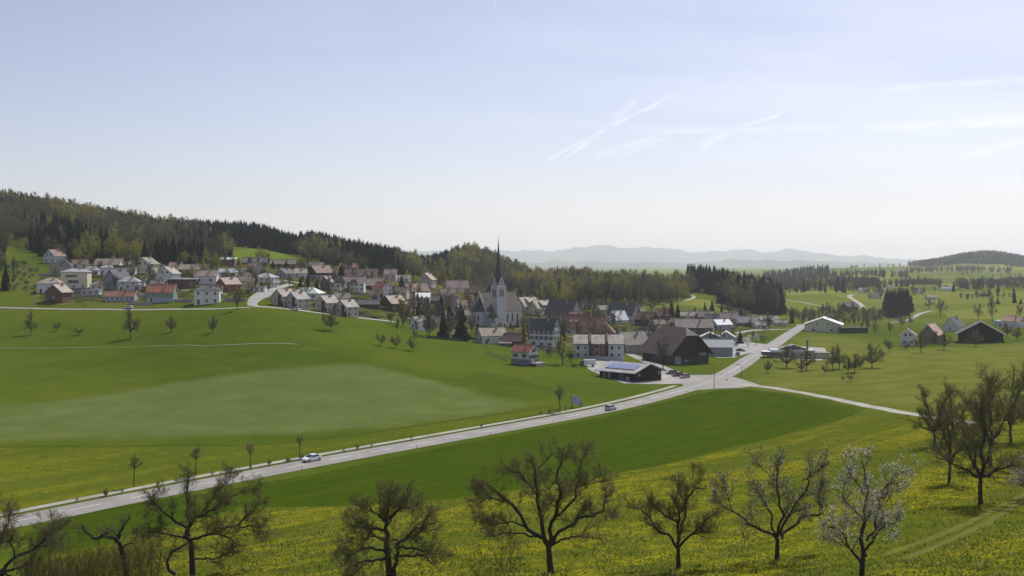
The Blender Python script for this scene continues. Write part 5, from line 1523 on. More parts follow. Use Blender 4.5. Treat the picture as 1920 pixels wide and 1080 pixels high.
TA = [([(1034, 1076), (1031, 1050), (1028, 1022)], 1.0), ([(1028, 1024), (1006, 1006), (990, 991), (975, 967), (946, 941), (907, 907), (892, 916)], .66), ([(988, 988), (952, 980), (925, 985), (905, 977)], .30),
      ([(1028, 1024), (1019, 1003), (1014, 972), (1008, 935), (1002, 891), (998, 840)], .66), ([(1031, 1024), (1040, 982), (1042, 943), (1046, 912), (1047, 878), (1049, 838)], .66), ([(1041, 967), (1068, 946), (1081, 917), (1092, 881), (1107, 853)], .42),
      ([(1035, 1021), (1058, 987), (1081, 961), (1110, 950), (1134, 912)], .5), ([(1035, 1023), (1063, 1006), (1096, 1002), (1123, 1003)], .36), ([(1007, 928), (977, 896), (941, 883)], .34), ([(1008, 1006), (970, 1000), (922, 1011)], .32), ([(1002, 891), (1018, 868), (1035, 850)], .2),
      ([(946, 941), (915, 935), (890, 950)], .26), ([(1081, 917), (1112, 900), (1128, 893)], .22)]
TB = [([(1272, 1066), (1272, 1046), (1271, 1026)], 1.0), ([(1270, 1028), (1245, 1005), (1224, 977), (1198, 961), (1180, 958)], .6), ([(1271, 1010), (1266, 980), (1237, 956), (1209, 930)], .5), ([(1271, 1026), (1270, 1000), (1269, 961), (1263, 900)], .62),
      ([(1273, 1005), (1284, 961), (1287, 935), (1321, 905)], .5), ([(1274, 1026), (1292, 1003), (1318, 977), (1342, 951)], .55), ([(1290, 1005), (1323, 998), (1340, 1000)], .3), ([(1287, 935), (1300, 912), (1302, 893)], .25)]
TC = [([(1457, 1051), (1457, 1030), (1458, 1010)], 1.0), ([(1456, 1010), (1414, 987), (1373, 961), (1347, 954)], .62), ([(1456, 1004), (1440, 947), (1407, 912)], .46), ([(1458, 1006), (1458, 939), (1453, 880), (1451, 858)], .62),
      ([(1464, 1002), (1484, 947), (1503, 902), (1521, 856)], .56), ([(1466, 1010), (1503, 980), (1547, 969), (1568, 905)], .58), ([(1503, 902), (1530, 890), (1548, 880)], .24), ([(1373, 961), (1362, 930), (1350, 905)], .22), ([(1453, 900), (1432, 880), (1420, 868)], .2)]
TD = [([(1615, 1086), (1617, 1062), (1618, 1046)], 1.0), ([(1618, 1048), (1620, 976), (1617, 920), (1616, 860)], .68), ([(1615, 1058), (1596, 1032), (1577, 998), (1549, 995)], .5), ([(1624, 1045), (1640, 1010), (1668, 990), (1692, 986)], .5),
      ([(1625, 1015), (1647, 976), (1658, 921), (1694, 915)], .46), ([(1620, 978), (1584, 939), (1582, 904)], .36), ([(1617, 920), (1596, 890), (1590, 872)], .24), ([(1658, 940), (1672, 905), (1690, 892)], .2), ([(1600, 1036), (1580, 1022), (1556, 1015)], .2)]
TE = [([(731, 1098), (728, 1050), (724, 1016)], 1.0), ([(736, 1090), (744, 1040), (742, 1022), (728, 1018)], .7), ([(724, 1018), (724, 990), (727, 970), (733, 937)], .7), ([(729, 976), (758, 952), (788, 941)], .42), ([(724, 982), (702, 963), (686, 949)], .40), ([(722, 1000), (710, 994), (672, 983)], .34),
      ([(742, 1026), (770, 1005), (790, 990), (820, 988)], .45), ([(742, 1030), (780, 1030), (822, 1040)], .42), ([(724, 1040), (690, 1030), (655, 1045)], .42), ([(745, 1045), (785, 1050), (812, 1070)], .40), ([(722, 1050), (680, 1060), (645, 1075)], .40), ([(788, 1000), (800, 975), (812, 965)], .2), ([(728, 1020), (700, 1010), (670, 1020)], .34)]
TF = [([(362, 1095), (360, 1060), (356, 1024)], 1.0), ([(330, 1090), (310, 1070), (330, 1045), (356, 1028)], .6), ([(356, 1026), (357, 998), (375, 977), (406, 961), (430, 940)], .66), ([(356, 1026), (378, 1021), (406, 1013), (443, 1029), (436, 1055)], .46), ([(356, 1020), (348, 985), (350, 956), (351, 910)], .56),
      ([(352, 1005), (325, 980), (305, 955), (300, 930)], .46), ([(406, 1013), (440, 995), (470, 975), (485, 955)], .40), ([(380, 972), (410, 935), (425, 905)], .36), ([(356, 1026), (330, 1015), (300, 1005), (280, 1010)], .40), ([(443, 1000), (480, 1005), (495, 1020)], .26), ([(420, 950), (455, 935), (475, 925)], .26), ([(360, 1060), (400, 1060), (430, 1050)], .36)]
TG = [([(240, 1080), (234, 1052), (230, 1030)], 1.0), ([(230, 1034), (229, 1018), (221, 1004), (200, 996)], .95), ([(202, 996), (190, 1000), (177, 1004), (151, 984)], .62), ([(221, 1002), (232, 982), (247, 962)], .62), ([(230, 1022), (240, 1014), (258, 1012)], .40), ([(225, 1006), (214, 990), (198, 984)], .34)]
TH = [([(60, 1003), (90, 970), (112, 950)], .3), ([(4, 1040), (60, 1060), (110, 1050)], .35), ([(-10, 1060), (-20, 980), (0, 905)], .45), ([(-26, 1100), (-12, 1066), (4, 1044)], 1.0), ([(4, 1044), (20, 1025), (45, 1005), (66, 985), (86, 966)], .62), ([(6, 1042), (30, 1030), (58, 1026), (60, 1008)], .45), ([(0, 1040), (-8, 1000), (5, 960), (14, 930)], .55), ([(2, 1038), (-30, 1000), (-40, 950)], .5), ([(60, 990), (84, 992), (100, 985)], .28), ([(30, 1015), (24, 985), (36, 960)], .30)]
fore((1034, 1076), ground_y(1034, 1076), TA, .30, 'biggest bare fruit tree with a thick forked crown, foremost at the centre of the meadow', 11, 'bud', dens=1.12, twig=1.05)
fore((1272, 1066), ground_y(1272, 1066), TB, .21, 'medium bare fruit tree between the biggest bare tree and the blossoming trees', 12, 'bud', dens=1.12, scale=.85)
fore((1457, 1051), ground_y(1457, 1051), TC, .22, 'fruit tree in sparse greenish white blossom with wide low limbs', 13, 'half', dens=1.05, n_decor=3)
fore((1615, 1086), ground_y(1615, 1078) - 2, TD, .21, 'slender fruit tree in white blossom, cut off by the lower edge right of centre', 14, 'blossom', dens=.95, n_decor=3)
fore((731, 1098), 86.0, TE, .30, 'gnarled fruit tree with broken tips at the lower edge, left of the biggest tree', 15, 'bud', fill=1.6, dens=1.0, twig=1.0, n_decor=4)
fore((362, 1095), 100.0, TF, .30, 'wide tangled fruit tree with a curved limb, before the road at the lower left', 16, 'bud', dens=1.05, fill=2.2, twig=.95, n_decor=4)
fore((240, 1080), 104.0, TG, .30, 'dying fruit tree with stubby broken limbs beside the tangled tree', 17, 'bud', fill=1.2, dens=.7, scale=.7)
fore((-26, 1100), 98.0, TH, .30, 'dark leaning fruit tree at the left edge, its twigs crossing the road', 18, 'bud', dens=1.05, fill=2.4, twig=.95)

# the group on the right slope
R_GEN = np.random.default_rng(77)
for (bx, by, H, Wd, lb, dec, sd, r0) in (
        (1839, 946, 205, 150, 'dark bare fruit tree with a wide fork, nearest of the clump on the right slope', 'bud', 31, .26), (1779, 904, 150, 100, 'smaller bare fruit tree standing left of the nearest one in the right clump', 'bud', 32, .2),
        (1752, 838, 112, 122, 'broad bare fruit tree at the end of the farm track', 'bud', 33, .26), (1791, 828, 105, 80, 'thin upright bare fruit tree directly behind the broad tree at the farm track', 'bud', 34, .2),
        (1858, 874, 172, 120, 'tallest pear tree with a pointed crown, in the middle of the right clump', 'bud', 35, .28), (1896, 828, 140, 120, 'bare fruit tree at the right edge behind the tallest pear tree', 'bud', 36, .25),
        (1930, 935, 90, 110, 'fruit tree in thick white blossom cut by the right edge', 'blossom', 37, .2), (1945, 850, 150, 100, 'leafing fruit tree half outside the right edge', 'bud', 38, .22)):
    gx, gy, g0 = at(bx, by, 20); s_ = gy / F
    m = bare_tree(sd, generic_limbs(np.random.default_rng(sd), H * s_, Wd * s_, 7 if Wd > 100 else 5, .27), r0, dec, .95, max(.8, H * s_ / 9.5), twig=1.0)
    tree_obj('fruit_tree', m, (gx, gy, g0), lb, group='old fruit trees on the dandelion meadow')

# ------------------------------------------------------------------ orchard trees farther off: four patterns, copied
VAR = []
for i, (H, Wd, n) in enumerate(((7.0, 7.2, 7), (6.4, 5.8, 6), (8.5, 5.2, 5), (4.2, 3.4, 4))):
    VAR.append((bare_tree(50 + i, generic_limbs(np.random.default_rng(50 + i), H, Wd, n + 3, .24), .17 if i < 3 else .08, 'bud', .85, H / 8.0, twig=.8, n_decor=4), H))
_vroot = {}


def orchard(px, py, hpx, v, label, group, wid=1.0, name='fruit_tree'):
    x, y, z = at(px, py); (m, H) = VAR[v]; s = hpx * y / F / H
    rz = (px * 7.13) % 6.28
    if v not in _vroot:
        _vroot[v] = tree_obj(name, m, (x, y, z), label, group=group, rz=rz, s=(s * wid, s * wid, s)); return
    dup(_vroot[v], (x, y, z), rz, (s * wid, s * wid, s), label, group).name = name


og = 'fruit trees on the pasture beside the roadside workshop'
for a in ((1475, 690, 40, 0, 'dark round orchard tree in front of the roadside workshop', 1.15), (1512, 694, 38, 0, 'second round orchard tree in front of the workshop, beside its annex', 1.0), (1440, 699, 22, 1, 'small orchard tree nearest to the main road bend', 1.0), (1502, 697, 20, 1, 'thin orchard tree between the two round ones before the workshop', 1.0),
          (1561, 693, 40, 2, 'tall narrow orchard tree, left in the loose middle row', 1.1), (1574, 691, 42, 2, 'tall narrow orchard tree touching the left one of the middle row', 1.0), (1590, 699, 26, 1, 'small orchard tree in front of the middle row', 1.0), (1603, 698, 34, 1, 'rounded orchard tree at the right of the middle row', 1.1), (1612, 693, 22, 3, 'sapling behind the rounded tree of the middle row', 1.0),
          (1635, 690, 44, 0, 'full round orchard tree standing alone at the right of the rows', 1.1), (1547, 701, 18, 3, 'sapling at the front left of the middle row', 1.0), (1594, 715, 14, 3, 'stunted tree with a dark base in front of the orchard', 1.2), (1580, 714, 9, 3, 'tiny stake-like sapling beside the stunted tree', 1.0)):
    orchard(*a[:5], og, a[5])
og = 'fruit trees before the farms on the right'
for a in ((1667, 660, 24, 3, 'pale small tree left of the whitish house with the salmon roof', 1.1), (1699, 658, 18, 3, 'small bare tree directly before the whitish house with the salmon roof', 1.2), (1726, 661, 38, 2, 'tall bare tree between the whitish house and the tan roofed barn', 1.0), (1752, 648, 26, 1, 'bare tree before the tan roofed barn door', 1.0), (1770, 656, 32, 0, 'round bare tree at the corner of the tan roofed barn', 1.0),
          (1830, 650, 32, 0, 'pale round tree in front of the big black barn', 1.0), (1888, 632, 26, 1, 'small bare tree right of the big black barn', 1.0), (1907, 638, 24, 1, 'small bare tree at the right edge below the white house', 1.0)):
    orchard(*a[:5], og, a[5])
og = 'trees on the left slope'
for a in ((58, 628, 43, 2, 'tall narrow bare tree at the left end of the slope', .8), (106, 621, 17, 3, 'small bare tree on the left slope beside the tall narrow one', 1.2), (147, 628, 13, 3, 'low bushy tree on the left slope below the red brick roofed house', 1.9), (245, 634, 54, 2, 'ragged tall tree with tufted limbs on the left slope', .9),
          (321, 623, 28, 1, 'round bare tree right of the ragged tall tree', 1.0), (399, 624, 30, 1, 'thin bare tree nearest the centre of the left slope', .85), (620, 620, 37, 0, 'round tree with a dark shadow on the slope below the row houses', 1.0), (715, 648, 23, 3, 'first of three young trees on the slope below the cottage', 1.2), (742, 653, 24, 3, 'middle one of three young trees on the slope below the cottage', 1.2), (773, 658, 24, 3, 'last of three young trees on the slope below the cottage, nearest the church', 1.2)):
    orchard(*a[:5], og, a[5])

# ------------------------------------------------------------------ forest patterns


def conifer(seed, H=20.0, Rr=3.4, layers=20, per=10):
    rng = np.random.default_rng(seed); tri = []
    for l in range(layers):
        t = (l + rng.uniform(-.3, .3)) / layers; z = H * (.06 + .94 * max(t, 0)); r = Rr * (1 - max(t, 0)) ** .85 * rng.uniform(.8, 1.1) + .15
        a0 = rng.uniform(0, 6.28); k = max(4, int(per * (1 - .5 * t)))
        for b in range(k):
            a = a0 + 6.283 * b / k + rng.uniform(-.25, .25); rr = r * rng.uniform(.65, 1.2); dz = -rr * rng.uniform(.15, .5); w = rr * rng.uniform(.3, .5) + .12
            c, s = math.cos(a), math.sin(a); root = np.array((0, 0, z + rr * .12)); tip = np.array((c * rr, s * rr, z + dz)); side = np.array((-s, c, 0)) * w; mid = root * .45 + tip * .55 + np.array((0, 0, rr * .10))
            tri += [[root, mid + side - (0, 0, .25 * w), tip], [root, tip, mid - side - (0, 0, .25 * w)]]
            q = tip * .8 + np.array((0, 0, -.35 * rr)); tri.append([mid + side * .6, tip, q])
    tri += [[np.array((-.18, 0, H * .93)), np.array((.18, 0, H * .93)), np.array((0, 0, H * 1.03))], [np.array((0, -.18, H * .93)), np.array((0, .18, H * .93)), np.array((0, 0, H * 1.03))]]
    V = np.array(tri).reshape(-1, 3); Fc = np.arange(len(V)).reshape(-1, 3)
    tv, tf = tubes(np.array([[(0, 0, -.8), (0, 0, H * .3), (0, 0, H * .9)]]), np.array([[.30, .22, .05]]), 5)
    return (tv, tf), (V, Fc)


def broadleaf(seed, H=17.0, Wd=9.0, leaves=420, slivers=380, lsize=.55, low=.28, col=.5):
    """limbs, fine twigs and loose leaf clumps"""
    rng = np.random.default_rng(seed)
    limbs = []; th = H * low
    top = np.array((rng.normal() * .3, rng.normal() * .3, th)); L0 = [np.array([(0, 0, -.8), (0, 0, th * .5), top])]; R0 = [np.array((.30, .24, .2)) * H / 17]
    LP = []
    for i in range(8):
        a = 6.283 * i / 8 + rng.uniform(-.3, .3); e = rng.uniform(.15, 1.0); o = np.array((math.cos(a), math.sin(a), 0)) * Wd / 2 * e
        zt = max(H * (1 - .62 * e * rng.uniform(.5, 1.15)), th + .12 * H); LP.append(np.array([top, top + o * .4 + (0, 0, (zt - th) * .4), top + o * .8 + (0, 0, (zt - th) * .75), top + o + (0, 0, zt - th)]))
    P0 = np.array(LP); Rl = np.repeat([[.16, .11, .07, .03]], 8, 0) * H / 17
    P1, R1 = spawn(rng, P0, Rl, 1.6, Wd * .12, Wd * .33, 55, .25, .2, 4, .02, .15, .3, top)
    t1 = tubes(np.array(L0), np.array(R0), 5); t2 = tubes(P0, Rl, 4); t3 = tubes(P1, np.maximum(R1, .03), 3)
    tv, tf, _ = join([(*t1, 0), (*t2, 0)])
    anc = np.concatenate([P1[:, -1], P1[:, 2], P0[:, -1]])
    # twig slivers
    idx = rng.integers(0, len(anc), slivers); c = anc[idx] + rng.normal(size=(slivers, 3)) * Wd * .045
    d = nrm(nrm(c - (top + (0, 0, H * .1))) + rng.normal(size=(slivers, 3)) * .6 + (0, 0, .25)); ln = rng.uniform(.8, 1.9, slivers)[:, None] * H / 17; sd = nrm(np.cross(d, rng.normal(size=(slivers, 3)))) * rng.uniform(.05, .13, slivers)[:, None] * H / 17
    S = np.stack([c - sd, c + sd, c + d * ln], 1).reshape(-1, 3); SF = np.arange(len(S)).reshape(-1, 3)
    parts = [(t3[0], np.concatenate([t3[1][:, :3], t3[1][:, [0, 2, 3]]]), 0), (S, SF, 0)]
    if leaves:
        idx = rng.integers(0, len(anc), leaves); c = anc[idx] + rng.normal(size=(leaves, 3)) * Wd * .055
        a = nrm(rng.normal(size=(leaves, 3))); b = nrm(np.cross(a, rng.normal(size=(leaves, 3)))); s = (lsize * rng.uniform(.5, 1.4, leaves))[:, None] * H / 17
        Lv = np.stack([c - a * s, c + a * s * .8 + b * s * .5, c + b * s], 1).reshape(-1, 3); parts.append((Lv, np.arange(len(Lv)).reshape(-1, 3), 1))
    V, Fc, mi = join(parts)
    return (tv, tf), (V, Fc, mi)


CON = [conifer(200 + i, 20, r, 20, 10) for i, r in enumerate((4.0, 3.4, 4.6, 3.7))]
THU = conifer(230, 8, 1.3, 14, 9)
BL = {'bare': [broadleaf(300 + i, 17, w, 0, 900, low=.22) for i, w in enumerate((9, 7.5, 10.5))],
      'olive': [broadleaf(310 + i, 17, w, 340, 520, .50, .2) for i, w in enumerate((9, 7.5, 11))],
      'fresh': [broadleaf(320 + i, 17, w, 620, 260, .50, .2) for i, w in enumerate((9, 7, 10.5))],
      'tan': [broadleaf(330, 17, 8, 800, 200, .55, .06)], 'poplar': [broadleaf(331, 17, 5.0, 380, 420, .45, .1)],
      'young': [broadleaf(335, 17, 6.5, 200, 260, .42, .5), broadleaf(336, 17, 8.5, 420, 260, .42, .45)],
      'shrub': [broadleaf(340, 17, 19, 620, 420, .8, .03), broadleaf(341, 17, 22, 700, 300, .8, .03)]}
LEAFM = {'bare': LEAF_O, 'olive': LEAF_O, 'fresh': LEAF_Y, 'tan': LEAF_T, 'poplar': LEAF_O, 'young': LEAF_Y, 'shrub': LEAF_O}
_fm = {}


def forest_meshes(kind, v, leaf=None):
    key = (kind, v, leaf)
    if key not in _fm:
        if kind in ('con', 'thuja'):
            (tv, tf), (V, Fc) = CON[v] if kind == 'con' else THU
            _fm[key] = (np_mesh('trunk', tv, tf, BARK()), np_mesh('crown', V, Fc, NEEDLE() if v % 2 == 0 else NEEDLE2()))
        else:
            (tv, tf), (V, Fc, mi) = BL[kind][v]
            lm = {None: LEAFM[kind], 'blossom': BLOSSOM, 'yellow': YELLOW, 'dark': NEEDLE, 'fresh': LEAF_Y}[leaf]
            _fm[key] = (np_mesh('trunk', tv, tf, BARK2()), np_mesh('crown', V, Fc, [TWIG_G(), lm()], mi))
    return _fm[key]


_fr = {}


def plant(kind, v, loc, s, rz, label, group, name=None, leaf=None, cat='tree'):
    name = name or {'con': 'conifer', 'thuja': 'conifer', 'shrub': 'shrub'}.get(kind, 'broadleaf_tree'); key = (kind, v, leaf)
    if key not in _fr:
        _fr[key] = tree_obj(name, forest_meshes(kind, v, leaf), loc, label, cat, group, rz, s); return _fr[key]
    o = dup(_fr[key], loc, rz, s, label); o.name = name; o['category'] = cat
    if group: o['group'] = group
    elif 'group' in o: del o['group']
    return o


RNG = np.random.default_rng(2024)
SEEDF = RNG.uniform(0, 50, 8)


def vnoise(x, y, s):
    """cheap smooth noise in 0..1"""
    x = np.asarray(x) / s; y = np.asarray(y) / s
    return .5 + .25 * (np.sin(x * 1.7 + SEEDF[0] + 1.3 * np.sin(y * .9 + SEEDF[1])) + np.sin(y * 1.9 + SEEDF[2] + 1.1 * np.sin(x * 1.1 + SEEDF[3])))


WOODS = []   # (x, y, z, kind, variant, height, wood name)


def wood(name, poly, step, hc, hb, pcon, pgreen, jit=.45, keep=1.0):
    """fill a polygon given as (pixel column, distance) with trees; pcon / pgreen: shares as numbers or functions"""
    ys = [p[1] for p in poly]; y = min(ys); cand = []
    while y < max(ys):
        x0 = (min(p[0] for p in poly) - CX) / F * y; x1 = (max(p[0] for p in poly) - CX) / F * y
        xs = np.arange(x0, x1, step); cand.append(np.column_stack([xs, np.full(len(xs), y)])); y += step
    c = np.concatenate(cand); c += RNG.uniform(-jit, jit, c.shape) * step
    px = c[:, 0] / c[:, 1] * F + CX
    ins = poly_sd(px, c[:, 1] * .5, [(p[0], p[1] * .5) for p in poly]) > 0
    c, px = c[ins], px[ins]
    if keep < 1: m = RNG.random(len(c)) < keep; c, px = c[m], px[m]
    if name == 'far' and keep == 1: m = vnoise(c[:, 0], c[:, 1], 34.0) + RNG.uniform(-.2, .2, len(c)) > .36; c, px = c[m], px[m]
    z = gz(c[:, 0], c[:, 1])
    for (x, y), p, zz in zip(c, px, z):
        pc = pcon(p, y) if callable(pcon) else pcon; n = vnoise(x, y, 34.0)
        if n * .85 + RNG.random() * .15 < pc:
            h_ = RNG.uniform(*hc); WOODS.append((x, y, zz, 'con', int(RNG.integers(0, 4)), h_, name))
        else:
            pg = pgreen(p, y) if callable(pgreen) else pgreen; n2 = vnoise(x + 300, y - 100, 27.0) * .72 + RNG.random() * .28
            k = 'fresh' if n2 < pg * .58 else ('olive' if n2 < pg else 'bare'); h_ = RNG.uniform(*hb) * (.82 + .34 * vnoise(x - 70, y + 40, 14.0)); WOODS.append((x, y, zz, k, int(RNG.integers(0, 3)), h_, name))


def pc_left(p, y):
    if p < 60: return .25 if y < 1060 else .40
    if p < 90: return .3
    if p < 200: return .58 if y < 840 else (.2 if y < 1080 else .36)
    if p < 370: return .34 if y < 800 else .27
    if p < 540: return .25 if y < 850 else .97
    if p < 740: return .40 if y < 860 else .88
    if p < 840: return .18 if y < 1000 else .8
    return .10 if y < 1150 else .22


wood('hillside', [(-260, 600), (-60, 590), (6, 600), (13, 780), (50, 738), (84, 690), (93, 668), (150, 668), (200, 672), (250, 655), (330, 665), (400, 700), (428, 735), (428, 872), (560, 872), (566, 800), (640, 772), (720, 812), (790, 850), (830, 868), (920, 872), (1000, 850), (1010, 900), (1000, 1060), (985, 1280), (900, 1330), (760, 1240), (560, 1170), (400, 1150), (250, 1130), (-260, 1160)],
     8.2, (15, 19.5), (13, 19), pc_left, lambda p, y: .74 if p < 330 else (.45 if p < 560 else .8))
wood('central', [(1000, 850), (1060, 800), (1120, 806), (1180, 815), (1230, 850), (1285, 900), (1300, 960), (1288, 1040), (1180, 1010), (1060, 1120), (1010, 1130)], 7.6, (18, 24), (15, 22), .14, .8)
wood('eastern', [(1286, 1020), (1348, 1010), (1352, 930), (1362, 860), (1400, 862), (1468, 880), (1466, 1000), (1440, 1120), (1286, 1110)], 7.2, (22, 28), (19, 25), lambda p, y: .95 if p < 1350 else (.2 if p < 1418 and y < 960 else .72), .75)
wood('gully', [(1478, 770), (1530, 800), (1600, 790), (1650, 800), (1660, 860), (1640, 960), (1560, 980), (1480, 900)], 9.0, (8, 13), (7, 12), .08, .55, keep=.6)
wood('conifer block', [(1658, 985), (1672, 930), (1702, 960), (1712, 1030), (1690, 1060), (1662, 1050)], 6.0, (16, 22), (10, 14), .97, .6)
wood('village edge', [(1095, 740), (1150, 745), (1200, 745), (1230, 775), (1200, 800), (1110, 790)], 9.0, (8, 12), (6, 10), .1, .75, keep=.7)
FARK = []


def far_wood(name, poly, step, hc, hb, pcon, pg, keep=1.0):
    n0 = len(WOODS); wood(name, poly, step, hc, hb, pcon, pg, keep=keep)
    FARK.extend(WOODS[n0:]); del WOODS[n0:]


far_wood('far', [(1440, 1480), (1545, 1480), (1552, 1700), (1440, 1760)], 10, (17, 21), (16, 20), .38, .4)
far_wood('far', [(1556, 1520), (1590, 1450), (1645, 1460), (1650, 1700), (1560, 1720)], 10, (17, 22), (15, 20), .40, .4)
far_wood('far', [(1650, 1620), (1690, 1600), (1765, 1620), (1765, 1720), (1650, 1720)], 10, (12, 16), (10, 15), .45, .4)
far_wood('far', [(1790, 1500), (1870, 1500), (1872, 1640), (1790, 1640)], 9, (14, 18), (13, 17), .36, .4)
far_wood('far', [(1874, 1560), (1990, 1540), (2000, 1700), (1874, 1700)], 9, (15, 18), (13, 17), .45, .4)
far_wood('far', [(1430, 2300), (1560, 2300), (1560, 2500), (1430, 2500)], 14, (22, 26), (17, 22), .8, .4)
far_wood('far', [(1735, 3520), (1990, 3480), (2060, 4400), (1700, 4400)], 12.5, (18, 23), (16, 21), .7, .35)
far_wood('far', [(1590, 3300), (1760, 3400), (1760, 3560), (1590, 3560)], 40, (12, 17), (9, 14), .3, .4, keep=.6)
far_wood('far', [(1560, 2000), (1930, 2000), (1930, 3300), (1580, 3100)], 62, (10, 15), (7, 12), .25, .5, keep=.4)
far_wood('far', [(1630, 1180), (1960, 1150), (1960, 1550), (1640, 1500)], 46, (9, 13), (6, 10), .2, .6, keep=.4)
far_wood('far', [(1560, 2280), (1705, 2300), (1700, 2420), (1560, 2400)], 13, (15, 19), (12, 16), .5, .4)
far_wood('far', [(1700, 2850), (1900, 2900), (1900, 2990), (1700, 2960)], 13, (15, 19), (12, 16), .5, .4)
far_wood('far', [(1640, 1290), (1730, 1260), (1735, 1300), (1640, 1340)], 9, (8, 13), (7, 11), .25, .5)
far_wood('far', [(1800, 1120), (1925, 1130), (1925, 1150), (1800, 1140)], 8, (8, 12), (6, 10), .25, .5)
far_wood('far', [(1480, 1340), (1560, 1360), (1640, 1330), (1640, 1350), (1560, 1385), (1480, 1360)], 8, (6, 10), (5, 9), .2, .6, keep=.5)
far_wood('far', [(1000, 1500), (1440, 1500), (1440, 2000), (1000, 2000)], 22, (16, 22), (13, 18), .4, .4, keep=.6)

# the largest in view stand alone, the rest of the woods is one mass
sz = [(w[5] / w[1] * (1.0 if -60 < w[0] / w[1] * F + CX < 1980 else .01), i) for i, w in enumerate(WOODS)]
own = set()
for con in (True, False):
    own |= {i for _, i in sorted([q for q in sz if (WOODS[q[1]][3] == 'con') == con], reverse=True)[:(200 if con else 125)]}
WLAB = {'hillside': {'con': 'dark spruce in the wood on the hillside behind the village', 'fresh': 'fresh green broadleaf tree in the wood on the hillside behind the village', 'olive': 'olive budding tree in the wood on the hillside behind the village', 'bare': 'bare grey brown tree in the wood on the hillside behind the village'},
        'central': {'con': 'dark spruce in the central wood right of the church spire', 'fresh': 'fresh green tree in the central wood right of the church spire', 'olive': 'olive budding tree in the central wood right of the church spire', 'bare': 'bare tree in the central wood right of the church spire'},
        'eastern': {'con': 'tall dark spruce in the wood left of the far road', 'fresh': 'fresh green tall tree in the wood left of the far road', 'olive': 'olive tall tree in the wood left of the far road', 'bare': 'bare tall tree in the wood left of the far road'},
        'gully': {'con': 'small conifer in the hollow behind the cream yellow farmhouse', 'fresh': 'fresh green tree in the hollow behind the cream yellow farmhouse', 'olive': 'olive tree in the hollow behind the cream yellow farmhouse', 'bare': 'bare tree in the hollow behind the cream yellow farmhouse'},
        'conifer block': {'con': 'dark conifer in the dense block below the far pale road', 'fresh': 'fresh green tree beside the dense conifer block', 'olive': 'olive tree beside the dense conifer block', 'bare': 'bare tree beside the dense conifer block'},
        'village edge': {'con': 'small conifer between the dark roofed house and the central wood', 'fresh': 'fresh green bushy tree between the dark roofed house and the central wood', 'olive': 'olive bushy tree between the dark roofed house and the central wood', 'bare': 'bare bushy tree between the dark roofed house and the central wood'}}
BASEH = {'con': 20.0}
for i in sorted(own):
    x, y, zz, k, v, h_, nm = WOODS[i]; s = h_ / BASEH.get(k, 17.0)
    lb = WLAB[nm][k]
    plant(k, v, (x, y, zz - .3), (s * RNG.uniform(.85, 1.15), s * RNG.uniform(.85, 1.15), s), RNG.uniform(0, 6.28), lb, lb.replace('dark spruce', 'dark spruces').replace(' tree ', ' trees '))


def mass(name, items, label):
    """the remaining trees as one mesh"""
    Vs, Fs, Ms, o = [], [], [], 0
    mats = [BARK2(), TWIG_G(), NEEDLE(), NEEDLE2(), LEAF_Y(), LEAF_O()]
    for (x, y, zz, k, v, h_, nm) in items:
        s = h_ / BASEH.get(k, 17.0); a = RNG.uniform(0, 6.28); c, sn = math.cos(a) * s, math.sin(a) * s
        M = np.array(((c, -sn, 0), (sn, c, 0), (0, 0, s)))
        if k == 'con': (tv, tf), (V, Fc) = CON[v]; mi = np.full(len(Fc), 2 + v % 2)
        else: (tv, tf), (V, Fc, m0) = BL[k][v]; mi = np.where(m0 == 0, 1, 4 if k == 'fresh' else 5)
        T = np.concatenate([tf[:, :3], tf[:, [0, 2, 3]]])
        for VV, FF, mm in ((V, Fc, mi), (tv, T, np.zeros(len(T), int))):
            Vs.append(VV @ M.T + (x, y, zz - .3)); Fs.append(FF + o); Ms.append(mm); o += len(VV)
    o_ = link(name, np_mesh_fast(name, np.concatenate(Vs), np.concatenate(Fs), mats, np.concatenate(Ms)))
    tag(o_, label, 'wood', kind='stuff')


def np_mesh_fast(name, V, Fc, mats, mi):
    me = bpy.data.meshes.new(name); m = len(Fc)
    me.vertices.add(len(V)); me.vertices.foreach_set('co', np.ascontiguousarray(V, np.float32).ravel())
    me.loops.add(m * 3); me.loops.foreach_set('vertex_index', np.ascontiguousarray(Fc, np.int32).ravel())
    me.polygons.add(m); me.polygons.foreach_set('loop_start', np.arange(0, m * 3, 3, dtype=np.int32)); me.polygons.foreach_set('loop_total', np.full(m, 3, np.int32))
    for t in mats: me.materials.append(t)
    me.polygons.foreach_set('material_index', np.ascontiguousarray(mi, np.int32)); me.update(calc_edges=True)
    return me


rest = [w for i, w in enumerate(WOODS) if i not in own]
mass('woodland', rest, 'mass of mixed woodland trees filling the hillside behind the village')
mass('far_woodland', FARK, 'hazy far woods and hedges on the ridges beyond the valley')
print('WOODS', len(WOODS), 'own', len(own), 'rest', len(rest), 'far', len(FARK))
# ------------------------------------------------------------------ trees and shrubs of the village and the roadside
def garden(px, py, hpx, kind, v, label, group=None, wid=1.0, leaf=None, name=None, cat='tree'):
    x, y, z = at(px, py); H = {'con': 20.0, 'thuja': 8.0}.get(kind, 17.0)
    s = hpx * y / F / H
    return plant(kind, v, (x, y, z - .15), (s * wid, s * wid, s), (px * 3.7 + py) % 6.28, label, group, name, leaf, cat)


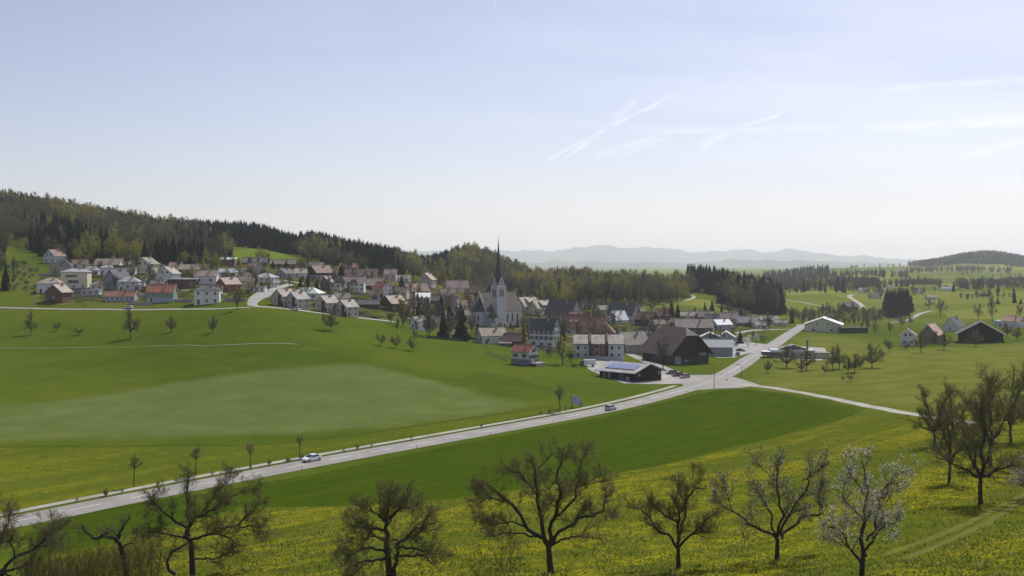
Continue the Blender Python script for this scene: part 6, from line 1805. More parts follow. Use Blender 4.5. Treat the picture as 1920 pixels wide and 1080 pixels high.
for a in (
        (757, 612, 56, 'tan', 0, 'tall tan leafed poplar with a full crown at the bend of the lane', None, 1.15), (865, 638, 50, 'con', 2, 'big dark conifer directly left of the church choir', None, 1.6),
        (826, 602, 50, 'con', 0, 'tallest dark conifer left of the church, in front of the brown roofs', None, 1.25), (785, 594, 36, 'con', 1, 'dark conifer below the bright white tilted shed roof', None, 1.2), (803, 590, 32, 'con', 3, 'dark conifer between the white tilted shed roof and the tallest conifer', None, 1.3),
        (577, 541, 32, 'con', 1, 'dark columnar conifer left of the violet gabled house', None, 1.1), (593, 541, 22, 'con', 3, 'short dark conifer between the columnar conifer and the violet gabled house', None, 1.3), (640, 528, 36, 'con', 2, 'wide dark spruce behind the violet and white gabled houses', None, 1.35),
        (716, 527, 24, 'olive', 0, 'round dark tree beside the pink house under the wood', None, .9, 'dark'), (753, 542, 28, 'con', 0, 'dark conifer below the low pale house under the wood', None, 1.3), (866, 548, 22, 'con', 3, 'dark conifer left of the belfry, between two pinkish roofs', None, 1.5), (893, 566, 20, 'con', 1, 'small dark conifer at the foot of the church nave roof', None, 1.4),
        (1055, 684, 52, 'fresh', 2, 'yellow green round tree right of the red roofed house', None, 1.55), (1031, 669, 20, 'shrub', 0, 'dark red brown bush between the red roofed house and the yellow green tree', None, .9, 'dark'), (1072, 678, 24, 'shrub', 1, 'dark bush in the shade left of the three part house', None, .6, 'dark'),
        (1084, 624, 34, 'olive', 1, 'olive round tree before the red brown roofs', None, 1.3), (1150, 618, 38, 'olive', 2, 'olive drooping tree beside the bright white roof', None, 1.1), (1243, 692, 62, 'bare', 0, 'large bare tree in front of the huge dark barn', None, 1.25),
        (1259, 600, 40, 'con', 0, 'dark tall conifer right of the salmon roofed wooden house', None, 1.1), (1271, 600, 34, 'con', 1, 'second dark conifer right of the salmon roofed wooden house', None, 1.2), (1303, 592, 18, 'con', 2, 'small lone dark conifer on the bright clearing below the eastern wood', None, 1.3), (1322, 590, 26, 'con', 3, 'dark conifer left in the row before the eastern wood', None, 1.0), (1335, 590, 30, 'con', 0, 'dark conifer in the middle of the row before the eastern wood', None, 1.2),
        (1353, 592, 24, 'con', 1, 'dark conifer right in the row before the eastern wood', None, 1.1), (1366, 593, 26, 'olive', 0, 'olive tree beside the conifer row before the eastern wood', None, 1.1), (1388, 600, 26, 'con', 2, 'dark conifer behind the glaring pale roof', None, 1.4), (1441, 618, 24, 'olive', 1, 'dark wide tree where the road leaves the village', None, 1.5, 'dark'), (1485, 606, 32, 'thuja', 0, 'dark columnar conifer beside the far road', None, 1.1),
        (1316, 552, 14, 'fresh', 1, 'small green tree alone on the bright clearing', None, 1.2), (1615, 622, 20, 'con', 1, 'small dark conifer beside the black shed row', None, 1.2), (1626, 621, 26, 'bare', 1, 'bare tree right of the black shed row', None, 1.0), (1640, 624, 20, 'shrub', 0, 'grey bush right of the black shed row', None, .7), (1690, 618, 34, 'bare', 2, 'tall bare tree left behind the whitish house with the salmon roof', None, 1.0), (1707, 612, 24, 'bare', 0, 'bare tree behind the whitish house with the salmon roof', None, 1.0),
        (1668, 626, 24, 'olive', 2, 'olive tree between the black shed row and the whitish house', None, 1.2), (1763, 594, 36, 'olive', 2, 'round tree on the pasture at the end of the pale curving track', None, 1.1), (1742, 580, 20, 'bare', 2, 'bare tree clump left of the round pasture tree', None, 1.6), (1861, 604, 50, 'bare', 1, 'tall bare tree behind the roof of the black barn', None, .8), (1834, 602, 36, 'bare', 2, 'slender bare tree behind the slate roofed house on the right', None, .8), (1912, 598, 30, 'bare', 0, 'bare tree behind the white house at the right edge', None, 1.0),
        (1902, 568, 18, 'con', 0, 'dark conifer on the far pasture at the right edge', None, 1.4), (1871, 570, 12, 'con', 2, 'small dark conifer on the far pasture left of the larger one', None, 1.6), (1914, 570, 12, 'con', 3, 'smallest dark conifer on the far pasture, at the right edge', None, 1.5), (447, 497, 14, 'con', 1, 'dark conifer left of the long roofs at the foot of the bright hill pasture', None, 1.3), (467, 497, 13, 'con', 2, 'first dark conifer before the long grey roof below the bright hill pasture', None, 1.3),
        (483, 497, 15, 'con', 3, 'second dark conifer before the long grey roof below the bright hill pasture', None, 1.3), (512, 503, 16, 'con', 0, 'dark conifer between the two long grey roofs', None, 1.5), (522, 504, 12, 'con', 1, 'dark conifer before the low grey roof', None, 1.5), (537, 503, 15, 'con', 2, 'dark conifer right before the low grey roof', None, 1.4), (436, 476, 30, 'fresh', 2, 'pale yellow green tree at the left end of the bright hill pasture', None, 1.0),
        (347, 500, 38, 'fresh', 1, 'slender yellow green tree behind the long red brown house', None, 1.0), (300, 494, 24, 'olive', 1, 'blossoming pale tree left of the slender yellow green tree', None, 1.1, 'blossom'), (274, 490, 22, 'fresh', 0, 'pale green crown behind the tall cream gabled house', None, 1.6), (155, 488, 22, 'fresh', 2, 'yellow green bush tree behind the villa with window bands', None, 1.2), (181, 489, 24, 'con', 2, 'dark round conifer left of the cream bungalow', None, 1.6),
        (205, 482, 16, 'fresh', 0, 'yellow green bush behind the cream bungalow', None, 1.6), (25, 530, 48, 'bare', 1, 'bare brown tree at the left edge before the debris slope', None, .8), (6, 500, 110, 'olive', 2, 'tall brownish tree cut by the left edge', None, .7), (10, 545, 60, 'con', 0, 'dark conifer at the left edge below the tall brownish tree', None, .8), (118, 470, 52, 'tan', 0, 'tan budding tall tree at the left foot of the wood', None, .8), (50, 470, 26, 'fresh', 0, 'fresh green tree above the steep meadow wedge at the left', None, 1.0),
        (445, 582, 38, 'olive', 0, 'round dense tree with a dark shadow beside the farm road', 'trees on the left slope', 1.15), (733, 606, 24, 'shrub', 0, 'dark bush left of the tan poplar', None, .6, 'dark'), (628, 596, 30, 'olive', 1, 'dark tree between the third and last row house', None, .9), (512, 566, 20, 'con', 3, 'small conifer left of the first row house', None, 1.2),
        (805, 634, 42, 'bare', 0, 'bare grey thicket tree right of the white cottage at the field edge', None, 1.0), (842, 632, 30, 'bare', 2, 'bare grey tree between the cottages and the big conifer', None, 1.2), (776, 640, 22, 'bare', 1, 'bare tree before the white cottage at the field edge', None, 1.2), (1010, 600, 22, 'olive', 0, 'olive bush tree below the tiered chalets', None, 1.3), (958, 614, 12, 'con', 1, 'small dark conifer at the church nave wall', None, 1.6), (946, 616, 10, 'con', 3, 'dark clipped conifer between bell tower and nave windows', None, 1.8),
        (988, 616, 26, 'olive', 2, 'olive tree beside the right end of the church nave', None, .9), (1403, 650, 22, 'shrub', 0, 'white blossoming bush beside the yard of the white halls', None, .7, 'blossom'), (1418, 646, 22, 'olive', 0, 'pale blossoming tree beside the main road at the halls', None, 1.3, 'blossom'), (1388, 644, 26, 'con', 1, 'dark conifer right of the white halls', None, 1.6), (1430, 642, 16, 'shrub', 1, 'grey bush beside the main road at the halls', None, .7), (1412, 634, 14, 'olive', 1, 'small olive tree behind the blossoming bushes at the halls', None, 1.4), (1374, 634, 14, 'olive', 2, 'small olive tree behind the white halls', None, 1.4)):
    garden(*a[:5], a[5], a[6], a[7], a[8] if len(a) > 8 else None)
garden(161, 573, 9, 'shrub', 0, 'bright yellow flowering bush below the dark red gabled house', None, .9, 'yellow', cat='bush')
garden(93, 573, 16, 'shrub', 1, 'big dark bush before the dark red gabled house', None, .75, 'dark', cat='bush')
garden(64, 555, 11, 'shrub', 0, 'dark hedge clump left of the low white house', None, .75, 'dark', cat='bush')
garden(1050, 773, 52, 'young', 1, 'yellow green young tree beside the white road board', None, 1.25)
for px, py, hh, lb in ((251, 913, 70, 'thin young roadside tree nearest to the left edge'), (367, 894, 66, 'young roadside tree in yellow leaf, second from the left edge'), (470, 880, 58, 'bare thin young roadside tree left of the white car'), (561, 860, 52, 'yellowish young roadside tree directly behind the white car')):
    garden(px, py, hh, 'young', 0, lb, 'young trees beside the footpath', .95)

# shrubs set along the verge between footpath and road, and in the gardens
VG = 'small shrubs on the verge between footpath and road'
_s = np.concatenate([[0], np.cumsum(np.hypot(*np.diff(ROAD, axis=0).T))]); _T = nrm(np.gradient(ROAD, axis=0)); _N = np.stack([_T[:, 1], -_T[:, 0]], 1)


def on_road(px, off):
    """the spot beside the road seen in a pixel column"""
    P = ROAD + _N * off; cols = P[:, 0] / P[:, 1] * F + CX
    k = int(np.argmin(abs(cols - px) + (P[:, 1] < 60) * 9999)); return P[k], _T[k]


for px in (150, 178, 206, 214, 240, 292, 300, 336, 393, 423, 431, 452, 494, 516, 524, 539, 553, 566, 652, 676, 683, 702, 760, 905, 1012, 1024, 1036, 1046, 1066, 1074, 1086):
    (x, y), _ = on_road(px, -5.2 if px < 1000 else -8.6); s = RNG.uniform(.9, 1.5) / 17
    plant('shrub', int(px) % 2, (x, y, float(gz(x, y)) - .05), (s * .62, s * .62, s), px, 'small dark shrub on the verge between footpath and road', VG, cat='shrub')
GL = {'left': 'garden shrub between the houses on the left slope', 'mid': 'garden shrub between the houses around the church', 'right': 'garden shrub between the farms on the right'}
n_ = 0
TOWNP = [tuple(p) for p in TOWN]
boxes = np.array([(q[0], q[1]) for q in HOUSES])
while n_ < 205:
    left = n_ % 5 < 2; px = RNG.uniform(70, 500) if left else RNG.uniform(480, 1450); Yv = RNG.uniform(500, 690) if left else RNG.uniform(470, 800); x = (px - CX) / F * Yv
    if poly_sd(np.array([x]), np.array([Yv]), TOWNP)[0] < 2: continue
    hx = np.array([[o.location.x, o.location.y] for o in HOUSE_ROOTS]); d = np.hypot(hx[:, 0] - x, hx[:, 1] - Yv).min()
    if d < (5.2 if left else 6.5) or seg_dist(np.array([x]), np.array([Yv]), [tuple(p) for p in ROAD])[0][0] < 9: continue
    z = float(gz(x, Yv)); k = RNG.random(); reg = 'left' if px < 700 else 'mid'
    hgt = RNG.uniform(1.6, 5.0); s = hgt / 17
    lf = 'dark' if k < .5 else ('blossom' if k > .93 else ('fresh' if k > .75 else None))
    plant('shrub', n_ % 2, (x, Yv, z - .1), (s * RNG.uniform(.6, .9), s * RNG.uniform(.6, .9), s), k * 6, GL[reg] + ('' if lf is None else {'dark': ', dark evergreen', 'blossom': ', in white blossom', 'fresh': ', fresh green'}[lf]), GL[reg].replace('shrub', 'shrubs'), leaf=lf, cat='shrub'); n_ += 1


n_ = 0
hx = np.array([[o.location.x, o.location.y] for o in HOUSE_ROOTS])
TL = {'bare': 'bare garden tree between the village roofs', 'olive': 'olive budding garden tree between the village roofs', 'fresh': 'fresh green garden tree between the village roofs', 'con': 'small dark garden conifer between the village roofs'}
while n_ < 165:
    left = n_ % 3 == 0; px = RNG.uniform(100, 540) if left else RNG.uniform(540, 1440); Yv = RNG.uniform(505, 820) if px > 700 else RNG.uniform(535, 760); x = (px - CX) / F * Yv
    if poly_sd(np.array([x]), np.array([Yv]), TOWNP)[0] < 6: continue
    if np.hypot(hx[:, 0] - x, hx[:, 1] - Yv).min() < (5.8 if left else 7) or seg_dist(np.array([x]), np.array([Yv]), [tuple(p) for p in ROAD])[0][0] < 12: continue
    dc = np.hypot(x + 9, Yv - 690)
    if dc < 28: continue
    k = ('bare', 'olive', 'bare', 'fresh', 'con', 'olive')[n_ % 6]; hgt = RNG.uniform(6, 12) * (.62 if k == 'con' else 1); s = hgt / (20 if k == 'con' else 17); w = s * (1.3 if k == 'con' else 1.0) * RNG.uniform(.85, 1.15)
    plant(k, n_ % 3, (x, Yv, float(gz(x, Yv)) - .1), (w, w, s), n_ * 1.3, TL[k], TL[k].replace('tree', 'trees').replace('conifer', 'conifers')); n_ += 1

# the dark thicket left of the church and the scrub on the debris slope
_q = np.random.default_rng(5)
TH_ = {'con': ('dark evergreen in the thicket left of the church', 'evergreens in the thicket left of the church'), 'bare': ('bare grey tree in the thicket left of the church', 'bare trees in the thicket left of the church'), 'olive': ('olive tree in the thicket left of the church', 'olive trees in the thicket left of the church')}
for i in range(34):
    px = _q.uniform(742, 886); py = _q.uniform(572, 636) + (px - 812) * .12; x, y, z = at(px, py)
    if np.hypot(hx[:, 0] - x, hx[:, 1] - y).min() < 5.5: continue
    k = ('bare', 'con', 'olive', 'bare')[i % 4]; hgt = _q.uniform(6, 12); s = hgt / (20 if k == 'con' else 17); w = s * (1.5 if k == 'con' else 1.05)
    plant(k, i % 3, (x, y, z - .1), (w, w, s), i * 1.7, TH_[k][0], TH_[k][1])
for i in range(44):
    px = _q.uniform(14, 72); py = _q.uniform(492, 548); x, y, z = at(px, py); hgt = _q.uniform(1.2, 3.6); s = hgt / 17
    lf = (None, None, 'dark')[i % 3]
    plant('shrub', i % 2, (x, y, z - .1), (s * .8, s * .8, s), i * 2.1, 'brown scrub bush on the debris slope at the left edge' if lf is None else 'dark scrub bush on the debris slope at the left edge', 'scrub bushes on the debris slope' if lf is None else 'dark scrub bushes on the debris slope', leaf=lf, cat='shrub')

# hedges: long clipped or loose rows beside the gardens
HG = 'hedges between the village gardens'
for i, (px, py, ln, rz) in enumerate(((85, 525, 26, 0), (150, 548, 22, 2), (190, 531, 30, 0), (262, 531, 24, -5), (270, 550, 16, 60), (332, 550, 14, 70), (300, 520, 26, 0), (345, 526, 20, 0), (410, 540, 22, 10), (405, 524, 20, 0), (450, 555, 26, -10), (520, 531, 24, -8), (556, 513, 26, 0), (560, 548, 18, 20), (590, 575, 16, 50), (636, 556, 30, 0),
                                      (665, 562, 40, -2), (700, 571, 26, 4), (745, 570, 24, 0), (672, 592, 26, -12), (708, 598, 30, -14), (770, 604, 20, 0), (815, 560, 24, 0), (850, 562, 24, 10), (880, 600, 20, 40), (905, 600, 22, 10), (960, 618, 22, 35), (1000, 622, 20, 0), (1040, 616, 24, 0), (1190, 612, 26, 0), (1235, 608, 22, 0), (1340, 610, 26, 0), (1420, 612, 24, 0), (1075, 690, 18, 30))):
    x, y, z = at(px, py); hgt = 1.5 + (i % 4) * .35; s = hgt / 17; L_ = ln * y / F / 19
    plant('shrub', i % 2, (x, y, z - .1), (L_, s * .30, s), R(rz), 'dark hedge between the village gardens', HG, 'hedge', 'dark', 'hedge')

# ------------------------------------------------------------------ brushwood and stems of the lower edge
def stems(name, pts, h0, h1, label, seed, kind=None, cat='bush', spread=.25, m=3):
    rng = np.random.default_rng(seed); n = len(pts); z = gz(pts[:, 0], pts[:, 1]); k = 5
    P = np.empty((n, k, 3)); P[:, 0] = np.column_stack([pts, z - .1]); d = nrm(np.column_stack([rng.normal(size=(n, 2)) * spread, np.ones(n)])); L = rng.uniform(h0, h1, n)
    for s in range(1, k): d = nrm(d + rng.normal(size=(n, 3)) * .08); P[:, s] = P[:, s - 1] + d * (L / (k - 1))[:, None]
    Rd = np.repeat(np.linspace(.016, .006, k)[None], n, 0)
    P1, R1 = spawn(rng, P, Rd, 2.2, .25, .8, 35, .3, .15, 4, .011, .25)
    V, Fc, mi = join([(*tubes(P, Rd, 3), 0), (*tubes(P1, np.maximum(R1, .005), 3), 0), (*quads_at(rng, P1[:, -1], .06, m, .08), 1)])
    return tag(link(name, np_mesh(name, V, Fc, [leafy('stems_straw', (.125, .105, .05), .3, .2), leafy('buds_straw', (.16, .16, .05), .3, .35)], mi)), label, cat, kind=kind)


_r = np.random.default_rng(8)
q = np.column_stack([_r.uniform(45, 300, 900), _r.uniform(1062, 1130, 900)])
bp = np.array([((px - CX) / F * y, y) for px, y in ((px, _r.uniform(92, 118)) for px, _ in q)])
stems('brushwood', bp, 1.6, 4.2, 'tangle of straw brown brushwood stems along the lower left edge', 3, 'stuff')
for (px, Yb, n, hh, lb) in ((950, 93, 46, 3.0, 'thin twiggy bush left of the foot of the biggest bare tree'), (905, 90, 26, 2.0, 'low twiggy bush at the lower edge, farther left of the biggest bare tree'), (560, 88, 20, 1.6, 'low twiggy bush at the lower edge right of the tangled tree')):
    x0 = (px - CX) / F * Yb
    stems('bush', np.column_stack([_r.normal(x0, .8, n), _r.normal(Yb, .8, n)]), hh * .5, hh, lb, int(px), spread=.45)


def sward():
    """loose tufts, old stalks and dandelion heads standing in the near meadow"""
    rng = np.random.default_rng(91); N = 110000
    Yt = np.exp(rng.uniform(math.log(62), math.log(215), N)); px = rng.uniform(-60, 1980, N); x = (px - CX) / F * Yt
    m = poly_sd(x, Yt, [tuple(p) for p in MEAD]) > .3; x, Yt = x[m], Yt[m]
    cl = vnoise(x, Yt, 3.1) * .6 + vnoise(x + 40, Yt - 9, 1.1) * .4
    tk = np.full(len(x), 9.0)
    for t_ in TRACKS: tk = np.minimum(tk, seg_dist(x, Yt, [tuple(p) for p in smooth_line(t_, 3)])[0])
    keep = (rng.random(len(x)) < .1 + cl) & (tk > .6); x, Yt, cl = x[keep], Yt[keep], cl[keep]; n = len(x)
    z = gz(x, Yt); h_ = rng.uniform(.10, .30, n) * (.5 + cl); w = rng.uniform(.05, .13, n); a = rng.uniform(0, 6.28, n); ln = rng.normal(size=(n, 2)) * .10
    ca, sa = np.cos(a) * w, np.sin(a) * w
    V = np.stack([np.column_stack([x - ca, Yt - sa, z - .03]), np.column_stack([x + ca, Yt + sa, z - .03]), np.column_stack([x + ln[:, 0], Yt + ln[:, 1], z + h_])], 1)
    mi = np.where(rng.random(n) < .10, 1, 0)
    d = vnoise(x, Yt, 7.0) * .6 + vnoise(x - 20, Yt + 5, 2.3) * .4; fl = rng.random(n) < np.clip((d - .53) * 7.0, .015, .9); q = np.where(fl)[0]
    c = np.column_stack([x[q], Yt[q], z[q] + rng.uniform(.10, .24, len(q))]); r_ = rng.uniform(.03, .055, len(q)); t = rng.uniform(0, 6.28, len(q))
    Q = np.stack([c + np.column_stack([r_ * np.cos(t + k), r_ * np.sin(t + k), r_ * .35 * np.sin(k + t * 3)]) for k in (0, 2.09, 4.19)], 1)
    VV = np.concatenate([V.reshape(-1, 3), Q.reshape(-1, 3)]); M = np.concatenate([mi, np.full(len(q), 2)])
    o = link('meadow_tufts', np_mesh_fast('meadow_tufts', VV, np.arange(len(VV)).reshape(-1, 3), [leafy('sward_green', (.125, .150, .024), .3, .55), leafy('sward_straw', (.26, .25, .10), .3, .5), leafy('dandelion_heads', (.78, .60, .015), .12, .3)], M))
    tag(o, 'loose grass tufts and dandelion heads over the near meadow', 'grass', kind='stuff')


sward()

# ------------------------------------------------------------------ vehicles
def car_paint(name, col): return paint(name, col, .04, 1.0, .28, .5)


def car(x, y, z, ang, label, col, kind='sedan', name='car', cat='car', L=4.5):
    t = thing(name, label, cat, (x, y, z), ang)
    body = car_paint('car_paint_%02d%02d%02d' % tuple(int(c * 99) for c in col), col); gl = glass(); dk = paint('tyre_rubber', (.018, .018, .018), .2, 3, .9)
    k = L / 4.5; hb = 1.42 if kind == 'sedan' else 1.55
    sec = [(-2.25, .30, .60, .66), (-2.12, .24, .72, .80), (-1.55, .22, .80, .86), (-.95, .22, .88, .88), (1.3, .22, .92, .88), (1.95, .24, .93, .85), (2.18, .28, .88, .80), (2.25, .34, .68, .72)]
    if kind != 'sedan': sec[5] = (1.95, .24, 1.0, .86); sec[6] = (2.2, .28, .98, .82)
    mb = MB(); vs = []
    for (xx, zl, zh, w) in sec: vs += [(xx * k, -w * .94, zl), (xx * k, -w, (zl + zh) / 2), (xx * k, -w * .93, zh), (xx * k, w * .93, zh), (xx * k, w, (zl + zh) / 2), (xx * k, w * .94, zl)]
    n = len(sec); fs = [tuple(range(6)), tuple((n - 1) * 6 + i for i in range(5, -1, -1))]
    for i in range(n - 1): fs += [(i * 6 + j, i * 6 + (j + 1) % 6, (i + 1) * 6 + (j + 1) % 6, (i + 1) * 6 + j) for j in range(6)]
    mb.add(vs, fs)
    xb = 1.75 if kind == 'sedan' else 2.12; xt = 1.0 if kind == 'sedan' else 1.8; zb = .88
    b = [(-1.05, .80), (xb, .80)]; tp = [(-.30, .60), (xt, .60)]
    q = lambda xx, s, w, zz: (xx * k, s * w, zz)
    mb.add([q(-.32, -1, .62, hb), q(xt + .03, -1, .62, hb), q(xt + .03, 1, .62, hb), q(-.32, 1, .62, hb), q(-.36, -1, .64, hb - .07), q(xt + .06, -1, .64, hb - .07), q(xt + .06, 1, .64, hb - .07), q(-.36, 1, .64, hb - .07)],
           [(0, 1, 2, 3), (7, 6, 5, 4), (0, 4, 5, 1), (1, 5, 6, 2), (2, 6, 7, 3), (3, 7, 4, 0)])
    for s in (-1, 1):                                                     # pillars
        for (x0, x1) in ((-1.05, -.32), ((b[0][0] + b[1][0]) / 2 + .05, (tp[0][0] + tp[1][0]) / 2), (xb, xt)):
            mb.tube([q(x0, s, .80, zb), q(x1, s, .625, hb - .03)], [.045, .04], 4)
    mb.build('body', body, t)
    A = [q(-1.04, -1, .78, zb), q(-1.04, 1, .78, zb), q(-.34, 1, .60, hb - .05), q(-.34, -1, .60, hb - .05)]
    B = [q(xb - .01, -1, .78, zb), q(xb - .01, 1, .78, zb), q(xt + .02, 1, .60, hb - .05), q(xt + .02, -1, .60, hb - .05)]
    m = MB(); m.add(A, [(0, 1, 2, 3)]); m.add([(p[0] + .05, p[1] * .97, p[2]) for p in A], [(3, 2, 1, 0)]); m.build('windscreen', gl, t)
    m = MB(); m.add(B, [(3, 2, 1, 0)]); m.add([(p[0] - .05, p[1] * .97, p[2]) for p in B], [(0, 1, 2, 3)]); m.build('rear_window', gl, t)
    for s in (0, 1):
        m = MB(); pts = [A[s], B[s], B[3 - s] if s == 0 else B[2], A[3 - s] if s == 0 else A[2]]; m.add(pts, [(0, 1, 2, 3)]); m.add([(p[0], p[1] * .96, p[2]) for p in pts], [(3, 2, 1, 0)]); m.build('side_window', gl, t)
    for xx in (-1.38, 1.36):
        for s in (-1, 1):
            m = MB(); m.cyl((0, -.11, 0), (0, .11, 0), .31, .31, 14); w = m.build('wheel', dk, t); w.location = (xx * k, s * .80, .31)
            m = MB(); m.cyl((0, s * .08, 0), (0, s * .125, 0), .19, .17, 10); m.build('rim', paint('rim_metal', (.4, .4, .42), .05, 1, .35, .5, .7), w)
    for s in (-1, 1):
        m = MB(); m.box(-2.24 * k, -2.13 * k, s * .62 - .16, s * .62 + .16, .58, .70); m.build('headlight', paint('lamp_glass', (.6, .62, .65), .04, 1, .15, .5), t)
        m = MB(); m.box(2.17 * k, 2.26 * k, s * .64 - .13, s * .64 + .13, .66, .84); m.build('tail_light', paint('tail_red', (.28, .02, .015), .04, 1, .3, .5), t)
    m = MB(); m.box(-2.27 * k, -2.23 * k, -.26, .26, .36, .48); m.build('number_plate', TRIM(), t)
    m = MB(); m.box(-2.27 * k, -2.1 * k, -.74, .74, .26, .36); m.build('bumper', paint('bumper_dark', (.05, .05, .055)), t)
    return t


def road_car(px, off, back, *a, **k):
    (x, y), T = on_road(px, off); ang = math.atan2(T[1], T[0]) + (0 if not back else math.pi)
    return car(x, y, float(gz(x, y)) + .075, ang, *a, **k)


road_car(577, -1.9, False, 'white saloon car driving along the main road towards the lower left', (.72, .73, .75), 'sedan')
road_car(1147, 1.9, True, 'silver grey hatchback driving away uphill of the white road board', (.42, .43, .44), 'hatch', L=4.2)


def park(px, py, ang, lb, col, kind='hatch', L=4.3):
    x, y, z = at(px, py); return car(x, y, z + .06, R(ang), lb, col, kind, 'parked_car', 'parked car', L)


park(1259, 702, 20, 'dark parked car left of the dark red car beside the solar barn', (.10, .10, .10)); park(1270, 706, 28, 'dark red parked car in the middle of the three beside the solar barn', (.16, .03, .03)); park(1284, 709, 40, 'grey parked car nearest the junction, beside the solar barn', (.25, .25, .27))
park(1452, 668, 8, 'dark parked car under the canopy of the roadside workshop', (.05, .05, .06)); park(1500, 672, -5, 'white parked car before the roadside workshop wall', (.6, .6, .6)); park(1536, 671, 60, 'dark parked car at the right end of the roadside workshop', (.05, .05, .055), 'sedan')
park(1383, 667, 70, 'dark parked car nearest the meadow at the grey metal hall', (.06, .065, .07)); park(1389, 659, 150, 'dark low car behind the one at the grey metal hall', (.09, .10, .11), 'sedan', 4.8)
park(553, 582, -10, 'white parked car before the second row house', (.70, .70, .71)); park(240, 579, 3, 'white parked car on the farm road below the long brick red roof', (.66, .66, .68), 'sedan')


def van():
    x, y, z = at(1102, 687); t = thing('delivery_van', 'white high box van with a dark cab parked below the three part house', 'van', (x, y, z + .05), R(3))
    mb = MB(); r = [(-1.05, .55), (1.05, .55), (1.05, 2.3), (.8, 2.62), (-.8, 2.62), (-1.05, 2.3)]; mb.prism(r, 'x', -1.6, 3.0); mb.build('body', car_paint('van_white', (.62, .62, .66)), t)
    c = MB(); c.prism([(-3.2, .45), (-1.65, .45), (-1.65, 2.2), (-2.3, 2.15), (-2.8, 1.35), (-3.2, 1.2)], 'y', -.98, .98); c.build('cab', car_paint('cab_dark', (.06, .045, .045)), t)
    g = MB(); g.slab([(-2.83, -.85, 1.40), (-2.34, -.85, 2.10), (-2.34, .85, 2.10), (-2.83, .85, 1.40)], .03); g.build('windscreen', glass(), t)
    for s in (-1, 1):
        g = MB(); g.box(-2.45, -1.8, s * .99 - .02, s * .99 + .02, 1.35, 2.0); g.build('side_window', glass(), t)
        for xx in (-2.5, 1.9):
            m = MB(); m.cyl((0, -.13, 0), (0, .13, 0), .42, .42, 14); w = m.build('wheel', paint('tyre_rubber', (.018, .018, .018), .2, 3, .9), t); w.location = (xx, s * .92, .42)
            m = MB(); m.cyl((0, s * .1, 0), (0, s * .145, 0), .22, .2, 10); m.build('rim', paint('rim_metal', (.4, .4, .42), .05, 1, .35, .5, .7), w)


van()


# ------------------------------------------------------------------ lamps, posts, road board
def street_lamp(px, py, top, arm, label):
    x, y, z = at(px, py); H = (py - top) * y / F; t = thing('street_lamp', label, 'street lamp', (x, y, z), 0, 'street lamps at the junction')
    g = paint('galvanised', (.12, .125, .13), .15, 1, .5, .4, .3)
    m = MB(); m.cyl((0, 0, -.3), (0, 0, H), .11, .06, 8); m.cyl((0, 0, 0), (0, 0, .9), .15, .14, 8); m.build('pole', g, t)
    m = MB(); m.tube([(0, 0, H - .1), (arm * .3, 0, H + .12), (arm, 0, H + .18)], [.05, .045, .04], 6); m.build('arm', g, t)
    m = MB(); a, b = sorted((arm, arm * 1.55)); m.box(a, b, -.14, .14, H + .10, H + .26); h_ = m.build('lamp_head', g, t)
    m = MB(); m.box(a + .06, b - .06, -.1, .1, H + .06, H + .10); m.build('lamp_glass', paint('lamp_glass', (.6, .62, .65), .04, 1, .15, .5), h_)
    if arm > 0 or px == 1339:
        m = MB(); m.box(-.12, .12, -.16, -.1, H * .30, H * .30 + .35); m.build('junction_box', DARKTRIM(), t)


street_lamp(1339, 729, 680, -1.4, 'tall street lamp standing at the near corner of the junction'); street_lamp(1390, 708, 684, -1.3, 'shorter street lamp with a left arm beyond the junction'); street_lamp(1227, 690, 655, 1.2, 'street lamp on the side street before the huge dark barn'); street_lamp(1280, 706, 678, 1.0, 'street lamp beside the parked cars at the solar barn')


def bollard(px, py, label):
    x, y, z = at(px, py); t = thing('bollard', label, 'bollard', (x, y, z + .05))
    m = MB(); m.cyl((0, 0, -.1), (0, 0, .75), .14, .12, 10); m.cyl((0, 0, .75), (0, 0, .85), .12, .05, 10); m.build('post', paint('bollard_dark', (.06, .065, .07)), t)
    m = MB(); m.cyl((0, 0, .5), (0, 0, .62), .145, .143, 10); m.build('reflector', TRIM(), t)


bollard(1363, 714, 'dark low bollard standing on the paving of the junction')
# marker posts on the right road edge: one built, the rest copied
mp = None
for i, px in enumerate((448, 580, 776, 918, 1030, 1128, 1210, 1292)):
    (x, y), T = on_road(px, 4.9); z = float(gz(x, y))
    if mp is None:
        mp = thing('marker_post', 'small road marker post on the near edge of the main road', 'marker post', (x, y, z), 0, 'marker posts along the main road')
        m = MB(); m.prism([(-.06, -.05), (.06, -.05), (0, .07)], 'z', -.2, .95); m.build('post', paint('post_white', (.45, .45, .43)), mp)
        m = MB(); m.prism([(-.066, -.056), (.066, -.056), (0, .078)], 'z', .66, .86); m.build('band', DARKTRIM(), mp)
    else: dup(mp, (x, y, z), i * .3)


def board():
    x, y, z = at(1081, 764); s = y / F; t = thing('road_board', 'pale blank backed road board with a slanted top on two dark posts', 'sign', (x, y, z), R(-8))
    q = lambda px, py: ((px - 1081) * s, (764 - py) * s)
    m = MB(); m.prism([q(1072.5, 757), q(1090, 760.5), q(1090.5, 750.5), q(1080.5, 742), q(1072.5, 742)], 'y', -.06, .06); m.build('panel', paint('board_back_shaded', (.40, .41, .52), .06, 1.5), t)  # lavender base colour carries the shade on the board's back
    m = MB(); m.prism([q(1076.5, 747.5), q(1080.5, 748.3), q(1082, 746.8), q(1079.5, 745), q(1077, 745.6)], 'y', -.075, -.061); m.build('emblem', paint('board_mark', (.16, .17, .24)), t)
    for px in (1071.6, 1090.2):
        m = MB(); a, _ = q(px, 0); m.box(a - .07, a + .07, -.07, .07, -.4, (764 - (742 if px < 1080 else 750)) * s); m.build('post', paint('post_dark', (.06, .055, .05)), t)


board()


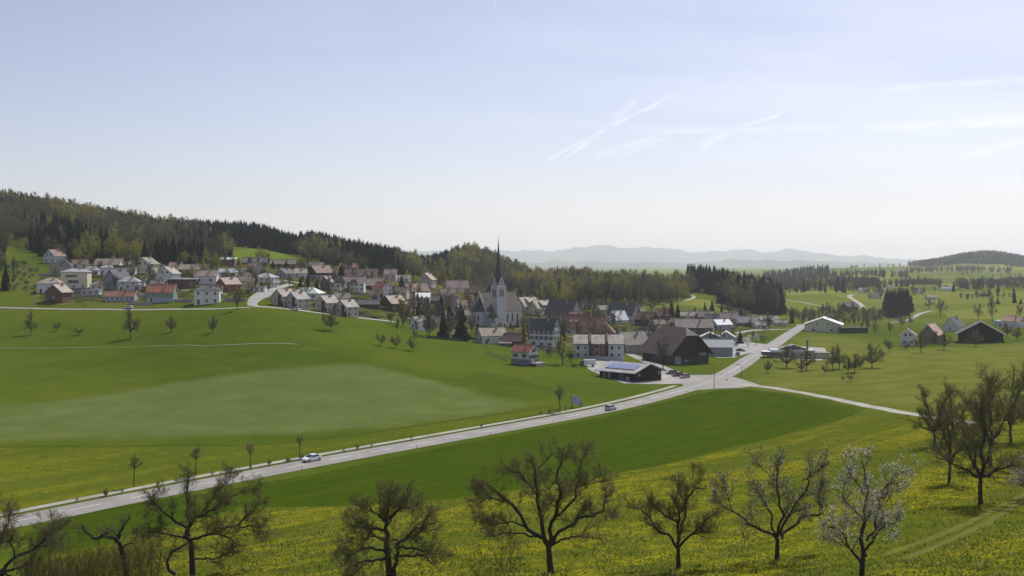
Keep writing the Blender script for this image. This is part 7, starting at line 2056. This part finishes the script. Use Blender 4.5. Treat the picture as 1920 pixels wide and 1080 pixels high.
# ------------------------------------------------------------------ fences and small walls
def fence(pts, label, h_=1.0, col=(.12, .10, .08), gap=2.5, solid=False, name='fence'):
    P = smooth_line(W2(pts), gap); z = gz(P[:, 0], P[:, 1]); x0, y0, z0 = P[0][0], P[0][1], float(z[0]); t = thing(name, label, name.replace('_', ' '), (x0, y0, z0)); mt = paint('fence_%02d%02d' % (int(col[0] * 99), int(h_ * 10)), col)
    m = MB()
    for (p, zz) in zip(P, z): m.box(p[0] - x0 - .06, p[0] - x0 + .06, p[1] - y0 - .06, p[1] - y0 + .06, zz - z0 - .2, zz - z0 + h_ + .05)
    m.build('posts', mt, t); m = MB()
    for i in range(len(P) - 1):
        a, b = P[i], P[i + 1]; d = nrm(b - a); nn = np.array((d[1], -d[0])) * .03
        for lo, hi in (((-.3, h_),) if solid else ((.28, .38), (.62, .72), (h_ - .1, h_))):
            vs = [(a[0] - x0 + s * nn[0], a[1] - y0 + s * nn[1], z[i] - z0 + zz) for s in (-1, 1) for zz in (lo, hi)] + [(b[0] - x0 + s * nn[0], b[1] - y0 + s * nn[1], z[i + 1] - z0 + zz) for s in (-1, 1) for zz in (lo, hi)]
            m.add(vs, [(0, 1, 5, 4), (2, 6, 7, 3), (1, 3, 7, 5), (0, 4, 6, 2)])
    m.build('rails' if not solid else 'panel', mt, t)


fence([(913, 664), (925, 668), (938, 672), (952, 677)], 'wooden garden fence left of the red roofed house', 1.2)
fence([(870, 636), (900, 639), (930, 641)], 'dark boundary fence at the field edge below the annex', 1.3, (.05, .05, .05), solid=True)
fence([(800, 634), (830, 637), (868, 640)], 'dark boundary fence below the big conifer', 1.2, (.05, .05, .05), solid=True)
fence([(72, 517), (110, 516), (160, 519)], 'long pale retaining wall below the grey hip roofed house', 1.1, (.30, .29, .28), solid=True, name='garden_wall')
fence([(140, 556), (180, 557), (205, 558)], 'pale terrace wall beside the long brick red roof', 1.2, (.34, .33, .31), solid=True, name='garden_wall')
fence([(262, 556), (275, 558)], 'short pale terrace wall left of the green walled house', 1.2, (.4, .38, .36), solid=True, name='garden_wall')
fence([(505, 549), (520, 547), (543, 545)], 'white retaining wall along the lane below the balcony villa', 1.0, (.5, .49, .47), solid=True, name='garden_wall')
fence([(418, 565), (440, 566), (460, 565)], 'grey garden wall right of the white two storey house', 1.3, (.2, .2, .21), solid=True, name='garden_wall')

for i, (pts, hh, c, lb) in enumerate(((((120, 548), (150, 549), (176, 548)), 1.6, .26, 'grey terrace wall below the tall cream house'), (((186, 541), (205, 542), (222, 542)), 1.5, .22, 'dark grey terrace wall left of the blue grey house'), (((258, 528), (282, 528), (300, 530)), 1.4, .34, 'pale terrace wall below the tall cream gabled house'),
                                      (((280, 541), (290, 541), (312, 543)), 1.3, .16, 'dark terrace wall behind the bright orange roof'), (((326, 566), (340, 566), (360, 567)), 1.4, .30, 'pale garden wall left of the white two storey house'), (((410, 548), (400, 545), (372, 541)), 1.3, .2, 'grey terrace wall left of the bright red house'),
                                      (((240, 571), (262, 572), (285, 572)), 1.1, .32, 'low pale wall above the farm road below the green walled house'), (((580, 574), (600, 576), (612, 578)), 1.2, .3, 'pale garden wall between the second and third row house'), (((668, 590), (690, 594), (712, 599)), 1.1, .28, 'grey garden wall along the lane before the low dark shed'),
                                      (((640, 552), (670, 553), (700, 553)), 1.0, .10, 'dark garden fence wall below the white villa with the arched dormer'), (((1000, 655), (1020, 657), (1046, 655)), 1.2, .3, 'stone garden wall before the parish house'), (((1095, 622), (1130, 624), (1160, 622)), 1.2, .25, 'grey yard wall behind the three part house'))):
    fence(list(pts), lb, hh, (c, c * .97, c * .93), solid=True, name='garden_wall')
